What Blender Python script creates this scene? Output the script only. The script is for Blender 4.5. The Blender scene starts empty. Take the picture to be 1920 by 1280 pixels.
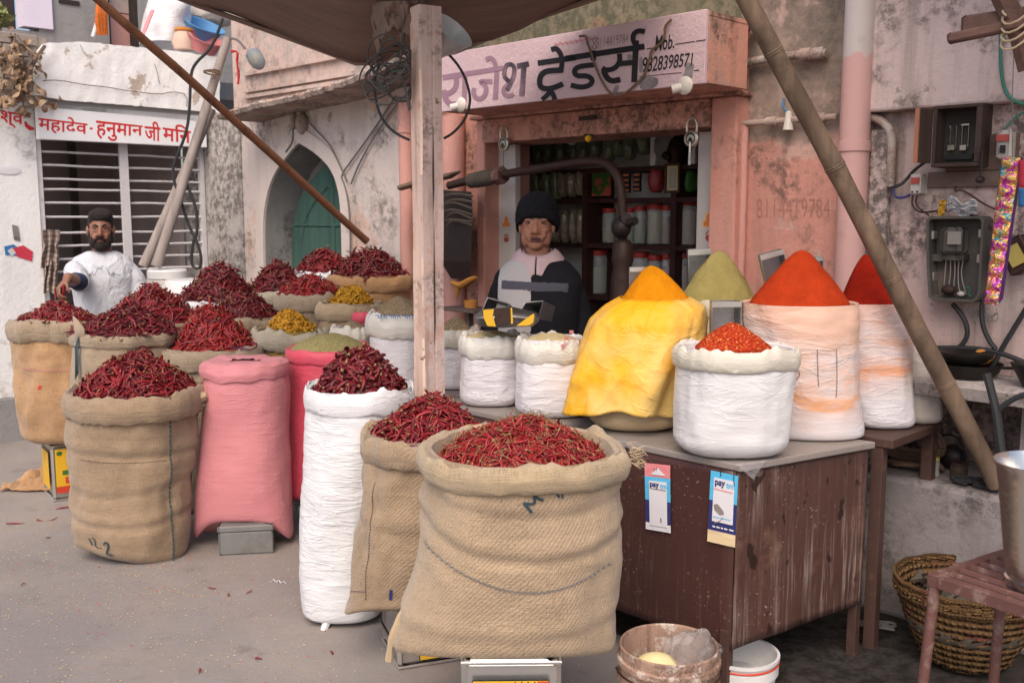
import bpy, bmesh, math, random
import numpy as np
from mathutils import Vector, Matrix, noise
R = math.radians
random.seed(7); rng = np.random.default_rng(7)
scn = bpy.context.scene; COL = scn.collection
# -- camera
F_PX, H_CAM, PITCH = 1850.0, 1.5, math.atan(240/1850)
cam_d = bpy.data.cameras.new('camera'); cam = bpy.data.objects.new('camera', cam_d); COL.objects.link(cam)
cam_d.sensor_width = 36; cam_d.lens = 36*F_PX/1920; cam_d.clip_start = .05; cam_d.clip_end = 500
cam.location = (0, 0, H_CAM); cam.rotation_euler = (math.pi/2 - PITCH, 0, 0)
cam_d.dof.use_dof = True; cam_d.dof.focus_distance = 3.2; cam_d.dof.aperture_fstop = 7.1
scn.camera = cam
# -- sky, sun, exposure
SUN_EL, SUN_AZ = 50, -170           # azimuth measured from +Y towards +X
world = bpy.data.worlds.new('World'); scn.world = world; world.use_nodes = True
wn = world.node_tree; wn.nodes.clear()
sky = wn.nodes.new('ShaderNodeTexSky'); sky.sky_type = 'NISHITA'; sky.sun_disc = False
sky.sun_elevation = R(SUN_EL); sky.sun_rotation = R(SUN_AZ); sky.dust_density = 4.0; sky.air_density = 1.0; sky.ozone_density = 1.0
bg = wn.nodes.new('ShaderNodeBackground'); bg.inputs['Strength'].default_value = .15
wo = wn.nodes.new('ShaderNodeOutputWorld')
wn.links.new(sky.outputs[0], bg.inputs[0]); wn.links.new(bg.outputs[0], wo.inputs[0])
sun_d = bpy.data.lights.new('sun', 'SUN'); sun = bpy.data.objects.new('sun', sun_d); COL.objects.link(sun)
sun_d.energy = 1.5; sun_d.angle = R(50); sun_d.color = (1.0, .86, .70)
_sd = Vector((math.sin(R(SUN_AZ))*math.cos(R(SUN_EL)), math.cos(R(SUN_AZ))*math.cos(R(SUN_EL)), math.sin(R(SUN_EL))))
sun.rotation_euler = _sd.to_track_quat('Z', 'Y').to_euler()
vs = scn.view_settings; vs.view_transform = 'Standard'; vs.look = 'None'; vs.exposure = 0.5; vs.gamma = 1; vs.use_curve_mapping = False
scn.cycles.max_bounces = 8; scn.cycles.diffuse_bounces = 4; scn.cycles.transparent_max_bounces = 8
scn.cycles.use_denoising = True
# -- pixel (1920x1280 photo) -> place in the street
_cp, _sp = math.cos(PITCH), math.sin(PITCH)
CAM = Vector((0, 0, H_CAM))
def ray(px, py):
 a, b = (px-960)/F_PX, (640-py)/F_PX
 return Vector((a, _cp + b*_sp, -_sp + b*_cp))
P0 = Vector((0, 5.2, 0)); S2 = math.sqrt(.5)
U = Vector((S2, -S2, 0)); N = Vector((-S2, -S2, 0)); Z = Vector((0, 0, 1))
def W(u, n, z): return P0 + U*u + N*n + Z*z              # shop-front coordinates: along the wall, out of it, up
def D(px, py, d):                                        # at distance d in front of the camera
 r = ray(px, py); return CAM + r*(d/r.y)
def G(px, py, z=0.0):                                    # on a level surface
 r = ray(px, py); return CAM + r*((z-H_CAM)/r.z)
def V(px, py, n=0.0):                                    # on a plane parallel to the shop front -> (u, z)
 r = ray(px, py); o = CAM - P0; t = (n - o.dot(N))/r.dot(N); p = o + r*t
 return p.dot(U), p.z + P0.z
def T(px, py, u):                                        # on a plane parallel to the temple front -> (n, z)
 r = ray(px, py); o = CAM - P0; t = (u - o.dot(U))/r.dot(U); p = o + r*t
 return p.dot(N), p.z + P0.z
def VW(px, py, n=0.0):
 u, z = V(px, py, n); return W(u, n, z)
def TW(px, py, u):
 n, z = T(px, py, u); return W(u, n, z)
# -- scene bookkeeping
def put(o):
 COL.objects.link(o); return o
def tag(o, label=None, cat=None, group=None, kind=None):
 if label: o['label'] = label
 if cat: o['category'] = cat
 if group: o['group'] = group
 if kind: o['kind'] = kind
 return o
def thing(name, label, cat, loc=(0, 0, 0), group=None, kind=None):
 o = put(bpy.data.objects.new(name, None)); o.location = Vector(loc); o.empty_display_size = .05
 return tag(o, label, cat, group, kind)
def wloc(o):
 l = Vector((0, 0, 0))
 while o is not None: l += o.location; o = o.parent
 return l
def copy_tree(o, parent=None):
 c = o.copy(); COL.objects.link(c); c.parent = parent
 for ch in list(o.children): copy_tree(ch, c)
 return c
class MB:
 """collects geometry in street coordinates; build() links it as ONE mesh object"""
 def __init__(s): s.v = []; s.f = []; s.m = []; s.uv = {}
 def add(s, vs, fs, m=0, uvs=None):
  b = len(s.v); s.v.extend([tuple(x) for x in vs])
  for f in fs: s.f.append(tuple(i+b for i in f)); s.m.append(m)
  if uvs:
   for i, q in enumerate(uvs): s.uv[b+i] = q
  return s
 def hexa(s, p, m=0):                                  # 8 corners: bottom ring, top ring
  return s.add(p, [(3, 2, 1, 0), (4, 5, 6, 7), (0, 1, 5, 4), (1, 2, 6, 5), (2, 3, 7, 6), (3, 0, 4, 7)], m)
 def box(s, c, sz, ax=None, m=0, bev=0.0):
  c = Vector(c); X, Y, Zz = ax or (Vector((1, 0, 0)), Vector((0, 1, 0)), Vector((0, 0, 1)))
  a, b, h = sz[0]/2, sz[1]/2, sz[2]/2
  if bev <= 0:
   return s.hexa([c+X*i*a+Y*j*b+Zz*k*h for k in (-1, 1) for i, j in ((-1, -1), (1, -1), (1, 1), (-1, 1))], m)
  rings = []
  for k, e in ((-1, bev), (-1, 0), (1, 0), (1, bev)):
   zz = k*h - (k*bev if e == 0 else 0)
   ring = []
   for i, j in ((-1, -1), (1, -1), (1, 1), (-1, 1)):
    aa, bb = a-e, b-e
    q1 = c+X*i*aa+Y*j*(bb-bev)+Zz*zz; q2 = c+X*i*(aa-bev)+Y*j*bb+Zz*zz
    ring += [q1, q2] if i*j < 0 else [q2, q1]
   rings.append(ring)
  return s.rings(rings, m, cap=True)
 def wbox(s, u0, u1, n0, n1, z0, z1, m=0):             # box in shop-front coordinates
  return s.hexa([W(u, n, z) for z in (z0, z1) for u, n in ((u0, n1), (u1, n1), (u1, n0), (u0, n0))], m)
 def rings(s, rs, m=0, cap=False, closed=True, loop=False):
  n = len(rs[0]); vs = [p for r in rs for p in r]; fs = []
  last = len(rs) if loop else len(rs)-1
  for a in range(last):
   b = (a+1) % len(rs)
   for i in range(n if closed else n-1):
    j = (i+1) % n
    fs.append((a*n+i, a*n+j, b*n+j, b*n+i))
  if cap:
   fs.append(tuple(reversed(range(n)))); fs.append(tuple((len(rs)-1)*n+i for i in range(n)))
  return s.add(vs, fs, m)
 def tube(s, path, r, seg=10, m=0, cap=True, flat=1.0, loop=False):
  path = [Vector(p) for p in path]; n = len(path)
  rad = r if hasattr(r, '__len__') else [r]*n
  if len(rad) != n: rad = [float(np.interp(i/(n-1), [k/(len(rad)-1) for k in range(len(rad))], rad)) for i in range(n)]
  rs = []; ref = None
  for i in range(n):
   if loop: t = path[(i+1) % n]-path[i-1]
   else: t = path[min(i+1, n-1)]-path[max(i-1, 0)]
   if t.length < 1e-9: t = Vector((0, 0, 1))
   t.normalize()
   if ref is None:
    ref = Vector((0, 0, 1)) if abs(t.z) < .9 else Vector((1, 0, 0))
   a = ref - t*ref.dot(t)
   if a.length < 1e-6: a = t.orthogonal()
   a.normalize(); b = t.cross(a); ref = a
   rs.append([path[i]+a*(math.cos(k*2*math.pi/seg)*rad[i]*flat)+b*(math.sin(k*2*math.pi/seg)*rad[i]) for k in range(seg)])
  return s.rings(rs, m, cap=cap and not loop, loop=loop)
 def lathe(s, prof, c=(0, 0, 0), seg=32, m=0, ax=None, cap=False):
  c = Vector(c); X, Y, Zz = ax or (Vector((1, 0, 0)), Vector((0, 1, 0)), Vector((0, 0, 1)))
  return s.rings([[c+X*(r*math.cos(k*2*math.pi/seg))+Y*(r*math.sin(k*2*math.pi/seg))+Zz*z for k in range(seg)] for r, z in prof], m, cap=cap)
 def ell(s, c, r, seg=16, rg=10, ax=None, m=0):
  c = Vector(c); X, Y, Zz = ax or (Vector((1, 0, 0)), Vector((0, 1, 0)), Vector((0, 0, 1)))
  rs = []
  for j in range(rg+1):
   a = -math.pi/2 + math.pi*j/rg; ca = max(math.cos(a), 1e-3)
   rs.append([c+X*(r[0]*ca*math.cos(k*2*math.pi/seg))+Y*(r[1]*ca*math.sin(k*2*math.pi/seg))+Zz*(r[2]*math.sin(a)) for k in range(seg)])
  return s.rings(rs, m, cap=True)
 def grid(s, fn, nu, nv, m=0, uv=None):
  vs = [fn(i/nu, j/nv) for j in range(nv+1) for i in range(nu+1)]
  fs = [(j*(nu+1)+i, j*(nu+1)+i+1, (j+1)*(nu+1)+i+1, (j+1)*(nu+1)+i) for j in range(nv) for i in range(nu)]
  uvs = [uv(i/nu, j/nv) for j in range(nv+1) for i in range(nu+1)] if uv else None
  return s.add(vs, fs, m, uvs)
 def prism(s, pts, off, m=0):                          # polygon pushed along off
  off = Vector(off); n = len(pts); pts = [Vector(p) for p in pts]
  vs = pts + [p+off for p in pts]
  fs = [tuple(range(n)), tuple(reversed(range(n, 2*n)))] + [(i, i+n, (i+1) % n+n, (i+1) % n) for i in range(n)]
  return s.add(vs, fs, m)
 def stroke(s, pts, w, fn, m=0):                       # flat brush stroke in a plane, fn maps 2D to the surface
  n = len(pts); L = []; Rr = []
  ws = w if hasattr(w, '__len__') else [w]*n
  for i in range(n):
   x0, y0 = pts[max(i-1, 0)]; x1, y1 = pts[min(i+1, n-1)]
   dx, dy = x1-x0, y1-y0; l = math.hypot(dx, dy) or 1; dx /= l; dy /= l
   L.append((pts[i][0]-dy*ws[i]/2, pts[i][1]+dx*ws[i]/2)); Rr.append((pts[i][0]+dy*ws[i]/2, pts[i][1]-dx*ws[i]/2))
  vs = [fn(*p) for p in L] + [fn(*p) for p in Rr]
  return s.add(vs, [(i, i+1, n+i+1, n+i) for i in range(n-1)], m)
 def build(s, name, mats, parent=None, smooth=True, label=None, sub=0, thick=0, bevel=0, normals=True, loc=None):
  o = parent; off = wloc(parent) if parent is not None else Vector(loc or (0, 0, 0))
  me = bpy.data.meshes.new(name)
  me.from_pydata([(x-off.x, y-off.y, z-off.z) for x, y, z in s.v], [], s.f)
  mats = mats if isinstance(mats, (list, tuple)) else [mats]
  for q in mats: me.materials.append(q)
  me.polygons.foreach_set('material_index', s.m)
  me.polygons.foreach_set('use_smooth', [smooth]*len(s.f))
  if s.uv:
   l = me.uv_layers.new(name='uv'); vi = [0]*len(me.loops); me.loops.foreach_get('vertex_index', vi)
   l.data.foreach_set('uv', [c for i in vi for c in s.uv.get(i, (0, 0))])
  if normals:
   bm = bmesh.new(); bm.from_mesh(me); bmesh.ops.recalc_face_normals(bm, faces=bm.faces); bm.to_mesh(me); bm.free()
  me.update()
  ob = put(bpy.data.objects.new(name, me)); ob.parent = parent
  if parent is None: ob.location = off
  if thick:
   q = ob.modifiers.new('thick', 'SOLIDIFY'); q.thickness = thick; q.offset = 0
  if bevel:
   q = ob.modifiers.new('bevel', 'BEVEL'); q.width = bevel; q.segments = 2; q.limit_method = 'ANGLE'; q.angle_limit = R(40)
  if sub:
   q = ob.modifiers.new('sub', 'SUBSURF'); q.levels = sub; q.render_levels = sub
  if smooth and not sub:
   try: me.set_sharp_from_angle(angle=R(38))
   except Exception: pass
  if label: ob['label'] = label
  return ob
def chaikin(pts, it=2, closed=False):
 pts = [Vector(p) for p in pts]
 for _ in range(it):
  q = [] if closed else [pts[0]]
  for i in range(len(pts) if closed else len(pts)-1):
   a, b = pts[i], pts[(i+1) % len(pts)]
   q += [a*.75+b*.25, a*.25+b*.75]
  if not closed: q.append(pts[-1])
  pts = q
 return pts
def curve2(pts, it=2): return [(p.x, p.y) for p in chaikin([(x, y, 0) for x, y in pts], it)]
def lerp(a, b, t): return a+(b-a)*t
def interp(xs, ys, x):
 return float(np.interp(x, xs, ys))
def nz(x, y=0, z=0, s=1.0): return noise.noise(Vector((x*s, y*s, z*s)))
def text_shape(txt, bold=0.0, shear=0.0, space=1.0):
 c = bpy.data.curves.new('lettering', 'FONT'); c.body = txt; c.offset = bold; c.shear = shear; c.space_character = space
 c.resolution_u = 4
 o = bpy.data.objects.new('lettering', c); COL.objects.link(o)
 dg = bpy.context.evaluated_depsgraph_get(); ev = o.evaluated_get(dg); me = ev.to_mesh()
 vs = [(v.co.x, v.co.y) for v in me.vertices]; fs = [tuple(p.vertices) for p in me.polygons]
 ev.to_mesh_clear(); bpy.data.objects.remove(o); bpy.data.curves.remove(c)
 if vs:
  x0 = min(v[0] for v in vs); x1 = max(v[0] for v in vs); y0 = min(v[1] for v in vs); y1 = max(v[1] for v in vs)
 else: x0 = x1 = y0 = y1 = 0
 return vs, fs, (x0, x1, y0, y1)
def add_text(mb, txt, fn, box, m=0, bold=0.0, shear=0.0, space=1.0):
 """fit txt into box (x0,x1,y0,y1) of a 2D frame that fn maps onto the surface"""
 vs, fs, b = text_shape(txt, bold, shear, space)
 if not vs: return
 X0, X1, Y0, Y1 = box
 mb.add([fn(X0+(x-b[0])/(b[1]-b[0])*(X1-X0), Y0+(y-b[2])/(b[3]-b[2])*(Y1-Y0)) for x, y in vs], fs, m)
# -- materials
class NT:
 def __init__(s, name, rough=.7, spec=.3, metal=0.0):
  s.mat = bpy.data.materials.new(name); s.mat.use_nodes = True; s.t = s.mat.node_tree; s.t.nodes.clear()
  s.b = s.t.nodes.new('ShaderNodeBsdfPrincipled'); o = s.t.nodes.new('ShaderNodeOutputMaterial')
  s.t.links.new(s.b.outputs[0], o.inputs[0])
  s.set('Roughness', rough); s.set('Specular IOR Level', spec); s.set('Metallic', metal)
  s.tc = s.t.nodes.new('ShaderNodeTexCoord')
 def set(s, k, v):
  i = s.b.inputs[k]
  if hasattr(v, 'is_linked') or isinstance(v, bpy.types.NodeSocket): s.t.links.new(v, i)
  elif isinstance(v, (tuple, list)) and len(v) == 3 and i.type == 'RGBA': i.default_value = (*v, 1)
  else: i.default_value = v
  return s
 def _in(s, n, k, v):
  if v is None: return
  i = n.inputs[k]
  if isinstance(v, bpy.types.NodeSocket): s.t.links.new(v, i)
  elif isinstance(v, (tuple, list)) and len(v) == 3 and i.type == 'RGBA': i.default_value = (*v, 1)
  else: i.default_value = v
 def obj(s): return s.tc.outputs['Object']
 def uv(s): return s.tc.outputs['UV']
 def map(s, vec, scale=(1, 1, 1), rot=(0, 0, 0), loc=(0, 0, 0)):
  n = s.t.nodes.new('ShaderNodeMapping'); s._in(n, 'Vector', vec); n.inputs['Scale'].default_value = scale
  n.inputs['Rotation'].default_value = rot; n.inputs['Location'].default_value = loc; return n.outputs[0]
 def noise(s, scale, vec=None, detail=4, rough=.55, dist=0.0):
  n = s.t.nodes.new('ShaderNodeTexNoise'); s._in(n, 'Vector', vec or s.obj()); n.inputs['Scale'].default_value = scale
  n.inputs['Detail'].default_value = detail; n.inputs['Roughness'].default_value = rough; n.inputs['Distortion'].default_value = dist
  return n.outputs['Fac']
 def vor(s, scale, vec=None, feat='F1', out='Distance'):
  n = s.t.nodes.new('ShaderNodeTexVoronoi'); n.feature = feat; s._in(n, 'Vector', vec or s.obj()); n.inputs['Scale'].default_value = scale
  return n.outputs[out]
 def wave(s, scale, vec=None, dist=0.0, dirn='X', detail=2, dscale=1.0, prof='SIN'):
  n = s.t.nodes.new('ShaderNodeTexWave'); n.bands_direction = dirn; n.wave_profile = prof; s._in(n, 'Vector', vec or s.obj())
  n.inputs['Scale'].default_value = scale; n.inputs['Distortion'].default_value = dist; n.inputs['Detail'].default_value = detail
  n.inputs['Detail Scale'].default_value = dscale; return n.outputs['Fac']
 def ramp(s, fac, stops):
  n = s.t.nodes.new('ShaderNodeValToRGB'); s._in(n, 'Fac', fac); e = n.color_ramp.elements
  while len(e) < len(stops): e.new(.5)
  for i, (p, c) in enumerate(stops):
   e[i].position = p; e[i].color = (c, c, c, 1) if not hasattr(c, '__len__') else (*c, 1)
  return n.outputs[0]
 def mix(s, fac, a, b, mode='MIX'):
  n = s.t.nodes.new('ShaderNodeMix'); n.data_type = 'RGBA'; n.blend_type = mode
  s._in(n, 0, fac); s._in(n, 6, a if not (isinstance(a, (tuple, list)) and len(a) == 3) else (*a, 1)); s._in(n, 7, b if not (isinstance(b, (tuple, list)) and len(b) == 3) else (*b, 1))
  return n.outputs[2]
 def math(s, op, a, b=0.0, c=None):
  n = s.t.nodes.new('ShaderNodeMath'); n.operation = op; s._in(n, 0, a); s._in(n, 1, b)
  if c is not None: s._in(n, 2, c)
  return n.outputs[0]
 def sep(s, vec):
  n = s.t.nodes.new('ShaderNodeSeparateXYZ'); s._in(n, 0, vec); return n.outputs
 def bump(s, h, strength=.4, dist=.01):
  n = s.t.nodes.new('ShaderNodeBump'); s._in(n, 'Height', h); n.inputs['Strength'].default_value = strength; n.inputs['Distance'].default_value = dist
  s.t.links.new(n.outputs[0], s.b.inputs['Normal']); return s
 def island(s):
  n = s.t.nodes.new('ShaderNodeNewGeometry'); return n.outputs['Random Per Island']
 def objrand(s):
  n = s.t.nodes.new('ShaderNodeObjectInfo'); return n.outputs['Random']
def plain(name, col, rough=.6, var=.25, scale=18, metal=0.0, spec=.3, bump=.15, dirt=None, dirt_amt=.45):
 m = NT(name, rough, spec, metal)
 n1 = m.noise(scale, detail=5); c = m.mix(n1, tuple(x*(1-var) for x in col), tuple(min(1, x*(1+var)) for x in col))
 if dirt:
  d = m.ramp(m.noise(scale*.35, detail=6, rough=.7), [(dirt_amt, 0), (min(1, dirt_amt+.22), 1)])
  c = m.mix(d, c, dirt)
 m.set('Base Color', c)
 if bump: m.bump(m.noise(scale*4, detail=3), bump, .004)
 return m.mat
def plaster(name, base, dirt=(.10, .09, .08), amt=.55, second=None, sec_amt=.55, streak=.5, scale=1.0, under=None, split=None):
 """old lime wash: flaked second coat, mould patches, water streaks, speckle"""
 m = NT(name, .9, .15)
 big = m.noise(1.3*scale, detail=6, rough=.65)
 c = m.mix(big, tuple(x*.84 for x in base), tuple(min(1, x*1.12) for x in base))
 if second:
  k = m.ramp(m.noise(2.4*scale, m.map(m.obj(), loc=(3, 7, 1)), detail=8, rough=.68), [(sec_amt, 0), (sec_amt+.05, 1)])
  c = m.mix(k, c, second)
 if under:
  k = m.ramp(m.noise(3.6*scale, m.map(m.obj(), loc=(13, 2, 5)), detail=9, rough=.7), [(.62, 0), (.65, 1)])
  c = m.mix(k, c, under)
 extra = None
 if split:
  zz = m.math('ADD', m.sep(m.obj())[2], m.math('MULTIPLY', m.math('SUBTRACT', m.noise(3.0, detail=8, rough=.68), .5), .42))
  extra = m.ramp(m.math('SUBTRACT', zz, split[0]), [(0, 0), (.035, 1)])
  c = m.mix(extra, c, m.mix(big, tuple(x*.7 for x in split[1]), tuple(x*1.25 for x in split[1])))
 if extra is not None:
  mo2 = m.math('MULTIPLY', m.ramp(m.noise(2.6, m.map(m.obj(), loc=(2, 8, 3)), detail=9, rough=.72), [(.42, 0), (.60, 1)]), extra)
  c = m.mix(m.math('MULTIPLY', mo2, .85), c, (.085, .078, .062))
  pk = m.math('MULTIPLY', m.ramp(m.noise(3.4, m.map(m.obj(), loc=(6, 6, 9)), detail=8, rough=.7), [(.55, 0), (.62, .8)]), extra)
  c = m.mix(pk, c, (.52, .36, .31))
 mould = m.math('MULTIPLY', m.ramp(m.noise(1.7*scale, m.map(m.obj(), loc=(9, 1, 4)), detail=7, rough=.7), [(amt-.03, 0), (amt+.07, 1)]),
                   m.ramp(m.noise(19*scale, detail=9, rough=.75), [(.43, 0), (.56, 1)]))
 c = m.mix(m.math('MULTIPLY', mould, .78), c, dirt)
 st = m.ramp(m.noise(1.0, m.map(m.obj(), scale=(9*scale, 9*scale, .7*scale)), detail=6, rough=.6), [(.5, 0), (.78, 1)])
 c = m.mix(m.math('MULTIPLY', st, streak), c, tuple(x*1.3 for x in dirt))
 sp = m.ramp(m.vor(46*scale), [(.0, 1), (.16, 0)])
 sp = m.math('MULTIPLY', sp, m.ramp(m.noise(5*scale, detail=3), [(.52, 0), (.66, 1)]))
 c = m.mix(sp, c, tuple(x*.7 for x in dirt))
 m.set('Base Color', c)
 h = m.math('ADD', m.noise(30*scale, detail=8, rough=.7), m.math('MULTIPLY', big, 1.5))
 m.bump(h, .5, .012)
 return m.mat
def burlap(name, base, pitch=150, dirt=(.10, .055, .03), stain=.62, tint=None, diag=True):
 m = NT(name, .95, .08)
 uv = m.uv()
 big = m.noise(5, m.map(uv, loc=(2.3, 1.1, 0)), detail=6, rough=.65)
 c = m.mix(m.ramp(big, [(.32, 0), (.68, 1)]), tuple(x*.66 for x in base), tuple(min(1, x*1.24) for x in base))
 hs = m.noise(1.0, m.map(uv, scale=(4, 34, 1), loc=(1, 3, 0)), detail=6, rough=.7)
 c = m.mix(m.ramp(hs, [(.36, .5), (.55, 0)]), c, tuple(x*.55 for x in base))
 if diag:
  tw = m.wave(pitch*.20, m.map(uv, rot=(0, 0, R(38))), dist=1.3, detail=2, dscale=3)
 else:
  tw = m.math('MULTIPLY', m.wave(pitch*.36, m.map(uv), dist=1.5, dscale=2), m.wave(pitch*.36, m.map(uv), dist=1.5, dirn='Y', dscale=2))
 thread = m.noise(1.0, m.map(uv, scale=(25, 320, 1)), detail=3)
 thread2 = m.noise(1.0, m.map(uv, scale=(320, 25, 1)), detail=3)
 th = m.math('ADD', thread, thread2)
 c = m.mix(m.math('MULTIPLY', tw, .30), c, tuple(x*.55 for x in base))
 c = m.mix(m.ramp(th, [(.78, 0), (1.25, .5)]), c, tuple(min(1, x*1.35) for x in base))
 d = m.ramp(m.noise(3.1, m.map(uv, loc=(5, 5, 0)), detail=7, rough=.7), [(stain, 0), (stain+.2, .8)])
 c = m.mix(d, c, dirt)
 if tint:
  d2 = m.ramp(m.noise(2.2, m.map(uv, loc=(8, 1, 0)), detail=5, rough=.6), [(.5, 0), (.7, .7)])
  c = m.mix(d2, c, tint)
 fleck = m.ramp(m.vor(60, uv), [(.03, 1), (.07, 0)])
 c = m.mix(m.math('MULTIPLY', fleck, .6), c, (.06, .02, .012))
 m.set('Base Color', c)
 m.bump(m.math('ADD', m.math('MULTIPLY', tw, .42), m.math('ADD', th, m.math('MULTIPLY', m.noise(9, uv, detail=6, rough=.65), 5.0))), .5, .005)
 m.set('Sheen Weight', .25)
 return m.mat
def plasticbag(name, base, stain=None, z0=None, soft=.05, pat=None, wr=1.0, dirt=(.42, .36, .28), dirt_amt=.66, mesh=0.0, speck=.0):
 """woven plastic: fine horizontal crinkles, slight sheen; stain colours the cloth above height z0 (uv.y, metres)"""
 m = NT(name, .48, .35)
 uv = m.uv()
 big = m.noise(4, uv, detail=5, rough=.6)
 c = m.mix(big, tuple(x*.93 for x in base), tuple(min(1, x*1.05) for x in base))
 if stain:
  n = m.noise(1.0, m.map(uv, scale=(5, 16, 1), rot=(0, 0, .35)), detail=6, rough=.65)
  k = m.math('ADD', m.math('SUBTRACT', m.sep(uv)[1], z0), m.math('MULTIPLY', m.math('SUBTRACT', n, .5), .16))
  slope = m.math('MULTIPLY', m.math('SUBTRACT', m.noise(1.1, m.map(uv, scale=(1.6, .2, 1)), detail=1), .5), .5)
  k = m.math('ADD', k, slope)
  edge = m.ramp(m.math('ABSOLUTE', k), [(0, .85), (.03, .25), (.12, 0)])
  fill = m.math('MULTIPLY', m.ramp(k, [(0, 0), (.02, 1)]), m.ramp(m.noise(1.0, m.map(uv, scale=(6, 13, 1), rot=(0, 0, -.3)), detail=7, rough=.7), [(.38, .05), (.76, .85)]))
  top = m.ramp(k, [(.10, 0), (.22, .55)])
  c = m.mix(m.math('MAXIMUM', m.math('MAXIMUM', edge, fill), top), c, stain)
 d = m.ramp(m.noise(2.7, m.map(uv, loc=(4, 2, 0)), detail=7, rough=.7), [(dirt_amt, 0), (dirt_amt+.25, .7)])
 c = m.mix(d, c, dirt)
 if pat:
  p = m.ramp(m.vor(9, m.map(uv, scale=(1, 1, 1))), [(.12, 1), (.2, 0)])
  p = m.math('MULTIPLY', p, m.ramp(m.noise(6, uv), [(.45, 0), (.55, .7)]))
  c = m.mix(p, c, pat)
 if speck:
  sp = m.ramp(m.vor(50, uv), [(.05, 1), (.1, 0)]); c = m.mix(m.math('MULTIPLY', sp, speck), c, (.35, .2, .12))
 m.set('Base Color', c)
 def ridge(sc, rot, loc, w, dist):
  return m.ramp(m.math('ABSOLUTE', m.math('SUBTRACT', m.noise(1.0, m.map(uv, scale=sc, rot=(0, 0, rot), loc=loc), detail=3, rough=.5, dist=dist), .5)), [(0, 1), (w*.4, .3), (w, 0)])
 mask = m.ramp(m.noise(3.2, m.map(uv, loc=(7, 7, 0)), detail=3), [(.36, .15), (.62, 1)])
 r1 = ridge((5, 17, 1), .12, (0, 0, 0), .09, 1.2); r2 = ridge((9, 38, 1), -.10, (3, 5, 0), .11, 1.0); r3 = ridge((13, 16, 1), .8, (8, 2, 0), .06, 1.0)
 h = m.math('ADD', m.math('MULTIPLY', m.math('ADD', m.math('MULTIPLY', r1, 1.3), m.math('ADD', m.math('MULTIPLY', r2, .8), m.math('MULTIPLY', r3, .35))), m.math('MULTIPLY', mask, wr)), m.math('MULTIPLY', m.noise(1.0, m.map(uv, scale=(14, 30, 1)), detail=6, rough=.65), 1.1))
 h = m.math('ADD', h, m.math('MULTIPLY', m.math('ADD', m.wave(55, uv), m.wave(55, uv, dirn='Y')), .05))
 if mesh:
  g = m.math('MAXIMUM', m.wave(12, uv), m.wave(12, uv, dirn='Y')); h = m.math('ADD', h, m.math('MULTIPLY', g, mesh))
 m.bump(h, .42, .0038)
 m.set('Sheen Weight', .1)
 return m.mat
def powder(name, base, grain=260, dark=.75, speck=None, rough=.95):
 m = NT(name, rough, .1)
 c = m.mix(m.ramp(m.noise(13, detail=8, rough=.75), [(.3, 0), (.7, 1)]), tuple(x*dark*.9 for x in base), tuple(min(1, x*1.12) for x in base))
 if speck:
  c = m.mix(m.ramp(m.vor(grain, out='Color'), [(.45, 0), (.8, 1)]), c, speck)
 m.set('Base Color', c)
 m.bump(m.math('ADD', m.noise(grain*.5, detail=6, rough=.75), m.math('MULTIPLY', m.noise(18, detail=6, rough=.65), 2.0)), .8, .011)
 return m.mat
def chilli_mat(name, cols, rough=.38):
 m = NT(name, rough, .45)
 k = m.island()
 c = m.ramp(k, [(i/(len(cols)-1), q) for i, q in enumerate(cols)])
 c = m.mix(m.math('MULTIPLY', m.noise(60, detail=3), .6), c, tuple(x*.5 for x in cols[0]))
 m.set('Base Color', c); m.bump(m.noise(140, detail=4, rough=.6), .45, .004)
 return m.mat
def wood(name, base, dark, axis='Z', scale=1.0, dirt=.5, rough=.8):
 m = NT(name, rough, .2)
 sc = {'Z': (14*scale, 14*scale, 1.0*scale), 'X': (1.0*scale, 14*scale, 14*scale)}[axis]
 g = m.noise(1.5, m.map(m.obj(), scale=sc), detail=7, rough=.65, dist=.5)
 c = m.mix(m.ramp(g, [(.3, 0), (.7, 1)]), dark, base)
 c = m.mix(m.ramp(m.noise(4, detail=7, rough=.7), [(dirt, 0), (dirt+.2, .8)]), c, tuple(x*.4 for x in dark))
 m.set('Base Color', c); m.bump(g, .5, .006); return m.mat
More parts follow.
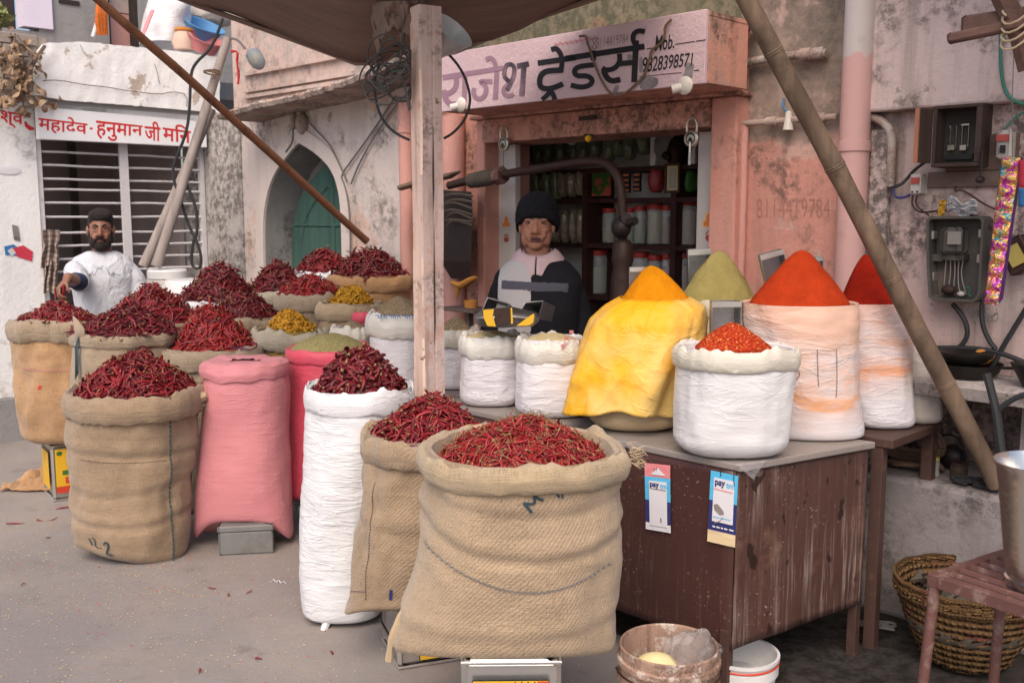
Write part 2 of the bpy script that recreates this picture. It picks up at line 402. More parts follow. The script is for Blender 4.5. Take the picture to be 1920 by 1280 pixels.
def rustmetal(name, base, rust=(.16, .06, .03), amt=.5, rough=.5, metal=.3, streak=False, drips=None, scale=1.0, heavy=False):
 m = NT(name, rough, .4, metal)
 c = m.mix(m.noise(3*scale, detail=5), tuple(x*.8 for x in base), tuple(min(1, x*1.15) for x in base))
 k = m.ramp(m.noise(7*scale, detail=8, rough=.7), [(amt, 0), (amt+.15, 1)])
 c = m.mix(k, c, rust)
 if drips:
  st = m.ramp(m.noise(1.0, m.map(m.obj(), scale=(62, 62, 2.2)), detail=5, rough=.7), [(.49 if heavy else .54, 0), (.66 if heavy else .72, .85 if heavy else .5)])
  low = m.math('MULTIPLY', m.ramp(m.noise(2.2, m.map(m.obj(), loc=(1, 1, 3)), detail=4), [(.36, 0.1), (.60, 1)]), m.ramp(m.sep(m.obj())[2], [(.2, 1), (.62, .7 if heavy else .0)]))
  c = m.mix(m.math('MULTIPLY', st, low), c, drips)
  sp = m.math('MULTIPLY', m.ramp(m.noise(95, detail=2, rough=.6), [(.66, 0), (.70, 1)]), m.ramp(m.noise(3.3, detail=4), [(.40, 0), (.62, 1 if heavy else .7)]))
  c = m.mix(sp, c, (.45, .36, .3))
  bl = m.ramp(m.noise(1.0, m.map(m.obj(), scale=(24, 24, 15), loc=(.3, .2, .1)), detail=2, rough=.5), [(.63, 0), (.67, 1)])
  c = m.mix(m.math('MULTIPLY', bl, .9 if heavy else 0), c, (.025, .012, .01))
 m.set('Base Color', c); m.bump(m.noise(40*scale, detail=6, rough=.7), .3, .004)
 m.set('Roughness', m.math('ADD', m.math('MULTIPLY', k, .9-rough), rough)); return m.mat
M = {}
M['asphalt'] = None
def make_mats():
 m = NT('street_dust', .92, .15)
 c = m.mix(m.noise(.9, detail=7, rough=.65), (.255, .23, .222), (.355, .318, .30))
 c = m.mix(m.ramp(m.noise(2.2, m.map(m.obj(), loc=(4, 4, 0)), detail=8, rough=.7), [(.42, 0), (.66, .8)]), c, (.34, .285, .245))
 c = m.mix(m.ramp(m.noise(.55, m.map(m.obj(), loc=(1, 9, 0)), detail=6, rough=.62), [(.46, 0), (.62, .7)]), c, (.225, .205, .205))
 c = m.mix(m.ramp(m.noise(5, m.map(m.obj(), loc=(7, 2, 0)), detail=8, rough=.75), [(.56, 0), (.70, .55)]), c, (.15, .125, .115))
 c = m.mix(m.math('MULTIPLY', m.noise(240, detail=2), .35), c, (.12, .11, .115))
 sp = m.math('MULTIPLY', m.ramp(m.vor(21), [(.05, 1), (.09, 0)]), m.ramp(m.noise(2.0, detail=2), [(.42, 0), (.55, 1)]))
 c = m.mix(sp, c, (.58, .5, .36))
 sp2 = m.math('MULTIPLY', m.ramp(m.vor(9, m.map(m.obj(), loc=(.4, .7, 0))), [(.025, 1), (.045, 0)]), .9)
 c = m.mix(sp2, c, (.26, .05, .045))
 sp3 = m.ramp(m.vor(55, m.map(m.obj(), loc=(.4, .7, 0))), [(.06, 1), (.12, 0)])
 sp3 = m.math('MULTIPLY', sp3, m.ramp(m.noise(1.3, m.map(m.obj(), loc=(2.4, .7, 0)), detail=3), [(.5, 0), (.62, .8)]))
 c = m.mix(sp3, c, (.5, .40, .24))
 m.set('Base Color', c); m.bump(m.math('ADD', m.noise(90, detail=6, rough=.7), m.math('MULTIPLY', m.noise(6, detail=4), 3)), .35, .01); M['street'] = m.mat
 M['ground_dark'] = plaster('dark_ground', (.05, .043, .04), (.015, .013, .012), .4)  # near-black ground colour
 M['w_white'] = plaster('limewash_white', (.86, .86, .87), (.16, .15, .14), .63, (.60, .56, .55), .62, .18, under=(.50, .42, .36))
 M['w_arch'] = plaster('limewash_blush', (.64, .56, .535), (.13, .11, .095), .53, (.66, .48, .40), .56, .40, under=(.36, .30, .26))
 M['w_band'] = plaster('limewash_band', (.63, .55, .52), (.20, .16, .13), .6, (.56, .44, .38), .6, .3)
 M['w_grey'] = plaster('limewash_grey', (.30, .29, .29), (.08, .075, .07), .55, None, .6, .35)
 M['w_streaked'] = plaster('limewash_streaked', (.50, .46, .45), (.09, .08, .07), .46, (.55, .40, .35), .62, .9)
 M['w_salmon'] = plaster('salmon_wash', (.62, .31, .255), (.15, .10, .08), .60, (.60, .28, .22), .55, .25, scale=1.2)
 M['w_salmon_dirty'] = plaster('salmon_wash_dirty', (.58, .29, .225), (.06, .048, .04), .50, (.46, .27, .22), .55, .55, scale=1.4)
 M['w_mould'] = plaster('mouldy_wash', (.36, .26, .21), (.075, .068, .052), .38, (.46, .33, .28), .58, .6, scale=1.3, under=(.22, .18, .14))
 M['w_shop'] = plaster('salmon_wash_split', (.62, .30, .245), (.12, .085, .07), .55, (.60, .38, .33), .54, .5, scale=1.2, split=(1.80, (.36, .27, .225)))
 M['w_bayleft'] = plaster('bay_left_wash', (.56, .45, .43), (.065, .055, .05), .40, (.44, .36, .34), .52, .95, scale=1.5)
 M['w_green'] = plaster('mossy_slab', (.20, .175, .12), (.07, .08, .05), .42, (.30, .19, .135), .58, .4, scale=1.2)
 M['w_right'] = plaster('pale_pink_wash', (.66, .52, .50), (.09, .08, .066), .49, (.70, .57, .55), .55, .55, scale=1.3, under=(.36, .29, .26))
 M['w_bay'] = plaster('bay_wash', (.56, .42, .40), (.05, .043, .038), .47, (.50, .40, .38), .55, .75, scale=1.5, under=(.24, .19, .17))
 M['w_plinth'] = plaster('plinth_wash', (.27, .24, .245), (.07, .06, .055), .47, (.33, .28, .28), .55, .4, scale=1.3)
 M['w_pinkup'] = plaster('pink_upper_wash', (.56, .43, .385), (.18, .14, .125), .53, (.44, .37, .34), .55, .4)
 M['brick'] = plaster('worn_brick', (.36, .30, .26), (.12, .10, .085), .55, (.42, .37, .33), .55, .2, scale=2)
 M['eave'] = plaster('broken_eave', (.46, .37, .33), (.10, .075, .06), .48, (.42, .26, .2), .55, .4, scale=2.2)
 M['pipe_pink'] = plaster('pipe_pink', (.60, .32, .28), (.20, .13, .11), .66, (.62, .33, .29), .6, .2, scale=1.5)
 m = NT('pipe_two_tone', .6, .3)
 z = m.sep(m.obj())[2]; edge = m.math('ADD', z, m.math('MULTIPLY', m.noise(14, detail=3), .09))
 k = m.ramp(m.math('SUBTRACT', edge, 2.02), [(0, 0), (.006, 1)])
 c = m.mix(k, (.60, .36, .335), (.55, .49, .47))
 c = m.mix(m.ramp(m.noise(6, detail=7, rough=.7), [(.56, 0), (.8, .6)]), c, (.27, .2, .17))
 m.set('Base Color', c); m.bump(m.noise(40, detail=5), .2, .004); M['pipe_big'] = m.mat
 M['door_white'] = plaster('white_door_paint', (.62, .57, .55), (.25, .2, .18), .68, (.58, .50, .47), .6, .2)
 M['door_green'] = wood('verdigris_door', (.075, .155, .13), (.045, .09, .08), 'Z', 1.0, .6)
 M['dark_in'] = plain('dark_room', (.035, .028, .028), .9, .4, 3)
 M['temple_in'] = plain('temple_inside', (.34, .28, .27), .9, .4, 3)
 M['shop_in'] = plain('shop_inside', (.84, .82, .84), .85, .15, 3)
 M['shelf'] = wood('shelf_wood', (.085, .035, .03), (.04, .018, .016), 'X', 1.0, .6, .6)
 M['bar_white'] = plain('grille_paint', (.62, .60, .62), .5, .12, 30, dirt=(.25, .12, .07), dirt_amt=.60)
 M['sign_pink'] = plaster('sign_board_paint', (.60, .44, .47), (.30, .26, .25), .70, (.56, .40, .42), .62, .12, scale=1.6)
 M['sign_white'] = plain('sign_white_paint', (.83, .84, .87), .5, .06, 5)
 M['ink_black'] = plain('sign_black_paint', (.018, .017, .022), .6, .3, 40)
 m = NT('sign_faded_paint', .7, .2); c = m.mix(m.noise(16, detail=5), (.25, .145, .20), (.34, .215, .27)); m.set('Base Color', c); M['ink_fade'] = m.mat
 m = NT('sign_half_faded_paint', .7, .2); c = m.mix(m.ramp(m.noise(9, detail=4), [(.4, 0), (.62, 1)]), (.05, .04, .055), (.24, .16, .20)); m.set('Base Color', c); M['ink_half'] = m.mat
 M['ink_red'] = plain('sign_red_paint', (.62, .035, .04), .5, .12, 20)
 M['ink_redfaint'] = plain('faint_red_mark', (.50, .20, .22), .7, .2, 20)
 M['ink_pencil'] = plain('pencil_mark', (.25, .17, .18), .8, .2, 20)
 M['ink_wall'] = plain('scratch_mark', (.42, .19, .15), .9, .2, 20)
 M['ink_blue'] = plain('blue_marker', (.03, .06, .075), .8, .2, 40)
 M['ink_violet'] = plain('violet_marker', (.16, .06, .12), .8, .2, 40)
 M['ink_white'] = plain('white_print', (.75, .75, .76), .5, .05, 40)
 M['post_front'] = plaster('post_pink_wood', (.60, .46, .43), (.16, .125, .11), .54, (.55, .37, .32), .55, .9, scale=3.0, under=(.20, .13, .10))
 M['post_lit_side'] = plaster('post_lit_wood', (.84, .62, .52), (.27, .15, .10), .57, (.70, .45, .35), .58, .7, scale=2.4, under=(.26, .13, .08))  # paler copy of the post wood, brightness of the lit face painted in
 M['rust_pole'] = rustmetal('rusty_pole', (.20, .085, .045), (.11, .045, .025), .5, .75, .1, scale=1.5)
 M['bamboo'] = wood('bamboo', (.25, .175, .125), (.085, .058, .042), 'Z', .55, .50, .55)
 M['pole_grey'] = wood('weathered_pole', (.36, .31, .29), (.22, .185, .17), 'Z', 1.0, .7)
 m = NT('tarp_canvas', .9, .1); w = m.noise(1, m.map(m.obj(), scale=(3, 22, 3), rot=(0, 0, R(35))), detail=5)
 c = m.mix(w, (.17, .115, .095), (.30, .21, .18)); m.set('Base Color', c); m.bump(m.math('ADD', w, m.noise(5, detail=5)), .6, .02); M['tarp'] = m.mat
 M['cabinet'] = rustmetal('brown_cabinet', (.068, .028, .024), (.095, .042, .03), .60, .42, .1, drips=(.34, .27, .24))
 M['cabinet_end'] = rustmetal('brown_cabinet_end', (.085, .04, .032), (.14, .07, .048), .52, .5, .1, drips=(.42, .35, .32), heavy=True)
 M['cabinet_top'] = rustmetal('zinc_top', (.34, .30, .28), (.20, .15, .12), .55, .5, .3)
 M['leg_brown'] = rustmetal('brown_angle_iron', (.085, .045, .038), (.16, .09, .065), .55, .6, .2, scale=3)
 M['red_iron'] = rustmetal('red_oxide_iron', (.135, .06, .052), (.25, .17, .145), .50, .6, .15, scale=4)
 M['steel'] = plain('steel', (.62, .60, .58), .26, .12, 6, metal=1.0, dirt=(.30, .27, .25), dirt_amt=.6)
 M['scoop'] = plain('galvanised_scoop', (.34, .34, .35), .38, .3, 14, metal=.9, dirt=(.13, .11, .10), dirt_amt=.5)
 M['tin'] = plain('tin_plate', (.66, .65, .63), .3, .12, 8, metal=.9, dirt=(.35, .30, .26), dirt_amt=.66)
 M['tin_old'] = plain('old_tin', (.38, .34, .32), .5, .2, 9, metal=.5, dirt=(.22, .15, .12), dirt_amt=.55)
 M['tin_yellow'] = plain('tin_yellow_print', (.72, .42, .03), .4, .1, 10)
 M['tin_red'] = plain('tin_red_print', (.55, .06, .03), .4, .15, 10)
 M['tin_green'] = plain('tin_green_print', (.05, .16, .04), .4, .2, 10)
 M['box_grey'] = plain('cement_grey_box', (.20, .20, .195), .6, .2, 10, metal=.2, dirt=(.12, .10, .09), dirt_amt=.55)
 M['iron_dark'] = rustmetal('dark_iron', (.035, .026, .026), (.075, .038, .026), .55, .45, .4, scale=4)
 M['iron_brown'] = rustmetal('brown_iron', (.05, .025, .02), (.05, .03, .022), .5, .5, .3, scale=4)
 M['rag'] = plain('sooty_rag', (.085, .07, .055), .95, .4, 30)
 M['rag_orange'] = plain('ochre_rag', (.50, .21, .05), .95, .35, 30)
 M['brass'] = plain('lock_steel', (.52, .47, .40), .35, .25, 40, metal=.9, dirt=(.2, .16, .12), dirt_amt=.55)
 M['black'] = plain('black_plastic', (.02, .02, .022), .5, .3, 20)
 M['cable'] = plain('cable_sheath', (.03, .03, .034), .55, .3, 20)
 M['cable_green'] = plain('green_wire', (.05, .19, .15), .55, .3, 20)
 M['cable_soft'] = plain('dusty_cable', (.075, .07, .072), .7, .35, 20)
 M['cable_grey'] = plain('grey_wire', (.16, .15, .15), .6, .3, 20)
 M['conduit'] = plaster('old_conduit', (.42, .31, .27), (.12, .09, .075), .5, (.48, .42, .39), .5, .2, scale=4)
 M['bulb_white'] = plain('dirty_porcelain', (.60, .55, .50), .4, .12, 30, dirt=(.3, .24, .19), dirt_amt=.6)
 M['lampshade'] = plain('enamel_shade', (.55, .58, .60), .3, .1, 12)
 M['grey_gear'] = plain('dusty_grey_box', (.085, .078, .07), .75, .3, 18, dirt=(.17, .13, .105), dirt_amt=.56)
 M['box_inside'] = plain('dusty_box_inside', (.045, .04, .037), .8, .3, 14, dirt=(.15, .125, .11), dirt_amt=.55)
 M['fuse_wood'] = wood('fuse_box_wood', (.085, .055, .045), (.05, .034, .03), 'Z', 1.0, .55)
 M['fuse_edge'] = plain('fuse_edge', (.40, .17, .11), .8, .2, 20)
 M['board_wood'] = wood('board_wood', (.17, .115, .10), (.11, .075, .065), 'X', 1.0, .6)
 M['gear_white'] = plain('switch_white', (.50, .46, .43), .45, .12, 30, dirt=(.3, .25, .22), dirt_amt=.6)
 M['gear_red'] = plain('switch_red', (.40, .07, .06), .5, .15, 30)
 m = NT('meter_glass', .15, .5); m.set('Base Color', m.mix(m.noise(30), (.20, .185, .17), (.3, .28, .26))); M['meter_glass'] = m.mat
 m = NT('foil_sachet', .22, .6, .75)
 k = m.noise(34, detail=4, rough=.65, dist=.8)
 c = m.ramp(k, [(.26, (.16, .03, .32)), (.38, (.42, .08, .50)), (.45, (.85, .15, .45)), (.51, (.90, .55, .10)), (.57, (.55, .42, .16)), (.63, (.10, .50, .62)), (.74, (.20, .07, .45))])
 m.set('Base Color', c); m.bump(m.noise(70, detail=4, dist=1.0), .9, .008); M['foil'] = m.mat
 M['foil_edge'] = plain('foil_edge', (.10, .03, .20), .3, .3, 40, metal=.6)
 M['pack_red'] = plain('packet_red', (.55, .05, .08), .35, .2, 20)
 M['pack_blue'] = plain('packet_blue', (.04, .18, .42), .35, .2, 20)
 M['paper'] = plain('crumpled_paper', (.55, .55, .57), .8, .15, 40, dirt=(.25, .27, .33), dirt_amt=.58)
 M['paper_yellow'] = plain('yellow_wrapper', (.55, .32, .04), .6, .3, 40)
 M['jute_front'] = burlap('jute_front', (.37, .272, .182), 150, stain=.70)
 M['jute_side'] = burlap('jute_side', (.315, .228, .152), 150, stain=.68)
 M['jute_big'] = burlap('jute_big', (.30, .215, .142), 150, stain=.66, diag=False)
 M['jute_orange'] = burlap('jute_orange', (.40, .245, .135), 150, stain=.60, dirt=(.26, .11, .04), diag=False)
 M['jute_dull'] = burlap('jute_dull', (.31, .24, .172), 150, stain=.6, diag=False)
 M['jute_grey'] = burlap('jute_grey', (.36, .32, .25), 150, stain=.62, diag=False)
 M['jute_brown'] = burlap('jute_brown', (.38, .215, .105), 150, stain=.62, diag=False)
 M['jute_olive'] = burlap('jute_olive', (.235, .16, .045), 150, stain=.62, diag=False)
 M['jute_lip'] = burlap('jute_lip', (.375, .285, .185), 150, stain=.6, dirt=(.16, .10, .09), diag=False)
 M['bag_white'] = plasticbag('white_woven_bag', (.70, .70, .73), wr=1.1, dirt=(.60, .48, .42), dirt_amt=.74)
 M['bag_lav'] = plasticbag('pale_woven_bag', (.68, .65, .685), wr=1.2, dirt=(.60, .50, .47), dirt_amt=.72)
 M['bag_lip'] = plasticbag('printed_bag_lip', (.66, .63, .58), pat=(.55, .25, .20), wr=.7, dirt=(.50, .42, .33), dirt_amt=.66)
 M['bag_lip2'] = plasticbag('dirty_bag_lip', (.62, .58, .50), pat=(.42, .40, .42), wr=.8, dirt=(.42, .24, .14), dirt_amt=.58)
 M['bag_flake'] = plasticbag('crumpled_white_bag', (.67, .66, .675), wr=.7, dirt=(.50, .42, .36), dirt_amt=.66)
 M['bag_orange'] = plasticbag('orange_stained_bag', (.68, .645, .675), (.78, .33, .11), .20, dirt=(.5, .4, .36), dirt_amt=.74)
 M['bag_red'] = plasticbag('red_stained_bag', (.67, .64, .675), (.76, .30, .12), .21, dirt=(.5, .4, .36), dirt_amt=.74)
 M['bag_green'] = plasticbag('greenish_bag', (.56, .51, .40), wr=.8, dirt=(.36, .30, .16), dirt_amt=.55)
 M['bag_grey'] = plasticbag('grey_bag', (.47, .42, .39), wr=.8, dirt=(.28, .22, .18), dirt_amt=.58)
 M['bag_beige'] = plasticbag('beige_bag', (.52, .40, .25), wr=.7, dirt=(.38, .25, .12), dirt_amt=.6, mesh=.3)
 M['bag_pink'] = plasticbag('pink_bag', (.62, .235, .26), wr=.6, dirt=(.60, .22, .24), dirt_amt=.62, mesh=.2)
 M['bag_rose'] = plasticbag('rose_bag', (.66, .085, .135), wr=.8, dirt=(.62, .12, .16), dirt_amt=.7, mesh=.12)
 m = NT('yellow_wrap', .55, .3); uvn = m.uv()
 n1 = m.noise(3.2, detail=6, rough=.6); c = m.mix(m.ramp(n1, [(.38, 0), (.58, 1)]), (.80, .40, .015), (.80, .56, .20))
 c = m.mix(m.ramp(m.noise(5, m.map(m.obj(), loc=(1, 2, 3)), detail=6), [(.58, 0), (.75, .7)]), c, (.93, .36, .005))
 m.set('Base Color', c); w1 = m.noise(1, m.map(m.obj(), scale=(9, 9, 4), rot=(.25, .3, 0)), detail=5, dist=2.0); cr1 = m.ramp(m.math('ABSOLUTE', m.math('SUBTRACT', m.noise(4.5, m.map(m.obj(), loc=(3, 1, 2)), detail=2, dist=.8), .5)), [(0, 1), (.035, .25), (.09, 0)]); cr2 = m.ramp(m.math('ABSOLUTE', m.math('SUBTRACT', m.noise(8, m.map(m.obj(), scale=(1, 1, 1.6), loc=(9, 1, 2)), detail=2, dist=1.2), .5)), [(0, 1), (.03, .2), (.08, 0)])
 w2 = m.math('MULTIPLY', m.math('ADD', cr1, m.math('MULTIPLY', cr2, .5)), m.ramp(m.noise(2.6, m.map(m.obj(), loc=(5, 5, 5))), [(.38, .15), (.58, 1)]))
 m.bump(m.math('ADD', w1, m.math('ADD', m.math('MULTIPLY', w2, .55), m.math('MULTIPLY', m.noise(40, detail=4), .25))), .5, .008); M['yellow_wrap'] = m.mat
 M['turmeric'] = powder('turmeric_powder', (.80, .285, .006), dark=.86)
 M['orange'] = powder('chilli_powder_orange', (.52, .052, .012), dark=.82)
 M['red'] = powder('chilli_powder_red', (.40, .022, .010), dark=.82)
 M['green'] = powder('coriander_powder', (.44, .36, .13), dark=.84)
 m = NT('chilli_flakes', .8, .2); c = m.ramp(m.vor(230, out='Color'), [(.2, (.30, .016, .006)), (.5, (.46, .035, .01)), (.8, (.55, .10, .02)), (.92, (.72, .42, .12))])
 m.set('Base Color', c); m.bump(m.vor(230), .8, .006); M['flakes'] = m.mat
 m = NT('green_seed', .8, .2); c = m.ramp(m.vor(260, out='Color'), [(.1, (.20, .17, .06)), (.5, (.36, .31, .13)), (.9, (.46, .40, .20))])
 m.set('Base Color', c); m.bump(m.vor(260), .8, .005); M['seed_green'] = m.mat
 m = NT('brown_seed', .85, .2); c = m.ramp(m.vor(260, out='Color'), [(.1, (.16, .11, .06)), (.5, (.30, .22, .14)), (.9, (.42, .31, .18))])
 m.set('Base Color', c); m.bump(m.vor(260), .8, .005); M['seed_brown'] = m.mat
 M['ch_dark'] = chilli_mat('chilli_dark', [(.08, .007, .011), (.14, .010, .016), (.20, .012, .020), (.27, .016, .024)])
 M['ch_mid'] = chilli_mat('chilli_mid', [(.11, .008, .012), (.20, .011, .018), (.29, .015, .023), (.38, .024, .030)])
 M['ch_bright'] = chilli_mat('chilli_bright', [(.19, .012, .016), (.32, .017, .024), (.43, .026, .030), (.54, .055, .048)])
 M['ch_stem'] = chilli_mat('chilli_stem', [(.18, .09, .035), (.30, .19, .075), (.44, .33, .16)], .7)
 M['tur_finger'] = chilli_mat('turmeric_finger', [(.36, .16, .008), (.58, .28, .010), (.70, .37, .02), (.52, .24, .01)], .7)
 m = NT('skin_brown', .5, .35); c = m.mix(m.noise(25, detail=5), (.36, .155, .10), (.50, .245, .165)); m.set('Base Color', c); m.set('Subsurface Weight', .08); m.set('Subsurface Radius', (.01, .004, .002)); m.bump(m.noise(160, detail=4), .2, .002); M['skin_old'] = m.mat
 m = NT('skin_dark', .48, .35); c = m.mix(m.noise(25, detail=5), (.20, .09, .06), (.29, .135, .092)); m.set('Base Color', c); m.set('Subsurface Weight', .06); m.set('Subsurface Radius', (.01, .004, .002)); m.bump(m.noise(160, detail=4), .2, .002); M['skin_young'] = m.mat
 M['lip'] = plain('lip', (.17, .07, .065), .5, .15, 40)
 M['lid'] = plain('shaded_eyelid', (.13, .055, .038), .6, .2, 40)  # lid pigment with eye shading painted in for contrast
 M['mouth'] = plain('mouth_shade', (.045, .015, .014), .6, .2, 40)  # shade of the parted lips, painted as a dark line
 M['eye'] = plain('eye_white', (.26, .22, .20), .25, .05, 20, bump=0)
 M['iris'] = plain('iris', (.012, .01, .01), .2, .1, 20, bump=0)
 M['knit_black'] = plain('black_knit', (.014, .014, .018), .95, .4, 120, bump=.5)
 M['hat'] = plain('wool_cap', (.012, .012, .016), .98, .5, 90, bump=.9)
 M['hair'] = plain('black_hair', (.018, .014, .014), .75, .5, 120, bump=.8)
 M['beard'] = plain('black_beard', (.022, .016, .014), .85, .5, 150, bump=.9)
 M['knit_grey'] = plain('grey_knit', (.54, .50, .49), .95, .12, 120, bump=.4)
 M['knit_slate'] = plain('slate_knit', (.10, .095, .12), .95, .15, 120, bump=.4)
 M['shirt_pink'] = plain('pink_shirt', (.62, .45, .46), .85, .1, 40, bump=.2)
 m = NT('white_tee', .9, .15); c = m.mix(m.noise(6, detail=4), (.50, .515, .57), (.60, .61, .66)); m.set('Base Color', c)
 m.bump(m.math('ADD', m.noise(1, m.map(m.obj(), scale=(9, 9, 6), rot=(.3, .5, 0)), detail=4, dist=1.5), m.math('MULTIPLY', m.noise(150), .1)), .8, .035); M['tee'] = m.mat
 M['navy'] = plain('navy_sleeve', (.03, .04, .09), .9, .25, 60)
 M['trouser'] = plain('dark_trousers', (.04, .04, .05), .9, .25, 30)
 M['shoe'] = plain('brown_shoe', (.06, .035, .025), .5, .25, 30)
 m = NT('jar_plastic', .12, .5); m.set('Base Color', (.74, .76, .74)); m.set('Alpha', .30); M['jar'] = m.mat
 M['lid_red'] = plain('red_lid', (.48, .045, .04), .4, .15, 20)
 M['fill_cream'] = plain('cream_spice', (.50, .40, .22), .9, .25, 60)
 M['fill_green'] = plain('green_spice', (.33, .36, .20), .9, .3, 60)
 M['fill_brown'] = plain('brown_spice', (.28, .11, .04), .9, .3, 60)
 M['fill_grey'] = plain('grey_spice', (.42, .42, .37), .9, .3, 60)
 M['fill_rose'] = plain('rose_spice', (.56, .34, .30), .9, .3, 60)
 m = NT('herb_leaf_packet', .35, .6); c = m.mix(m.noise(16, detail=6, rough=.7), (.06, .08, .045), (.27, .33, .19)); m.set('Base Color', c); m.set('Coat Weight', .7); m.set('Coat Roughness', .12)
 m.bump(m.noise(20, detail=4, dist=1.0), .8, .02); M['herb'] = m.mat
 m = NT('clear_packet', .22, .6); c = m.mix(m.noise(22, detail=6, rough=.7), (.16, .12, .075), (.42, .35, .26)); m.set('Base Color', c); m.set('Coat Weight', .6); m.bump(m.noise(24, detail=3, dist=1.0), .8, .02); M['packet'] = m.mat
 m = NT('tomato_card', .5, .4); k = m.noise(22, detail=3); z = m.sep(m.obj())[2]
 c = m.mix(m.ramp(m.noise(12, detail=2), [(.45, 0), (.55, 1)]), (.045, .11, .025), (.52, .10, .06)); m.set('Base Color', c); M['card_tomato'] = m.mat
 M['card_dark'] = plain('sachet_card_dark', (.022, .02, .025), .5, .2, 20)
 M['card_orange'] = plain('sachet_orange', (.62, .18, .09), .5, .2, 20)
 M['card_red'] = plain('red_packet', (.36, .05, .06), .35, .35, 30)
 M['frame_brown'] = plain('frame_wood', (.085, .035, .02), .5, .2, 20)
 M['picture'] = plain('picture_print', (.50, .45, .37), .5, .45, 45, dirt=(.2, .17, .15), dirt_amt=.5)
 M['lemon'] = plain('lemon', (.75, .40, .02), .5, .1, 30)
 M['leafgreen'] = plain('green_chilli', (.04, .08, .025), .6, .3, 30)
 M['sticker_a'] = plain('orange_print', (.75, .22, .05), .6, .2, 30)
 M['sticker_halo'] = plain('yellow_print', (.80, .55, .20), .6, .1, 30)
 M['ganesh_red'] = plain('red_print', (.42, .08, .05), .6, .2, 30)
 M['st_cyan'] = plain('sticker_cyan', (.10, .47, .76), .4, .05, 20, bump=0)
 M['st_navy'] = plain('sticker_navy', (.035, .04, .16), .4, .1, 20, bump=0)
 M['st_white'] = plain('sticker_white', (.70, .69, .74), .5, .04, 20, bump=0, dirt=(.55, .48, .45), dirt_amt=.68)
 M['st_pink'] = plain('sticker_pink', (.72, .25, .27), .5, .05, 20, bump=0)
 M['st_cream'] = plain('sticker_cream', (.72, .57, .36), .5, .08, 20, bump=0)
 M['bucket_dirty'] = plaster('crusted_bucket', (.40, .26, .20), (.13, .075, .055), .46, (.58, .50, .44), .53, .8, scale=5)
 M['bucket_white'] = plain('white_bucket', (.66, .65, .66), .4, .06, 12, dirt=(.40, .2, .12), dirt_amt=.66)
 M['dough'] = plain('pale_ball', (.72, .62, .34), .5, .12, 8)
 m = NT('clear_polythene', .12, .5); m.set('Base Color', (.9, .88, .9)); m.set('Transmission Weight', .9); m.set('IOR', 1.05); m.bump(m.noise(14, detail=5, dist=1.5), 1.0, .03); M['poly'] = m.mat
 m = NT('wicker', .85, .15); ang = m.uv(); wv = m.math('MULTIPLY', m.wave(9, ang, dirn='Y', dist=1.0, dscale=2), m.math('ADD', m.wave(14, ang, dist=.8), .4))
 c = m.mix(wv, (.075, .04, .018), (.29, .17, .075)); c = m.mix(m.noise(8, ang, detail=5), c, (.16, .09, .042))
 c = m.mix(m.ramp(m.noise(5, m.map(ang, loc=(3, 3, 0)), detail=4, rough=.6), [(.56, 0), (.64, .8)]), c, (.14, .012, .035)); m.set('Base Color', c); m.bump(wv, 1.0, .012); M['wicker'] = m.mat
 M['rope'] = plain('coir_rope', (.17, .11, .075), .95, .3, 40)
 M['pan'] = plain('black_iron_pan', (.028, .024, .022), .5, .3, 20, metal=.5)
 M['jar_dark'] = plain('dark_glass', (.06, .045, .03), .15, .2, 20)
 M['lid_yellow'] = plain('yellow_lid', (.45, .36, .10), .5, .15, 20)
 M['stone'] = plaster('worn_stone', (.40, .35, .34), (.11, .09, .08), .5, (.45, .38, .36), .55, .3, scale=2.5)
 M['leaf_dry'] = chilli_mat('dry_leaf', [(.24, .14, .08), (.40, .27, .17), (.52, .38, .26), (.33, .2, .11)], .8)
 M['twig'] = plain('dry_twig', (.16, .11, .085), .9, .3, 30)
 M['leaf_fresh'] = chilli_mat('fresh_leaf', [(.16, .19, .06), (.27, .30, .11), (.34, .36, .16)], .6)
 M['tub_pink'] = plain('pink_tub', (.50, .18, .19), .5, .12, 12)
 M['tub_blue'] = plain('blue_tub', (.10, .27, .52), .5, .1, 12)
 M['clay'] = plain('pale_pot', (.58, .42, .34), .7, .12, 12)
 M['bottle_blue'] = plain('dusty_bottle', (.20, .24, .28), .4, .35, 14, dirt=(.32, .26, .16), dirt_amt=.5)
 M['mop'] = plain('orange_cloth', (.58, .15, .03), .9, .4, 40)
 M['curtain'] = plain('lilac_curtain', (.70, .64, .76), .8, .08, 8)
 M['plank'] = wood('old_plank', (.16, .09, .075), (.085, .05, .042), 'X', 1.0, .6)
 M['red_cloth'] = plain('red_cloth', (.50, .03, .035), .8, .2, 30)
 m = NT('checked_shawl', .95, .1); uv = m.uv()
 x = m.sep(uv)[0]; y = m.sep(uv)[1]
 sx = m.ramp(m.math('FRACT', m.math('MULTIPLY', x, 9)), [(.0, 0), (.06, 1), (.16, 1), (.2, 0), (.6, 0), (.63, .6), (.68, 0)])
 sy = m.ramp(m.math('FRACT', m.math('MULTIPLY', y, 7)), [(.0, 0), (.05, 1), (.14, 1), (.18, 0), (.26, 0), (.31, 1), (.38, 1), (.42, 0)])
 c = m.mix(m.math('MAXIMUM', m.math('MULTIPLY', sx, .8), m.math('MULTIPLY', sy, .8)), (.40, .31, .27), (.045, .04, .045)); m.set('Base Color', c); m.bump(m.noise(60), .3, .005); M['shawl'] = m.mat
make_mats()
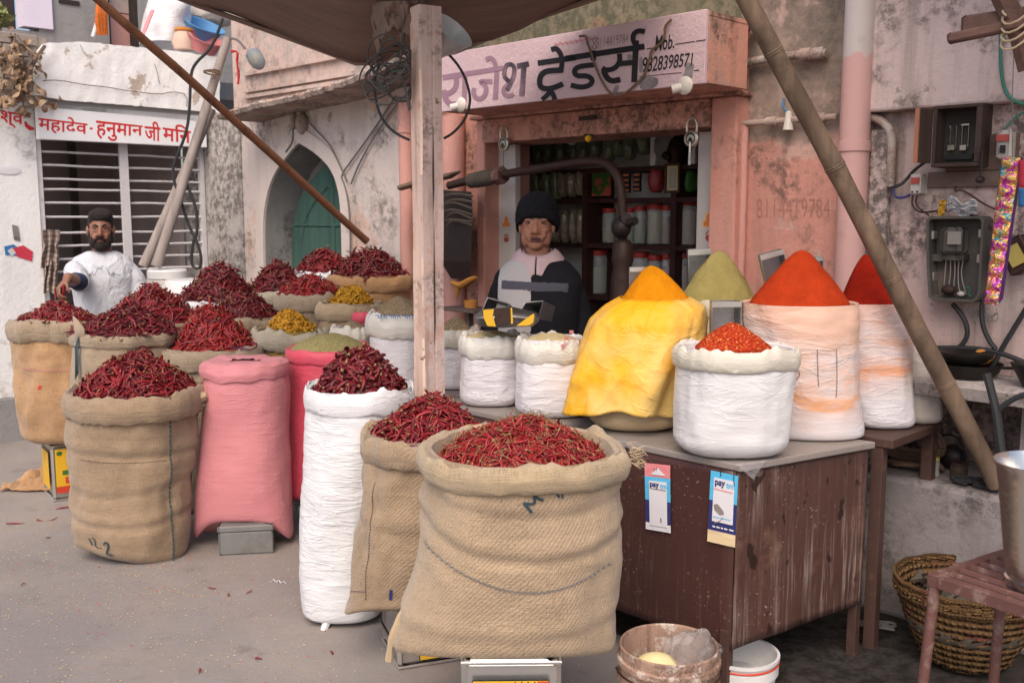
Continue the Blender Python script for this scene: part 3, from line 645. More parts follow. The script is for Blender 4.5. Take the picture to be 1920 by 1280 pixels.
# == SETTING
UC = -3.23                                             # corner between shop row and temple
uu = lambda px, n=0.0: V(px, 300, n)[0]
def zz(px, py, n=0.0): return V(px, py, n)[1]
b = MB(); b.grid(lambda a, c: (lerp(-14, 14, a), lerp(-12, 16, c), 0), 40, 40)
b.build('street', M['street'])
g = bpy.data.objects['street']; tag(g, 'dusty grey street with scattered seeds and bits of red chilli', 'street', kind='structure')
b = MB(); b.add([W(-.9, .02, .004), W(3.6, .02, .004), W(3.6, .82, .004), W(1.6, 1.02, .004), W(-.2, 1.05, .004)], [(0, 1, 2, 3, 4)])  # near-black sheet along the shop wall and below the counter
tag(b.build('dark_ground', M['ground_dark']), 'dark ground under the brown counter and beside the wicker basket', 'ground', kind='structure')
# -- temple with grille window
tm = thing('temple_building', 'white lime-washed temple front with a barred opening', 'temple', W(UC, 1.2, 0))
def tbox(mb, n0, n1, u0, u1, z0, z1, m=0): return mb.wbox(u0, u1, n0, n1, z0, z1, m)
nL = T(75, 400, UC)[0]; nR = T(388, 400, UC)[0]; zS0 = T(75, 256, UC)[1]; zP = T(40, 742, UC)[1]
zTop = T(240, 95, UC)[1]
b = MB()
tbox(b, nL, 3.2, UC-.35, UC, zP, zS0+.35)               # pier beside the grille
b.build('wall', M['w_white'], tm, smooth=False)
b = MB(); tbox(b, .02, 3.2, UC-.35, UC+.05, 0, zP-.003)
b.build('plinth', M['w_grey'], tm, smooth=False)
b = MB(); tbox(b, nR, nL-.002, UC-.33, UC-.004, zP, .62)
b.build('low_wall', M['w_streaked'], tm, smooth=False)
b = MB(); tbox(b, .001, nR-.002, UC-.35, UC-.002, zP, zS0+.3)
b.build('corner_pier', M['w_streaked'], tm, smooth=False)
b = MB(); tbox(b, .02, 3.1, UC-1.6, UC-1.5, 0, 2.6); tbox(b, .02, .06, UC-1.5, UC-.36, 0, 2.6); tbox(b, .02, 3.1, UC-1.5, UC-.36, 2.45, 2.55)
b.build('inner_room', M['temple_in'], tm, smooth=False)
b = MB()
for px, w_, m_ in ((440/2.977, .05, 0), (752/2.977, .03, 1), (995/2.977, .03, 1)):
 n_ = T(px, 400, UC-1.3)[0]; tbox(b, n_-w_/2, n_+w_/2, UC-1.4, UC-1.35, .3, 2.4, m_)
n0 = T(980/2.977, 400, UC-1.3)[0]; n1 = T(770/2.977, 400, UC-1.3)[0]; tbox(b, n0, n1, UC-1.48, UC-1.44, .4, 1.75, 2)
b.build('inner_post', [M['rag'], M['rag_orange'], M['lid_red']], tm, smooth=False)
def edge_noise(i, a): return a*nz(i*.61, 3.1, seed_)
seed_ = 1.3
top = []; bot = []
for i in range(41):
 t = i/40; px = lerp(66, 412, t)
 yt = interp([66, 80, 150, 250, 330, 412], [112, 82, 78, 88, 96, 108], px); yb = interp([66, 120, 250, 330, 412], [178, 188, 198, 205, 212], px)
 n_, z_ = T(px, yt, UC+.13); top.append((n_, z_+.012*nz(i*.9, 1)))
 n_, z_ = T(px, yb, UC+.13); bot.append((n_, z_+.006*nz(i*.8, 5)))
b = MB()
fr = [[W(UC+.13+.012*nz(i*.7, k*.9, 2), lerp(bot[i][0], top[i][0], k/8), lerp(bot[i][1], top[i][1], k/8)) for i in range(41)] for k in range(9)]
bk = [[p-U*.35 for p in r] for r in fr]
n_ = 41
b.rings([fr[0]]+fr[1:]+[bk[8]]+[bk[0]]+[fr[0]], closed=False)
b.add([fr[k][0] for k in range(9)]+[bk[k][0] for k in range(9)], [(k, k+1, k+10, k+9) for k in range(8)])
b.add([fr[k][40] for k in range(9)]+[bk[k][40] for k in range(9)], [(k, k+1, k+10, k+9) for k in range(8)])
b.build('parapet', M['w_white'], tm)
b = MB()
i0 = T(412, 210, UC+.10)
b.rings([[W(UC+.10, lerp(bot[0][0]+.02, bot[40][0], t), lerp(bot[0][1], bot[40][1], t)-.004) for t in (0, .25, .5, .75, 1)],
         [W(UC+.10, lerp(bot[0][0]+.02, bot[40][0], t), lerp(bot[0][1], bot[40][1], t)-.07) for t in (0, .25, .5, .75, 1)],
         [W(UC-.3, lerp(bot[0][0]+.02, bot[40][0], t), lerp(bot[0][1], bot[40][1], t)-.07) for t in (0, .25, .5, .75, 1)]], closed=False)
b.build('lintel', M['w_grey'], tm, smooth=False)
for pts, w_ in (([(80, 152), (110, 150), (150, 158), (200, 163), (250, 172), (300, 178), (322, 172), (345, 176)], 1.6), ([(290, 120), (296, 140), (300, 158)], 1.1), ([(150, 84), (158, 100), (170, 112)], .9), ([(345, 176), (352, 186), (350, 200)], 1.4)):
 b = MB(); q = curve2([(x+1.5*nz(k*3.1, x), y) for k, (x, y) in enumerate(pts)], 1); b.stroke([(x, y+1.2*nz(x*.2, 4)) for x, y in q], w_, lambda x, y: TW(x, y, UC+.146)); b.build('crack', M['twig'], tm, smooth=False)
b = MB()
for r_ in range(5):
 zb = T(40, 62+r_*22, UC+.1)[1]; off = .06 if r_ % 2 else 0
 for k in range(8):
  n0 = T(72, 80, UC+.1)[0]+off+k*.16
  tbox(b, n0+.004, n0+.155, UC-.2, UC+.10+.008*nz(k, r_, 4), zb-.072, zb-.004)
tbox(b, T(72, 80, UC)[0]-.02, 3.2, UC-.2, UC+.085, T(40, 172, UC+.1)[1], T(40, 62, UC+.1)[1]-.01)
b.build('brick_course', M['brick'], tm, smooth=False, bevel=.006)
uB = UC-1.15
b = MB(); tbox(b, -.8, 3.3, uB-.1, UC-.22, zTop-.25, zTop-.12)
b.build('terrace_floor', M['w_grey'], tm, smooth=False)
nwin0, nwin1 = T(40, 20, uB)[0], T(-60, 20, uB)[0]
nd0, nd1 = T(262, 20, uB)[0], T(203, 20, uB)[0]
b = MB()
tbox(b, nd1, nwin0-.12, uB-.2, uB, zTop-.12, 4.6); tbox(b, -1.5, nd0, uB-.2, uB, zTop-.12, 4.6); tbox(b, nd0, nd1, uB-.25, uB-.2, zTop-.12, 4.6)
tbox(b, nwin0-.12, 3.4, uB-.2, uB, zTop-.12, T(30, 55, uB)[1])
b.build('upper_wall', M['w_grey'], tm, smooth=False)
b = MB(); n0, n1 = T(98, 20, uB+.03)[0], T(42, 20, uB+.03)[0]; tbox(b, n0, n1, uB-.1, uB+.03, T(60, 52, uB)[1], 4.6); b.build('upper_window_frame', M['curtain'], tm, smooth=False)
b = MB(); tbox(b, n1+.002, 3.4, uB-.19, uB-.12, T(30, 52, uB)[1], 4.6); b.build('upper_window', M['dark_in'], tm, smooth=False)
b = MB(); tbox(b, nd0+.03, nd1-.03, uB-.18, uB-.14, zTop-.1, T(230, 20, uB)[1], 0); tbox(b, nd0+.03, nd1-.03, uB-.18, uB-.14, T(230, 18, uB)[1], 4.6, 1)
tbox(b, nd0, nd0+.03, uB-.2, uB-.04, zTop-.1, 4.6, 2); tbox(b, nd1-.03, nd1, uB-.2, uB-.04, zTop-.1, 4.6, 2)
b.build('upper_door', [M['pipe_pink'], M['w_pinkup'], M['dark_in']], tm, smooth=False)
b = MB(); n0, n1 = T(150, 5, uB+.02)[0], T(112, 5, uB+.02)[0]; tbox(b, n0, n1, uB-.05, uB+.012, T(130, 9, uB)[1], T(130, 1, uB)[1]); b.build('wall_niche', M['dark_in'], tm, smooth=False)
gr = thing('window_grille', 'white painted iron grille of horizontal bars, rust at the joints, closing the temple opening', 'grille', W(UC, (nL+nR)/2, .7))
zb0, zb1 = .62, zS0
for a_ in (nL-.035, nR+.003): fb = MB(); tbox(fb, a_, a_+.032, UC-.05, UC-.01, zb0, zb1); fb.build('side_frame', M['bar_white'], gr, smooth=False)
n0, n1 = T(245, 400, UC+.01)[0], T(230, 400, UC+.01)[0]
b = MB(); tbox(b, n0, n1, UC-.012, UC+.012, zb0, zb1); b.build('upright', M['bar_white'], gr, smooth=False)
zs = [T(80, y, UC)[1] for y in (284, 309, 335, 355, 380, 407, 437, 462, 487, 512, 545, 580)]
for z_ in zs:
 b = MB(); b.tube([W(UC-.03+.004*nz(i, z_*9), lerp(nL-.03, nR+.02, i/8), z_+.006*nz(i*.7, z_*7)) for i in range(9)], .008, 8); b.build('bar', M['bar_white'], gr)
ts = thing('temple_sign', 'white temple sign with bold red Devanagari lettering above the barred opening', 'sign', TW(225, 240, UC+.1))
c4 = [T(68, 188, UC+.1), T(386, 221, UC+.1), T(386, 281, UC+.1), T(73, 256, UC+.1)]
zt, zb_ = (c4[0][1]+c4[1][1])/2, (c4[2][1]+c4[3][1])/2; nA, nB = c4[0][0], c4[1][0]
b = MB(); tbox(b, nB, nA, UC+.055, UC+.10, zb_, zt); b.build('board', M['sign_white'], ts, smooth=False, bevel=.004)
tf = lambda u0: (lambda x, y: W(u0, x, y))
b = MB()
def tword(txt, x0, x1, y0l, y0r, hl, hr, bold=.016, u0=UC+.1015):
 vs, fs, bb = text_shape(txt, bold)
 out = []
 for x, y in vs:
  s_ = (x-bb[0])/(bb[1]-bb[0]); t_ = (y-bb[2])/(bb[3]-bb[2]); px = lerp(x0, x1, s_)
  py = lerp(lerp(y0l, y0r, s_)+lerp(hl, hr, s_), lerp(y0l, y0r, s_), t_); n_, z_ = T(px, py, u0); out.append(W(u0, n_, z_))
 b.add(out, fs)
tword('महादेव', 72, 164, 212, 224, 36, 32)
tword('हनुमान', 180, 268, 226, 236, 40, 26)
tword('जी', 271, 301, 226, 229, 36, 36)
tword('मिन', 305, 358, 229, 237, 34, 32)
b.stroke([(168, 240.5), (174, 241.5)], 3.4, lambda x, y: TW(x, y, UC+.1015))
b.stroke([(368, 265.6), (373, 266.4)], 3.4, lambda x, y: TW(x, y, UC+.1015))
b.build('lettering', M['ink_red'], ts, smooth=False)
b = MB(); tword('श्व', 1, 44, 206, 214, 32, 28, u0=UC+.0025); b.stroke([(47, 228), (50, 236), (57, 241), (64, 242)], [4, 7, 8, 4], lambda x, y: TW(x, y, UC+.0025))
b.build('wall_lettering', M['ink_red'], tm, smooth=False, label='red painted Devanagari letters on the white pier')
b = MB(); b.ell(TW(17, 320, UC+.004), (.075, .002, .028), ax=(-N, U, Z), m=0); b.build('pale_sticker', M['st_white'], tm)
b = MB(); f2 = lambda x, y: TW(x, y, UC+.004)
for poly, m_ in ((((8, 462), (26, 458), (40, 470), (36, 480), (10, 478)), 0), (((20, 466), (44, 460), (62, 472), (60, 490), (34, 482)), 1), (((14, 470), (22, 464), (30, 474), (22, 481)), 2), (((22, 421), (34, 424), (38, 452), (26, 450)), 3)):
 b.add([f2(*p)+U*(.0006*m_) for p in poly], [tuple(range(len(poly)))], m_)
b.build('torn_poster', [M['pack_blue'], M['pack_red'], M['paper'], M['w_plinth']], tm, smooth=False)
# -- house with the arched door
uE = uu(758); zEave = 2.22
ah = thing('arched_house', 'pale plastered house wall with a pointed arch recess beside the temple', 'house', W((UC+uE)/2, 0, 0))
AL = [(497, 600), (496, 500), (496, 430), (500, 385), (508, 350), (520, 322), (536, 300), (552, 281), (564, 269)]
AR = [(564, 269), (584, 281), (604, 296), (622, 316), (634, 342), (641, 380), (643, 430), (643, 500), (643, 600)]
al = [V(*p) for p in AL]; ar = [V(*p) for p in AR]
al[0] = (al[2][0], .3); al[1] = (al[2][0], .8); ar[-1] = (ar[-3][0], .3); ar[-2] = (ar[-3][0], .8)
arch = al + ar[1:]
arch = [(p.x, p.y) for p in chaikin([(x, z, 0) for x, z in al], 2)] + [(p.x, p.y) for p in chaikin([(x, z, 0) for x, z in ar], 2)][1:]
b = MB(); uS = uu(454)
def outer(p):
 u_, z_ = p; cu, cz = (al[0][0]+ar[-1][0])/2, 1.0
 return None
uA0, uA1 = arch[0][0], arch[-1][0]
b.add([W(uS, 0, .3), W(uA0, 0, .3), W(uA0, 0, zEave), W(uS, 0, zEave)], [(0, 1, 2, 3)])
b.add([W(uA1, 0, .3), W(uE+.2, 0, .3), W(uE+.2, 0, zEave), W(uA1, 0, zEave)], [(0, 1, 2, 3)])
ap = [p for p in arch if p[1] > .3001]
vs = [W(u_, 0, z_) for u_, z_ in arch]+[W(u_, 0, zEave) for u_, z_ in arch]; k = len(arch)
fs = [(i, i+1, k+i+1, k+i) for i in range(k-1) if abs(arch[i][0]-arch[i+1][0]) > 1e-5]
b.add(vs, fs)
b.build('wall', M['w_arch'], ah, smooth=False)
b = MB(); b.wbox(UC+.001, uS-.002, -.2, .012, 0, zEave); b.build('corner_wall', M['w_streaked'], ah, smooth=False)
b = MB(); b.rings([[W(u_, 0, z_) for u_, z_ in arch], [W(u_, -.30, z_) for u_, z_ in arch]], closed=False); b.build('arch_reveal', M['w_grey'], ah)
cu, cz = (uA0+uA1)/2, 1.2
def off(p, e, i, k):
 a = Vector((*arch[max(i-1, 0)], 0)); c = Vector((*arch[min(i+1, k-1)], 0)); d = (c-a).normalized(); nn = Vector((-d.y, d.x, 0))
 return (p[0]+nn.x*e, p[1]+nn.y*e)
inn = [off(p, .002, i, k) for i, p in enumerate(arch)]; out = [off(p, .10, i, k) for i, p in enumerate(arch)]
b = MB(); b.rings([[W(u_, .0, z_) for u_, z_ in inn], [W(u_, .016, z_) for u_, z_ in inn], [W(u_, .016, z_) for u_, z_ in out], [W(u_, 0, z_) for u_, z_ in out]], closed=False); b.build('arch_band', M['w_band'], ah, smooth=False)
dn = -.24
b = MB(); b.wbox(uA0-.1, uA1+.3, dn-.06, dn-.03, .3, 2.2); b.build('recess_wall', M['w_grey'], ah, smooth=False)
du0, du1 = V(553, 450, dn)[0], V(655, 450, dn)[0]
def dz(x): return 1.0
du1 = du0+(uA1-uA0)*1.02; sh_ = du0-uA0
darch = [(u_+sh_, .3+(z_-.3)*.93) for u_, z_ in arch if z_ > .3001]
b = MB(); pl = [(du0, .3)]+darch+[(du1, .3)]; b.prism([W(u_, dn-.02, z_) for u_, z_ in pl], N*.05)
dr = b.build('door', M['door_green'], ah, smooth=False, bevel=.004)
b = MB()
sc_ = [(lerp(u_, (du0+du1)/2, .24), .3+(z_-.3)*.90) for u_, z_ in darch]
b.tube([W(sc_[0][0], dn+.03, .3)]+[W(u_, dn+.03, z_) for u_, z_ in sc_]+[W(sc_[-1][0], dn+.03, .3)], .012, 6)
b.tube([W((du0+du1)/2+.05, dn+.03, .3), W((du0+du1)/2+.05, dn+.03, 1.9)], .016, 6)
b.tube([W(du0+.06, dn+.03, 1.42), W(du1-.06, dn+.03, 1.42)], .012, 6)
b.build('door_moulding', M['door_green'], dr)
b = MB(); rows = []
for i in range(61):
 t = i/60; px = lerp(405, 762, t); yb = interp([405, 470, 560, 640, 700, 762], [224, 205, 186, 163, 138, 108], px)
 p0 = V(px, yb, .34); e = .34+.03*nz(i*.9, 2.2)+.012*nz(i*3.1, 7); zb = p0[1]+.006*nz(i*1.7, 1)
 rows.append([W(p0[0], -.03, zb+.10), W(p0[0], e-.03, zb+.045+.008*nz(i*2.3, 4)), W(p0[0], e, zb+.024), W(p0[0], e-.012, zb), W(p0[0], .2, zb+.012*nz(i*.8, 9)), W(p0[0], -.03, zb+.0)])
b.rings(rows, closed=False); b.build('eave', M['eave'], ah)
b = MB(); b.wbox(V(437, 150, -.06)[0], uE+.4, -.25, -.06, zEave-.2, 4.4)
b.build('upper_wall', M['w_pinkup'], ah, smooth=False)
b = MB()
for y_ in (112, 146, 158):
 z_ = V(560, y_+8, -.03)[1]; b.wbox(V(455, 150, -.03)[0], uE+.3, -.062, -.03, z_-.012, z_+.012)
b.build('string_course', M['w_pinkup'], ah, smooth=False)
b = MB(); b.ell(VW(566, 232, .02), (.05, .04, .07), ax=(U, N, Z)); b.ell(VW(550, 225, .015), (.02, .02, .06), ax=(U, N, Z)); b.build('bracket_stump', M['brick'], ah)
b = MB(); b.wbox(UC+.0, uE+.3, 0.02, .78, 0, .315); b.wbox(uE+.3, .28, .02, 1.0, 0, .315); b.build('plinth', M['w_plinth'], ah, smooth=False)
cabs = [[(742, 180), (700, 245), (660, 300), (638, 330), (646, 345), (654, 380), (657, 440), (657, 490)], [(752, 185), (712, 240), (676, 300), (658, 345)], [(568, 215), (588, 240), (618, 270), (630, 295), (642, 320), (650, 340)], [(545, 205), (552, 262), (536, 285)]]
for pts in cabs:
 b = MB(); b.tube(chaikin([VW(x, y, .02) for x, y in pts], 2), .0055, 6)
 tag(b.build('wall_cable', M['cable_grey']), {742: 'old grey cable running down beside the arch to the chilli sacks', 752: 'thin cable sloping down the pale wall between arch and pink pipe', 568: 'cable hugging the curve of the arch band', 545: 'short stub of cable above the arch crown'}[pts[0][0]], 'cable', 'old cables on the arched house')
# -- shop
sh = thing('shop_building', 'pink washed spice shop front with mould stains and an open shutter', 'shop', W(.9, 0, 0))
oL, oR = uu(930), uu(1352); zO = 1.86
uJ0, uJ1 = V(900, 300, .06)[0], V(1386, 300, .06)[0]
uP = uu(1600); 
b = MB(); b.wbox(uE+.2, uJ0, -.25, 0, 0, 2.25); b.build('side_wall', M['w_salmon_dirty'], sh, smooth=False)
b = MB(); b.wbox(uJ1, uP, -.25, 0, 0, 2.6); b.build('wall', M['w_shop'], sh, smooth=False)
b = MB(); b.wbox(uE+.2, uJ1-.002, -.25, .02, 2.251, 4.4); b.build('upper_slab', M['w_green'], sh, smooth=False)
b = MB(); b.wbox(uJ1, uP+.01, -.25, .012, 2.601, 4.4); b.build('upper_wall', M['w_mould'], sh, smooth=False)
for a, c in ((uJ0, oL), (oR, uJ1)):
 b = MB(); b.wbox(a, c, -.26, .085, 0, 1.98); b.build('jamb', M['w_salmon'], sh, smooth=False, bevel=.008)
b = MB(); b.wbox(oL+.002, oR-.002, -.2, .105, zO, 1.978); b.wbox(uJ0-.02, uJ1+.02, -.2, .12, 1.9805, 2.0); b.build('lintel', M['w_salmon_dirty'], sh, smooth=False, bevel=.006)
b = MB(); b.wbox(uE+.2, uJ1, -.24, -.002, 2.0, 2.25); b.build('head_wall', M['w_salmon_dirty'], sh, smooth=False)
for a, c in ((932, 966), (1306, 1350)):
 b = MB(); u0, u1 = V(a, 400, -.02)[0], V(c, 400, -.02)[0]; b.wbox(u0, u1, -.06, -.02, .02, zO-.005)
 lf = b.build('door_leaf', M['door_white'], sh, smooth=False, bevel=.004)
 cx_ = (a+c)/2
 def dfn(n_): return lambda x, y: VW(x, y, n_)
 q = MB(); f_ = dfn(-.0185); f2_ = dfn(-.017)
 cy = 415 if a < 1000 else 412; s_ = .8 if a < 1000 else 1.0
 if a > 1000: q.add([f_(cx_+s_*x, cy+s_*y) for x, y in ((-11, 14), (-12, 4), (-6, -2), (-5, -10), (0, -16), (5, -10), (6, -2), (12, 4), (11, 14))], [tuple(range(9))], 1)
 q.add([f2_(cx_+s_*x, cy+s_*y) for x, y in ((-8, 12), (-9, 6), (-4, 1), (-4, -6), (0, -13), (4, -6), (4, 1), (9, 6), (8, 12))], [tuple(range(9))], 0)
 cy += 34
 q.add([f2_(cx_+s_*5.5*math.cos(t*.524), cy+s_*6.5*math.sin(t*.524)) for t in range(12)], [tuple(range(12))], 2)
 q.stroke([(cx_-5*s_, cy-7*s_), (cx_, cy-13*s_), (cx_+5*s_, cy-7*s_)], 2.4, f2_, 2)
 q.build('door_print', [M['sticker_a'], M['sticker_halo'], M['ganesh_red']], lf, smooth=False)
nB_ = -.85
b = MB(); b.wbox(oL-.5, oR+1.6, nB_-.1, nB_, 0, 2.4); b.wbox(oL-.6, oL-.5, nB_, -.27, 0, 2.4); b.wbox(oR+1.6, oR+1.7, nB_, -.27, 0, 2.4); b.wbox(oL-.5, oR+1.6, nB_, -.27, 2.3, 2.4)
b.build('inner_room', M['shop_in'], sh, smooth=False)
nS = nB_+.24                                             # front of the shelves
zsh = [zz(1150, y, nS) for y in (598, 545, 458, 372, 308)]
zsh = [V(1200, y, nS)[1] for y in (560, 459, 371, 312)]
sf = thing('shelf_unit', 'dark wooden wall shelves with jars at the back of the shop', 'shelf', W((oL+oR)/2, nB_+.1, .4))
for z_ in zsh:
 b = MB(); b.wbox(oL-.4, oR+1.4, nB_+.002, nS, z_-.025, z_); b.build('shelf', M['shelf'], sf, smooth=False)
for px in (1097, 1263):
 b = MB(); u_ = V(px, 400, nS)[0]; b.wbox(u_-.018, u_+.018, nB_+.004, nS+.004, .4, zsh[3]-.026); b.build('upright', M['shelf'], sf, smooth=False)
b = MB(); u0, u1 = V(1222, 290, nS)[0], V(1300, 290, nS)[0]; z0, z1 = zsh[3]+.002, V(1250, 250, nS)[1]+.05
cu = (u0+u1)/2; hw = (u1-u0)/2
pts = [(u0-.01, z0), (u0+.02, z0), (u0+.028, z0+.05), (u0+.012, z0+.08), (u0+.015, z0+.13), (u0+.03, z0+.16), (u0+.05, z0+.20), (cu, z0+.24), (u1-.05, z0+.20), (u1-.03, z0+.16), (u1-.012, z0+.08), (u1-.02, z0), (u1+.01, z0), (u1+.01, z1), (u0-.01, z1)]
b.prism([W(u_, nS-.02, z_) for u_, z_ in pts], N*.02); b.build('scalloped_niche', M['shop_in'], sf, smooth=False)
b = MB(); b.wbox(u0, u1, nB_+.01, nB_+.03, z0+.002, z1); b.build('niche_back', M['dark_in'], sf, smooth=False)
def vpipe(px, n, r, z0, z1, mat, label, cat='pipe', name='drainpipe'):
 t = thing(name, label, cat, W(V(px, 300, n)[0], n, z0)); u_ = V(px, 300, n)[0]
 b = MB(); b.tube([W(u_+.004*nz(i*.5, px), n, lerp(z0, z1, i/16)) for i in range(17)], r, 20); b.build('pipe', mat, t)
 for z_ in (z0+.55, z0+1.65):
  if z_ < z1-.1: b = MB(); b.lathe([(r+.001, -.02), (r+.006, -.018), (r+.006, .018), (r+.001, .02)], W(u_, n, z_), 20); b.build('collar', mat, t)
 return t
vpipe(761, .06, .040, .32, 2.12, M['pipe_pink'], 'salmon pink downpipe just behind the timber post', )
vpipe(850, .05, .062, .32, 2.02, M['pipe_pink'], 'thick salmon round pilaster under the faded end of the sign', 'pilaster', 'round_pilaster')
vpipe(1601, .075, .0555, .1, 4.3, M['pipe_big'], 'thick downpipe painted white above and pink below, behind the bamboo pole')
vpipe(1395, .03, .016, .3, V(1395, 232, .03)[1], M['pipe_pink'], 'thin pink conduit beside the shop doorway', 'conduit', 'conduit_pipe')
def conduit(pts, r, label, mat='conduit', couplers=(), name='conduit_pipe', n=.035):
 t = thing(name, label, 'conduit', VW(*pts[0], n)); P_ = chaikin([VW(x, y, n) for x, y in pts], 2)
 b = MB(); b.tube(P_, r, 10); b.build('pipe', M[mat], t)
 for px, py in couplers:
  q = VW(px, py, n); b = MB(); b.lathe([(r, -.025), (r*1.45, -.022), (r*1.45, .022), (r, .025)], q, 12, ax=(N, Z, U)); b.build('coupler', M[mat], t)
 return t
conduit([(1388, 220), (1387, 170), (1388, 135), (1400, 118), (1440, 110), (1500, 103), (1550, 100)], .017, 'grimy conduit bending round beside the sign box and running to a tap', couplers=((1512, 102), (1535, 101)))
conduit([(1392, 232), (1440, 229), (1500, 224), (1570, 219)], .013, 'level conduit under the mouldy patch, crossing behind the bamboo', couplers=((1447, 228), (1537, 221)))
conduit([(1618, 219), (1645, 222), (1664, 236), (1673, 258), (1672, 300), (1670, 350)], .016, 'bent conduit hooking down beside the thick downpipe')
conduit([(1322, 155), (1360, 140), (1390, 128)], .014, 'short dark conduit from the sign box end', n=.06)
t = thing('plug_socket', 'white hanging lamp holder cap on the mouldy wall behind the bamboo', 'lamp holder', VW(1478, 230, .03))
b = MB(); b.lathe([(.004, .05), (.012, .045), (.02, -.02), (.022, -.025), (.002, -.026)], VW(1478, 232, .04), 14); b.build('cap', M['bulb_white'], t)
b = MB(); b.tube(chaikin([VW(1470, 185, .01), VW(1467, 200, .02), VW(1476, 212, .04), VW(1478, 222, .04)], 2), .004, 6); b.build('flex', M['pack_blue'], t)
b = MB(); add_text(b, '8114419784', lambda x, y: VW(x, lerp(0, 0, 0)+y, .0025), (1418, 1556, 408, 372), 0, -.012)
b.build('scratched_number', M['ink_wall'], sh, smooth=False)
# -- right-hand bay
ba = thing('meter_bay_building', 'stained pale pink wall with meter boxes and stone ledges', 'building', W(2.6, 0, 0))
zl = zz(1780, 199, .07); uR = 5.2
b = MB(); b.wbox(uP+.02, uR, -.3, .07, zl, 4.4); b.build('upper_wall', M['w_right'], ba, smooth=False, bevel=.01)
z_s = V(1850, 716, .20)[1]; uQ = V(1640, 850, 0)[0]
b = MB(); b.wbox(uP+.001, uR, -.3, -.0, z_s-.05, zl-.002); b.wbox(uP+.001, uQ, -.3, 0, 0, z_s-.0505); b.wbox(uQ+.001, uR, -.6, -.3, 0, z_s-.0505); b.build('wall', M['w_bay'], ba, smooth=False)
b = MB(); u0, u1 = V(1626, 400, .03)[0], V(1664, 400, .03)[0]; b.wbox(u0, u1, .001, .04, .3, zz(1650, 243, .03)); b.build('pilaster_strip', M['w_bayleft'], ba, smooth=False, bevel=.01)
b = MB(); pts = []
for i in range(25):
 u_ = lerp(V(1740, 720, .1)[0], uR, i/24); e = .26+.02*nz(i*.8, 6)
 pts.append([W(u_, .001, z_s), W(u_, e-.02, z_s-.004), W(u_, e, z_s-.02), W(u_, e-.01, z_s-.062-.01*nz(i, 2)), W(u_, .001, z_s-.07)])
b.rings(pts, closed=False); b.build('stone_ledge', M['stone'], ba)
z_l = V(1750, 897, .10)[1]
b = MB(); b.wbox(uQ+.002, uR, -.299, .175, .0, z_l); b.build('lower_plinth', M['w_plinth'], ba, smooth=False, bevel=.02)
b = MB(); u0 = V(1886, 800, .24)[0]; b.wbox(u0, uR, -.298, .09, z_l+.001, z_s-.072); b.build('ledge_support', M['w_plinth'], ba, smooth=False)
print('ledge z', z_s, z_l, 'zl', zl)
# == SHOP SIGN
NS = .42
sx0, sx1 = -.10, V(1322, 100, NS)[0]; sz0, sz1 = 1.993, 2.268
ss = thing('shop_sign', 'pink shop sign box with black and faded violet Devanagari lettering and a phone number', 'sign', W((sx0+sx1)/2, .25, sz0))
b = MB(); b.wbox(sx0, sx1, NS-.02, NS, sz0, sz1); b.build('front_board', M['sign_pink'], ss, smooth=False, bevel=.003)
b = MB(); b.wbox(sx0, sx1+.004, .021, NS-.022, sz1-.02, sz1-.004); b.wbox(sx1-.02, sx1+.002, .125, NS-.022, sz0+.004, sz1-.021); b.wbox(sx0, sx0+.02, .021, NS-.022, sz0+.004, sz1-.021); b.wbox(sx0+.021, sx1-.021, .126, NS-.022, sz0+.002, sz0+.014)
b.build('casing', M['w_salmon_dirty'], ss, smooth=False)
SG = lambda x, y: VW(x, y, NS+.0018)
def A(x, y): return (820+x/6.4, 20+y/6.4)             # reading frames of the two sign close-ups
def B(x, y): return (1060+x/6.4, 20+y/6.4)
def brush(mb, pts, w, fr, m=0, it=2, lift=0.0):
 q = curve2([fr(*p) for p in pts], it) if it else [fr(*p) for p in pts]
 mb.stroke(q, w/6.4, (lambda x, y: VW(x, y, NS+.0018+lift)), m)
b = MB()                                                # faded letters
brush(b, [(62, 805), (330, 762)], 62, A, 0, 0)
brush(b, [(330, 762), (790, 690)], 58, A, 0, 0)
brush(b, [(225, 800), (232, 880), (200, 960), (110, 1010), (70, 960)], 62, A, 0, lift=.0003)
brush(b, [(75, 955), (90, 1040), (130, 1110), (190, 1130), (265, 1110)], 66, A, 0, lift=.0006)
brush(b, [(330, 780), (322, 1090)], 56, A, 0, 0, lift=.0009)
brush(b, [(660, 850), (490, 850), (570, 880), (590, 960), (560, 1040), (490, 1070), (430, 1010), (440, 930)], 56, A, 0, lift=.0003)
brush(b, [(712, 740), (695, 1065)], 58, A, 0, 0, lift=.0006)
brush(b, [(580, 590), (640, 560), (690, 620), (712, 730)], 52, A, 0, lift=.0012)
brush(b, [(850, 880), (790, 940), (800, 1010), (870, 1030), (915, 1000)], 52, A, 0, lift=.0003)
b.build('faded_lettering', M['ink_fade'], ss, smooth=False)
b = MB()
brush(b, [(800, 780), (815, 660), (880, 640), (930, 680), (915, 800), (880, 860), (830, 830), (800, 780)], 52, A, 0)
brush(b, [(900, 820), (870, 900), (830, 960)], 50, A, 0, lift=.0004)
brush(b, [(955, 670), (1100, 640)], 66, A, 0, 0)
brush(b, [(1040, 660), (1012, 1025)], 62, A, 0, 0, lift=.0006)
b.build('half_faded_lettering', M['ink_half'], ss, smooth=False)
b = MB()
brush(b, [(1205, 632), (1664, 565)], 66, A, 0, 0)
brush(b, [(-2, 578), (950, 432)], 70, B, 0, 0)
brush(b, [(1365, 470), (1430, 450), (1480, 520), (1500, 600), (1480, 740)], 60, A, 0, lift=.0004)
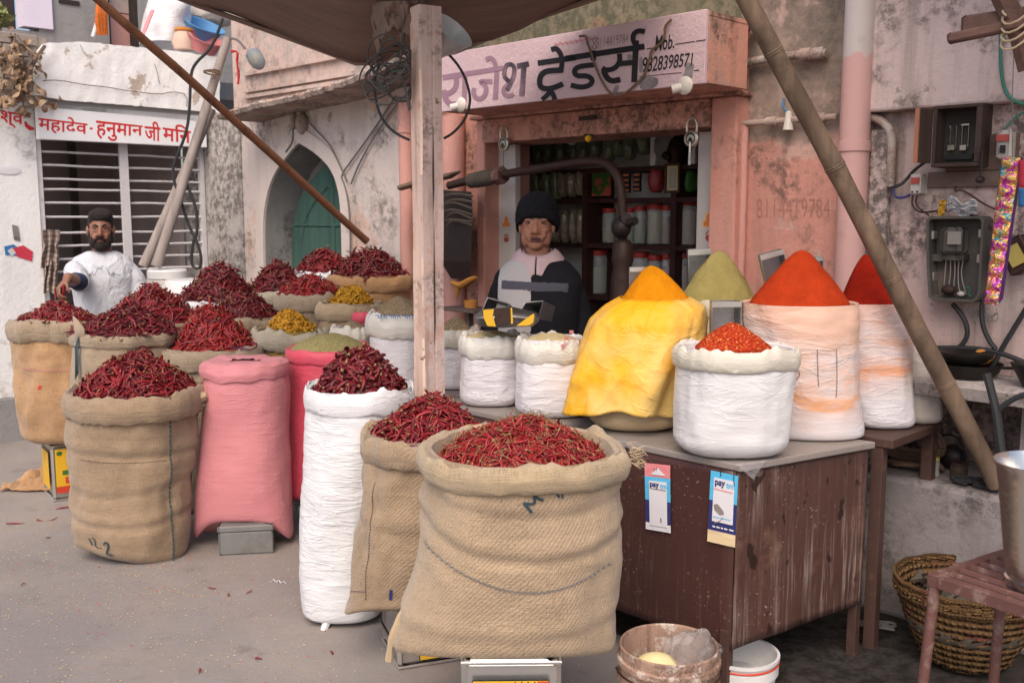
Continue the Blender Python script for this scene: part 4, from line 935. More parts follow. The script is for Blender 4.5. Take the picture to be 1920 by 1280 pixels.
brush(b, [(1505, 715), (1280, 725), (1225, 810), (1230, 920), (1320, 945), (1420, 920), (1508, 880)], 66, A, 0, lift=.0008)
brush(b, [(1350, 940), (1335, 1000), (1255, 1070)], 56, A, 0, 1, lift=.0012)
brush(b, [(1350, 960), (1390, 1010), (1410, 1070)], 60, A, 0, 1, lift=.0015)
brush(b, [(335, 480), (335, 600)], 64, B, 0, 0, lift=.0004)                      # da
brush(b, [(350, 652), (160, 670), (100, 720), (130, 790), (260, 780), (330, 830), (300, 900), (180, 925), (65, 895)], 62, B, 0, lift=.0008)
brush(b, [(650, 520), (655, 620), (590, 700), (490, 720), (440, 690)], 62, B, 0, lift=.0004)   # sa
brush(b, [(460, 720), (490, 800), (550, 850), (660, 830)], 68, B, 0, lift=.0008)
brush(b, [(640, 640), (840, 620)], 64, B, 0, 0, lift=.0012)
brush(b, [(848, 360), (825, 862)], 70, B, 0, 0, lift=.0016)
brush(b, [(860, 420), (815, 380), (810, 290), (870, 240), (955, 255)], 60, B, 0, lift=.002)
b.build('lettering', M['ink_black'], ss, smooth=False)
b = MB(); sg = lambda pts: (lambda x, y: SG(*pts(x, y)))
def slanted(x0, x1, yb0, yb1, h0, h1):
 return lambda s_, t_: (lerp(x0, x1, s_), lerp(yb0, yb1, s_)-lerp(h0, h1, s_)*t_)
f_ = slanted(1228, 1264, 97, 91, 30, 26); add_text(b, 'Mob.', lambda x, y: SG(*f_(x, y)), (0, 1, 0, 1), 0, .012, .18)
f_ = slanted(1205, 1300, 137, 123, 29, 24); add_text(b, '9828398571', lambda x, y: SG(*f_(x, y)), (0, 1, 0, 1), 0, .006, .22, .95)
for p, q, w_ in (((1320, 407), (1555, 372), 10), ((1570, 370), (1685, 352), 12), ((975, 465), (1040, 450), 10), ((890, 795), (1400, 745), 8), ((1540, 722), (1605, 716), 12)):
 brush(b, [p, q], w_, B, 0, 0)
b.build('phone_lettering', M['ink_black'], ss, smooth=False)
b = MB(); f_ = slanted(1118, 1178, 92, 80, 20, 17); add_text(b, '8114419784', lambda x, y: SG(*f_(x, y)), (0, 1, 0, 1), 0, -.014, .1)
brush(b, [(345, 335), (375, 360), (345, 395), (320, 440), (345, 470), (375, 440), (350, 400), (322, 365), (345, 335)], 9, B, 0)
b.build('pencil_number', M['ink_pencil'], ss, smooth=False)
b = MB()
for i in range(9):
 x = 1040+i*9.2; y = 86-i*1.6
 brush(b, [((x-1060)*6.4, (y-20)*6.4), ((x-1058+3*nz(i, 2))*6.4, (y-26)*6.4), ((x-1055)*6.4, (y-18+3*nz(i, 5))*6.4), ((x-1053)*6.4, (y-24)*6.4)], 11, B, 0, 1)
b.build('red_scribble', M['ink_redfaint'], ss, smooth=False)
for pts in (((900, 800), (1130, 795), (1100, 930), (880, 960)), ((1440, 620), (1560, 640), (1530, 720), (1530, 830), (1380, 830), (1440, 720)), ((890, 560), (930, 545), (930, 750), (880, 740)), ((745, 530), (800, 525), (800, 590), (740, 595)), ((600, 900), (660, 890), (620, 1000), (560, 990))):
 b = MB(); q = curve2([B(*p) for p in pts]+[B(*pts[0])], 2); b.add([VW(x, y, NS+.0008) for x, y in q[:-1]], [tuple(range(len(q)-1))]); b.build('peeled_patch', M['w_plinth'], ss, smooth=False)
def rope(pts, r, n, name, label, mat, cat):
 q = MB(); q.tube(chaikin([VW(x, y, n) for x, y in pts], 2), r, 6); return tag(q.build(name, M[mat]), label, cat)
rope([B(*p) for p in ((170, 310), (255, 300), (260, 380), (310, 500), (350, 650), (450, 880), (560, 1020), (700, 1015), (830, 900), (950, 780), (1010, 600), (1030, 470), (1150, 400), (1200, 300), (1190, 190), (1270, 110))], .0055, NS+.012, 'jute_string', 'brown jute string looped across the shop sign', 'rope', 'string')
for i, (cx_, cy_, lab) in enumerate(((860, 195, 'cracked pale bulb holder below the faded letters of the shop sign'), (1285, 163, 'round white bulb holder under the phone number at the end of the shop sign'))):
 t = thing('bulb_holder', lab, 'bulb holder', VW(cx_, cy_, NS), 'bulb holders on the sign board')
 q = VW(cx_+(6 if i == 0 else 1), cy_+(2 if i == 0 else -2), NS); ax = (U, Z, N)
 b = MB(); b.lathe([(.002, .0), (.034, .0), (.036, .008), (.030, .016), (.012, .022), (.002, .023)], q, 20, ax=ax); b.build('base', M['bulb_white'], t)
 d = (N*.6-U*.75-Z*.25).normalized(); X = d.orthogonal().normalized(); Y = d.cross(X)
 b = MB(); b.lathe([(.010, .01), (.017, .014), (.0185, .055), (.015, .056), (.013, .03), (.001, .03)], q, 16, ax=(X, Y, d)); b.build('socket', M['bulb_white'], t)
# == PADLOCKS, LEMON
for i, (cx_, cy_, lab) in enumerate(((945, 268, 'old round padlock on the dark hasp beside the black cap of the shopkeeper'), (1297, 258, 'large round padlock hanging by the framed picture with a key in it'))):
 t = thing('padlock', lab, 'padlock', VW(cx_, cy_, .125), 'padlocks on the shop lintel'); c = VW(cx_, cy_+2, .135); r = .036
 b = MB(); b.lathe([(.001, -.010), (r*.8, -.010), (r, -.006), (r, .006), (r*.86, .010), (.001, .011)], c, 24, ax=(U, Z, N)); b.build('body', M['brass'], t)
 b = MB(); b.lathe([(.001, .0115), (.010, .0118), (.011, .0105)], c-Z*.006, 14, ax=(U, Z, N)); b.lathe([(.018, .0105), (.021, .0122), (.024, .0105)], c, 20, ax=(U, Z, N)); b.build('keyhole_plate', M['iron_dark'], t)
 b = MB(); b.tube(chaikin([c+U*-.024+Z*.026, c+U*-.026+Z*.062, c+U*-.014+Z*.084, c+U*.014+Z*.084, c+U*.026+Z*.062, c+U*.024+Z*.026], 2), .0055, 8); b.build('shackle', M['brass'], t)
 b = MB()
 if i == 1:
  b.tube([c-Z*.015+N*.012, c-Z*.06+N*.012], .004, 6); b.box(c-Z*.085+N*.012-U*.0, (.012, .003, .05), ax=(U, N, Z))
  b.build('key', M['steel'], t)
 else:
  b.tube([c-Z*.03+N*.005, c-Z*.10+N*.004, c-Z*.16+N*.004], .0018, 5); b.build('cord', M['cable_grey'], t)
t = thing('lemon_charm', 'lemon and green chilli charm hanging over the shop opening', 'charm', VW(1103, 245, .13))
b = MB(); b.ell(VW(1103, 260, .13), (.016, .016, .017), 14, 9); b.build('lemon', M['lemon'], t)
b = MB()
for k in range(5): a = k*1.3; c = VW(1103, 254, .13); b.tube([c, c+Vector((.02*math.cos(a), .02*math.sin(a), .004)), c+Vector((.036*math.cos(a), .036*math.sin(a), -.010))], [.004, .0035, .001], 5)
b.build('green_chilli', M['leafgreen'], t)
b = MB(); b.tube([VW(1103, 254, .13), VW(1102, 243, .13), VW(1106, 236, .125)], .0015, 5); b.build('thread', M['black'], t)
b = MB(); b.wbox(V(1098, 225, .12)[0]-.05, V(1098, 225, .12)[0]+.055, .106, .112, zz(1098, 222, .12)-.008, zz(1098, 222, .12)+.012); 
tag(b.build('rusty_hasp', M['iron_brown']), 'short rusty iron plate on the lintel above the lemon', 'hasp')
# == TIMBER POST, POLES, TARP
def post():
 d = 3.86; t = thing('timber_post', 'tall worn pink timber post between the sacks holding up the awning', 'post', D(800, 760, d)*1.0)
 c = D(802, 400, d); t.location = (c.x, c.y, 0)
 ang = R(-60); X = Vector((math.cos(ang), math.sin(ang), 0)); Y = Vector((-math.sin(ang), math.cos(ang), 0))
 b = MB(); hw, hd = .042, .046; rs = []
 ztop = D(800, 14, d).z
 for k in range(30):
  z_ = lerp(0, ztop, k/29); xo = -.0
  def P(a, b_, s_): return Vector((c.x, c.y, 0))+X*(a+.0035*nz(z_*3, s_, 1))+Y*(b_+.0035*nz(z_*3, s_, 5))+Z*z_
  rs.append([P(-hw, -hd, 0), P(hw-.007, -hd, 1), P(hw, -hd+.007, 3), P(hw, .002, 4), P(hw-.002, .008, 4), P(hw, .014, 4), P(hw, hd, 5), P(-hw, hd, 6)])
 b.rings(rs, cap=True)
 o = b.build('shaft', [M['post_front'], M['post_lit_side']], t, smooth=False)
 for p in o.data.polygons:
  if p.normal.dot(-Y) > .7: p.material_index = 1  # left face takes the lit copy of the wood
 b = MB()
 for z_, l in ((.98, .5), (1.5, .35)):
  q = Vector((c.x, c.y, 0))+X*(hw+.0035)+Y*.004; b.add([q+Z*z_+Y*-.003, q+Z*(z_+.1)+Y*.004, q+Z*(z_+l)+Y*.002, q+Z*(z_+l*.5)+Y*-.004], [(0, 1, 2, 3)])
 b.build('crack', M['fuse_wood'], t, smooth=False)
 return t
post()
def pole(p, q, r0, r1, name, label, mat, nodes=0, cat='pole', bend=.012, seg=14):
 t = thing(name, label, cat, (p+q)/2 if p.z > .3 and q.z > .3 else (p if p.z < q.z else q))
 b = MB(); n = 34; path = []; rad = []
 side = (q-p).cross(Z).normalized()
 for i in range(n+1):
  s_ = i/n; path.append(p.lerp(q, s_)+side*bend*math.sin(s_*math.pi*1.3+.4)+Z*bend*.6*nz(s_*4, p.x)); r = lerp(r0, r1, s_)
  if nodes:
   f = (s_*nodes) % 1; r *= 1+.07*math.exp(-((min(f, 1-f))/.035)**2)
  rad.append(r)
 b.tube(path, rad, seg); b.build('shaft', M[mat], t)
 if nodes:
  for k in range(1, nodes):
   s_ = k/nodes; i = int(s_*n); b = MB(); dirn = (q-p).normalized(); X = dirn.orthogonal().normalized(); rr = rad[i]*.99
   b.lathe([(rr*.96, -.010), (rr*1.07, -.003), (rr*1.02, .001), (rr*1.07, .005), (rr*.96, .012)], p.lerp(q, s_)+side*bend*math.sin(s_*math.pi*1.3+.4)+Z*bend*.6*nz(s_*4, p.x), 14, ax=(X, dirn.cross(X), dirn)); b.build('node_ring', M[mat], t)
 return t
pole(D(162, -20, 4.7), D(690, 452, 5.9), .0215, .0215, 'rusty_pole', 'long rusty iron pole slanting down across the temple and arch', 'rust_pole', 4)
pole(D(1876, 908, 3.31).lerp(D(1388, -14, 3.15), 1.34), D(1876, 908, 3.31), .029, .032, 'bamboo_pole', 'thick weathered bamboo pole leaning across the bay beside the powder sacks', 'bamboo', 6, bend=.02)
pole(D(268, 500, 6.45), D(398, 205, 6.75), .034, .030, 'grey_pole', 'weathered grey pole leaning on the grille, the one nearer the temple sign end', 'pole_grey', 0)
pole(D(292, 500, 6.35), D(428, 72, 6.75), .034, .028, 'grey_pole', 'weathered grey pole leaning on the grille, reaching up to the red strip', 'pole_grey', 0)
b = MB(); b.tube(chaikin([D(x, y, 6.5) for x, y in ((418, 35), (398, 90), (362, 122), (357, 150), (356, 200), (350, 250), (328, 300), (322, 330), (338, 370), (352, 420), (368, 450), (378, 480), (376, 505), (358, 500), (360, 460), (372, 430), (366, 380), (342, 330))], 2), .010, 8)
tag(b.build('black_cable', M['cable']), 'thick black cable hanging in a loop beside the grey poles', 'cable')
b = MB(); c = D(397, 136, 6.6); b.tube([c+Vector((.05*math.cos(a*1.05), .04*math.sin(a*1.05), .012*math.sin(a*.7))) for a in range(14)], .006, 5); tag(b.build('rope_tie', M['rope']), 'bit of rope tied round the grey poles', 'rope')
b = MB(); b.tube(chaikin([D(x, y, 6.7) for x, y in ((433, 97), (446, 96), (444, 118), (448, 140), (446, 158))], 1), [.016+.004*math.sin(i*2.2) for i in range(10)], 6, flat=.5); tag(b.build('red_strip', M['red_cloth']), 'torn red strip of cloth hanging by the corner of the parapet', 'cloth')
t = thing('plastic_bottle', 'dusty bluish plastic bottle stuck on a wire by the pink upper wall', 'bottle', D(480, 110, 6.6))
b = MB(); ax = Vector((.5, 0, -.85)).normalized(); X = ax.orthogonal().normalized(); b.lathe([(r_*.78, z_*.8) for r_, z_ in ((.002, -.085), (.03, -.083), (.062, -.06), (.068, 0), (.06, .05), (.035, .08), (.02, .09), (.002, .092))], D(480, 111, 6.6), 18, ax=(X, ax.cross(X), ax)); b.build('body', M['bottle_blue'], t)
b = MB(); b.tube(chaikin([D(430, 72, 6.6), D(446, 74, 6.6), D(460, 92, 6.6)], 2), .008, 6); b.build('wire', M['cable_grey'], t)
aw = thing('awning', 'dark brown canvas awning stretched overhead and caught on the timber post', 'awning', D(760, 60, 4.3))
Lw = [D(250, -40, 4.75), D(340, 0, 4.72), D(460, 42, 4.68), D(600, 93, 4.6), D(690, 127, 4.52), D(765, 92, 4.45), D(835, 104, 4.40), D(900, 79, 4.35), D(1000, 36, 4.28), D(1110, 0, 4.2), D(1230, -40, 4.1)]
far = chaikin(Lw, 1)
b = MB(); rs = []
for k in range(15):
 t_ = k/14; row = []
 for i, p in enumerate(far):
  q = Vector((p.x*.92, p.y-1.7, 2.74+.06*math.sin(i*.5))); s_ = t_**.9
  z_ = lerp(p.z, q.z, s_) - .05*math.sin(s_*math.pi) + .03*nz(i*.35, t_*3, 4)
  row.append(Vector((lerp(p.x, q.x, t_), lerp(p.y, q.y, t_), z_)))
 rs.append(row)
b.rings(rs, closed=False); b.build('canvas', M['tarp'], aw, thick=.006)
b = MB(); b.tube([p+Vector((0, 0, .0)) for p in far], .012, 6); b.build('hem', M['tarp'], aw)
aw_unseen = thing('awning', 'dark canvas awning over the meter bay, carried by the bamboo pole, added out of view to darken the bay', 'awning', (1.7, 2.9, 2.7))  # unseen canopy supposed from pole and bracket, added to darken the bay
b = MB(); b.grid(lambda s_, t_: Vector((lerp(1.15, 3.4, s_), lerp(4.3-lerp(1.1, 3.2, s_)+.5, 1.9, t_), lerp(3.0, 2.75, t_)-.06*math.sin(s_*3.14)+.02*nz(s_*4, t_*4))), 16, 12); b.build('canvas', M['tarp'], aw_unseen, thick=.006)
b = MB()
def flap(s_, t_):
 px = lerp(698, 800, s_); y0 = 2; yb = interp([0, .1, .25, .4, .62, .75, .9, 1], [72, 88, 62, 55, 62, 72, 40, 18], s_); py = lerp(y0, yb, t_)
 return D(px+5*nz(t_*3, s_*4, 6), py, 3.95-.10*math.sin(s_*math.pi)+.07*nz(s_*5, t_*1.5, 3)+.03*nz(s_*14, t_*3, 8)+.05*t_)
b.grid(flap, 30, 10); b.build('hanging_corner', M['tarp'], aw, thick=.004)
b = MB()
for x, y in ((707, 84), (752, 66)): b.tube([D(x, y-10, 3.93), D(x+3, y+6, 3.93), D(x+1, y+16, 3.94)], [.014, .010, .004], 6)
b.build('frayed_end', M['tarp'], aw)
t = thing('lamp_shade', 'white enamel flood lamp tilted behind the top of the post', 'lamp', D(850, 60, 3.98))
c = D(836, 74, 3.98); axs = Vector((.62, -.45, .64)).normalized(); X = axs.orthogonal().normalized(); Y = axs.cross(X)
b = MB(); b.lathe([(r_*.78, z_*.78) for r_, z_ in ((.035, -.11), (.05, -.07), (.075, -.03), (.10, .03), (.115, .06), (.118, .062), (.112, .062), (.095, .03), (.06, -.03), (.03, -.09))], c, 28, ax=(X, Y, axs)); b.build('shade', M['lampshade'], t)
b = MB(); b.lathe([(.002, -.13), (.024, -.125), (.028, -.086), (.024, -.075)], c, 16, ax=(X, Y, axs)); b.build('cap', M['grey_gear'], t)
b = MB(); rr_ = random.Random(5)
for k in range(12):
 cx_, cy_ = 734+rr_.uniform(-14, 22), 130+rr_.uniform(-30, 30); rx, ry = rr_.uniform(26, 58), rr_.uniform(12, 40); a0 = rr_.uniform(0, 6); tl = rr_.uniform(-.8, .4)
 pts = []
 for i in range(15):
  a = a0+i*.42; x = rx*math.cos(a); y = ry*math.sin(a); px = cx_+x*math.cos(tl)-y*math.sin(tl); py = cy_+x*math.sin(tl)+y*math.cos(tl)
  pts.append(D(min(px, 770), py, 3.80+.05*math.sin(a*1.3+k)))
 b.tube(chaikin(pts, 1), .0034, 6)
for y0 in (0, 8, 16): b.tube(chaikin([D(756, 62+y0, 3.80), D(750, 100, 3.79), D(757, 150, 3.79), D(768, 200+y0*.5, 3.79)], 2), .0045, 6)
tag(b.build('cable_bundle', M['cable_soft']), 'messy bundle of black and grey cables tied to the post', 'cable bundle')
b = MB(); 
for pts in (((715, 125), (712, 150), (722, 178)), ((735, 135), (752, 132), (765, 126)), ((733, 145), (730, 165), (728, 170))): b.tube(chaikin([D(x, y, 3.78) for x, y in pts], 1), .006, 5, flat=.4)
tag(b.build('green_tie', M['cable_green']), 'faded green strips knotted in the cable bundle', 'tie')
b = MB(); pts = [(830, 95), (845, 105), (868, 135), (880, 170), (882, 195), (872, 225), (850, 250), (832, 260)]
b.tube(chaikin([D(x, y, 4.02) for x, y in pts], 2), .0052, 6)
tag(b.build('cable_loop', M['cable']), 'black cable arc hanging beside the post over the faded letters', 'cable', 'halves of the hanging cable loop')
b = MB(); pts = [(712, 120), (701, 150), (704, 190), (716, 225), (740, 250), (768, 263)]
b.tube(chaikin([D(x, y, 3.90) for x, y in pts], 2), .0052, 6)
tag(b.build('cable_loop', M['cable']), 'black cable arc hanging from the bundle in front of the pale wall', 'cable', 'halves of the hanging cable loop')
# == DARK IRON ARM WITH HOPPER AT THE SHOP FRONT
t = thing('pipe_stand', 'dark curved iron pipe arm with wrapped joint standing before the shelves', 'pipe stand', (*W(.75, .28, 0).xy, 0))
n_ = .20
main = [VW(x, y, n_) for x, y in ((842, 348), (880, 338), (930, 330), (985, 320), (1040, 312), (1090, 303), (1130, 303), (1152, 318), (1163, 345), (1167, 380), (1168, 420), (1168, 470), (1167, 520))]
b = MB(); b.tube(chaikin(main, 2), .021, 14); b.build('arm', M['iron_brown'], t)
foot = VW(1167, 500, n_)
b = MB(); b.lathe([(.03, .12), (.045, .10), (.05, .03), (.042, 0), (.05, -.05), (.055, -.15), (.06, -.40), (.07, -.62), (.10, -foot.z+.02), (.11, -foot.z+.005)], foot, 18, cap=True); b.build('pedestal', M['iron_brown'], t)
q = VW(1168, 422, n_); b = MB(); b.ell(q+N*.03+U*.015-Z*.01, (.045, .05, .05), 16, 10); b.tube([q+U*-.0+N*.03, q+U*.11+N*.05+Z*.02], .018, 10); b.tube([q+U*.03+N*.03+Z*.02, q+U*.06+N*.05+Z*.03], .026, 10); b.build('side_valve', M['iron_dark'], t)
q0, q1 = VW(883, 339, n_), VW(928, 331, n_); b = MB(); b.tube([q0.lerp(q1, i/8) for i in range(9)], [.040+.006*nz(i*1.3, 4) for i in range(9)], 12); b.build('wrapped_joint', M['rag'], t)
q0, q1 = VW(930, 331, n_), VW(944, 328, n_); b = MB(); b.tube([q0, q1], .045, 6); b.build('union_nut', M['red_iron'], t)
b = MB(); b.tube([VW(752, 352, n_+.02), VW(800, 338, n_+.02), VW(842, 330, n_), VW(862, 322, n_)], [.03, .034, .03, .012], 10, flat=.55); b.build('timber_block', M['bamboo'], t)
tp = [VW(772, 355, n_-.02), VW(886, 392, n_-.02)]
b = MB()
ring = lambda x0, x1, y, dp, sk=0: [VW(x0, y, n_-dp/2), VW(x1, y+sk, n_-dp/2), VW(x1, y+sk, n_+dp/2), VW(x0, y, n_+dp/2)]
b.rings([ring(770, 884, 352, .12, 8), ring(786, 886, 400, .12), ring(806, 884, 450, .11), ring(826, 884, 490, .10), ring(846, 882, 522, .06)], cap=True); b.build('hopper', M['iron_dark'], t, smooth=False)
b = MB(); 
for k in range(7): 
 y0 = 372+k*9; b.tube(chaikin([VW(820+k*3, y0+6*math.sin(k*2), n_+.10), VW(850, y0-10+7*math.sin(k*3), n_+.11), VW(886, y0-4*math.cos(k), n_+.07)], 2), .006, 5)
b.build('lashing', M['rag'], t)
b = MB(); b.tube(chaikin([VW(x, y, n_+.05) for x, y in ((848, 530), (866, 536), (880, 526), (893, 520))], 1), [.016, .020, .024, .028, .027, .023, .018, .012], 8, flat=.7); b.tube([VW(858, 534, n_+.05), VW(857, 548, n_+.05), VW(855, 560, n_+.05)], [.016, .012, .004], 6); b.build('tied_cloth', M['rag_orange'], t)
# == SACKS AND THEIR HEAPS
def spow(c, p): return math.copysign(abs(c)**p, c)
class Sack:
 """outline rows (photo y, left x, right x) from the bottom up, at distance d; round or pillow-shaped in depth"""
 def __init__(s, name, label, group, d, rows, mat, base=None, depth=(.8, .9), pw=(2.6, 2.1), seed=0, amp=.010, wr=.004, wf=34, lip=None, lipmat=None, closed=False, br=.05, nt=88, nv=60, tiltback=0.0, droop=0.0, creases=(), slope=0.0):
  s.seed = seed; s.d = d
  zs = []; xs = []; rs = []
  for py, xl, xr in rows:
   a, c = D(xl, py, d), D(xr, py, d); zs.append(a.z); xs.append((a.x+c.x)/2); rs.append((c.x-a.x)/2)
  if base is not None: zs[0] = base
  s.zs, s.xs, s.rs = zs, xs, rs; s.z0, s.z1 = zs[0], zs[-1]; s.droop, s.creases, s.slope = droop, creases, slope; s.jut = 1.0 if 'jute' in mat.name else .15; amp *= .6+.4*s.jut; wr *= .35+.65*s.jut; s.depth, s.pw = depth, pw; s.amp, s.wr, s.wf = amp, wr, wf; s.y = d; s.tb = tiltback
  s.label = label
  s.root = thing(name, label, 'sack', (xs[0], d, zs[0]), group)
  b = MB(); H = s.z1-s.z0; br = min(br, H*.2)
  rings = []; uvs = []
  R0 = max(rs[0], .02)
  ts = [('b', k/6) for k in range(1, 7)]+[('s', k/nv) for k in range(1, nv+1)]
  per = 2*math.pi*sum(rs)/len(rs)
  for kind, q in ts:
   if kind == 'b':
    a = q*math.pi/2; f = 1-(br/R0)*(1-math.sin(a)); z_ = s.z0+br*(1-math.cos(a)); sc = f
   else: z_ = s.z0+br+(H-br)*q; sc = 1
   ring = []
   for k in range(nt):
    th = 2*math.pi*k/nt; p = s.surf(th, z_, scale=sc); ring.append(p); uvs.append((k/nt*per, z_-s.z0))
   rings.append(ring)
  for q in (.0, .5, 1.0):
   ring = []
   for k in range(nt):
    p = s.surf(2*math.pi*k/nt, s.z1, scale=1-.05-.05*q); ring.append(Vector((p.x, p.y, s.z1-.005-.06*q))); uvs.append((k/nt*per, H+.02+.05*q))
   rings.append(ring)
  if closed:
   pass
  n0 = len(b.v); b.rings(rings); b.uv = {n0+i: uv for i, uv in enumerate(uvs)}
  b.f.append(tuple(reversed(range(nt)))); b.m.append(0)
  b.f.append(tuple((len(rings)-1)*nt+i for i in range(nt))); b.m.append(0)
  s.body = b.build('bag', mat, s.root); s.mat = mat
  if lip: s.make_lip(*lip, lipmat or mat)
 def par(s, z_):
  z_ = min(max(z_, s.z0), s.z1+.3); q = (z_-s.z0)/max(s.z1-s.z0, 1e-6)
  def sm(ys):
   zs = s.zs
   if z_ >= zs[-1]: return ys[-1]
   for i in range(len(zs)-1):
    if z_ <= zs[i+1]:
     t = (z_-zs[i])/max(zs[i+1]-zs[i], 1e-6)
     m0 = (ys[i+1]-ys[i-1])/max(zs[i+1]-zs[i-1], 1e-6) if i > 0 else (ys[1]-ys[0])/max(zs[1]-zs[0], 1e-6)
     m1 = (ys[i+2]-ys[i])/max(zs[i+2]-zs[i], 1e-6) if i+2 < len(ys) else (ys[i+1]-ys[i])/max(zs[i+1]-zs[i], 1e-6)
     h = zs[i+1]-zs[i]; t2, t3 = t*t, t*t*t
     return (2*t3-3*t2+1)*ys[i]+(t3-2*t2+t)*h*m0+(-2*t3+3*t2)*ys[i+1]+(t3-t2)*h*m1
   return ys[-1]
  x, r = sm(s.xs), max(sm(s.rs), .01)
  qq = min(max(q, 0), 1); dp = lerp(s.depth[0], s.depth[1], qq**.6); pw = lerp(s.pw[0], s.pw[1], qq)
  rmean = s.rs[-1] if len(s.rs) else r
  return x, r, min(r*dp, max(rmean, .12)*1.12), pw, qq
 def surf(s, th, z_, out=0.0, scale=1.0):
  x, rx, ry, pw, q = s.par(z_); c, n_ = math.cos(th), math.sin(th); e = 2/pw
  v = Vector((spow(c, e), spow(n_, e), z_*4.2)) ; sd = s.seed*7.3
  k = noise.noise(Vector((c*1.6+sd, n_*1.6, z_*4.5)))*s.amp*1.6 + noise.noise(Vector((c*3.9+sd, n_*3.9, z_*10)))*s.amp*.6
  k += noise.noise(Vector((c*2.6+sd+z_*1.5, n_*2.6, z_*s.wf)))*s.wr
  k += (noise.noise(Vector((c*1.1+sd+5, n_*1.1, z_*2.6+sd)))*s.amp*1.3 - abs(noise.noise(Vector((c*2.2-sd, n_*2.2+z_*2.5, z_*5))))*s.amp*1.2*s.jut + s.amp*.35*s.jut)
  for pz0, pzm, pz1, dp_ in s.creases:
   u_ = max(-1.0, min(1.0, c)); zc = lerp(pz0, pz1, (u_+1)/2)+(pzm-(pz0+pz1)/2)*(1-u_*u_); g = (z_-zc)/.018
   if n_ < .2: k += dp_*(-math.exp(-g*g)+.8*math.exp(-((g-1.9)/1.3)**2))
  k *= min(1, .35+q*3)
  z_ = z_-s.droop*abs(c)**3*(1-q)**4-s.slope*c*(1-q)**3
  return Vector((x+rx*scale*spow(c, e)+(k+out)*c, s.y+s.tb*q+ry*scale*spow(n_, e)+(k+out)*n_, z_))
 def front(s, u_, z_, out=.002):
  """u_ from -1 (left edge) to 1 (right edge) on the side facing the street"""
  th = -math.pi/2+u_*math.pi/2; return s.surf(th, z_, out)
 def px_front(s, px, py, out=.002):
  """point of the front surface seen at a photo pixel"""
  z_ = D(px, py, s.d-s.par(s.z0)[2]).z
  for _ in range(4):
   x, rx, ry, pw, q = s.par(z_); X = D(px, py, s.d).x
   cth = min(max((D(px, py, s.d-ry*.9).x-x)/rx, -1), 1); th = -math.acos(min(max(spow(cth, pw/2), -1), 1)); p = s.surf(th, z_, out); z_ = D(px, py, p.y).z
  return s.surf(th, z_, out)
 def make_lip(s, rr, hh, outw, mat, drop=0.0, wav=.35):
  """cloth rolled down over the mouth: a soft, uneven ring"""
  b = MB(); nt = 96; seg = 14; rings = []; uvs = []
  for k in range(nt):
   th = 2*math.pi*k/nt; sd = s.seed*3.1
   w1 = noise.noise(Vector((math.cos(th)*1.9+sd, math.sin(th)*1.9, 3))); w2 = noise.noise(Vector((math.cos(th)*6+sd, math.sin(th)*6, 9)))
   zc = s.z1-hh*.62+.010*w1*hh/.04+.006*w2; r_ = rr*(1+wav*w1+.25*w2); h_ = hh*(1+wav*.6*w1+.2*w2)
   pc = s.surf(th, min(s.z1, zc), outw-rr*.2); nrm = Vector((math.cos(th), math.sin(th), 0)); ring = []
   for j in range(seg):
    a = 2*math.pi*j/seg
    kk = 1+.17*noise.noise(Vector((th*5+sd, a*1.3, 2)))+.13*noise.noise(Vector((th*15+a*1.6+sd, a*.8, 6)))
    ring.append(Vector((pc.x, pc.y, zc))+nrm*(r_*math.cos(a)*kk)+Z*(h_*math.sin(a)*kk*.62)); uvs.append((k/nt*6.28*s.rs[-1], j/seg*hh*3))
   rings.append(ring)
  n0 = len(b.v); b.rings(rings, loop=True); b.uv = {n0+i: q for i, q in enumerate(uvs)}
  s.lip = b.build('rolled_rim', mat, s.root); s.rr = rr; return s
 def stitch(s, name, mat, p0, p1, bow, n=46, w=.004, l=.010, wobble=.002, zig=.0):
  """row of stitches between two photo pixels over the front"""
  b = MB()
  for i in range(n):
   t = (i+.15)/n; t2 = (i+.8)/n
   def pt(t, o=0): return s.px_front(lerp(p0[0], p1[0], t), lerp(p0[1], p1[1], t)+bow*4*t*(1-t)+o, .0035)
   a, c = pt(t, zig*(1 if i % 2 else -1)), pt(t2, -zig*(1 if i % 2 else -1)); dn = (c-a).cross(Vector((0, -1, 0)));
   if dn.length < 1e-9: continue
   dn = dn.normalized()*w/2; b.add([a-dn, c-dn, c+dn, a+dn], [(0, 1, 2, 3)])
  return b.build(name, mat, s.root, smooth=False)
 def marks(s, name, mat, strokes, w):
  b = MB()
  for pts in strokes: b.stroke(curve2(pts, 2), w, lambda x, y: s.px_front(x, y, .0035))
  return b.build(name, mat, s.root, smooth=False)
# -- dried chillies
def chilli_template(L, r, bend, twist, stem, fat=1.0, seed=0):
 rg = random.Random(seed); n = 7; sd = 5; pts = []; rad = []
 for i in range(n):
  t = i/(n-1); a = bend*(t-.5); pts.append(Vector((L*(t-.5), bend*L*(.5-2*(t-.5)**2)*.6, twist*L*.25*math.sin(t*4+seed)))); rad.append(r*(.55+.45*math.sin(min(t*2.2+.5, 1.57)) if t < .5 else (1-((t-.5)*2)**1.6*.93))*(1+.22*math.sin(seed*3+i*1.9)))
 mb = MB(); mb.tube(pts, rad, sd, 0, cap=False, flat=.55*fat)
 if stem > 0:
  d = (pts[0]-pts[1]).normalized(); q = pts[0]
  mb.tube([q+d*-.001, q+d*stem*.15, q+d*stem*.2, q+d*stem*.6+Vector((0, 0, stem*.1)), q+d*stem+Vector((0, stem*.2, stem*.1))], [r*.7, r*.75, r*.3, r*.2, r*.22], 4, 1, cap=False)
 return np.array(mb.v), np.array(mb.f), np.array(mb.m)
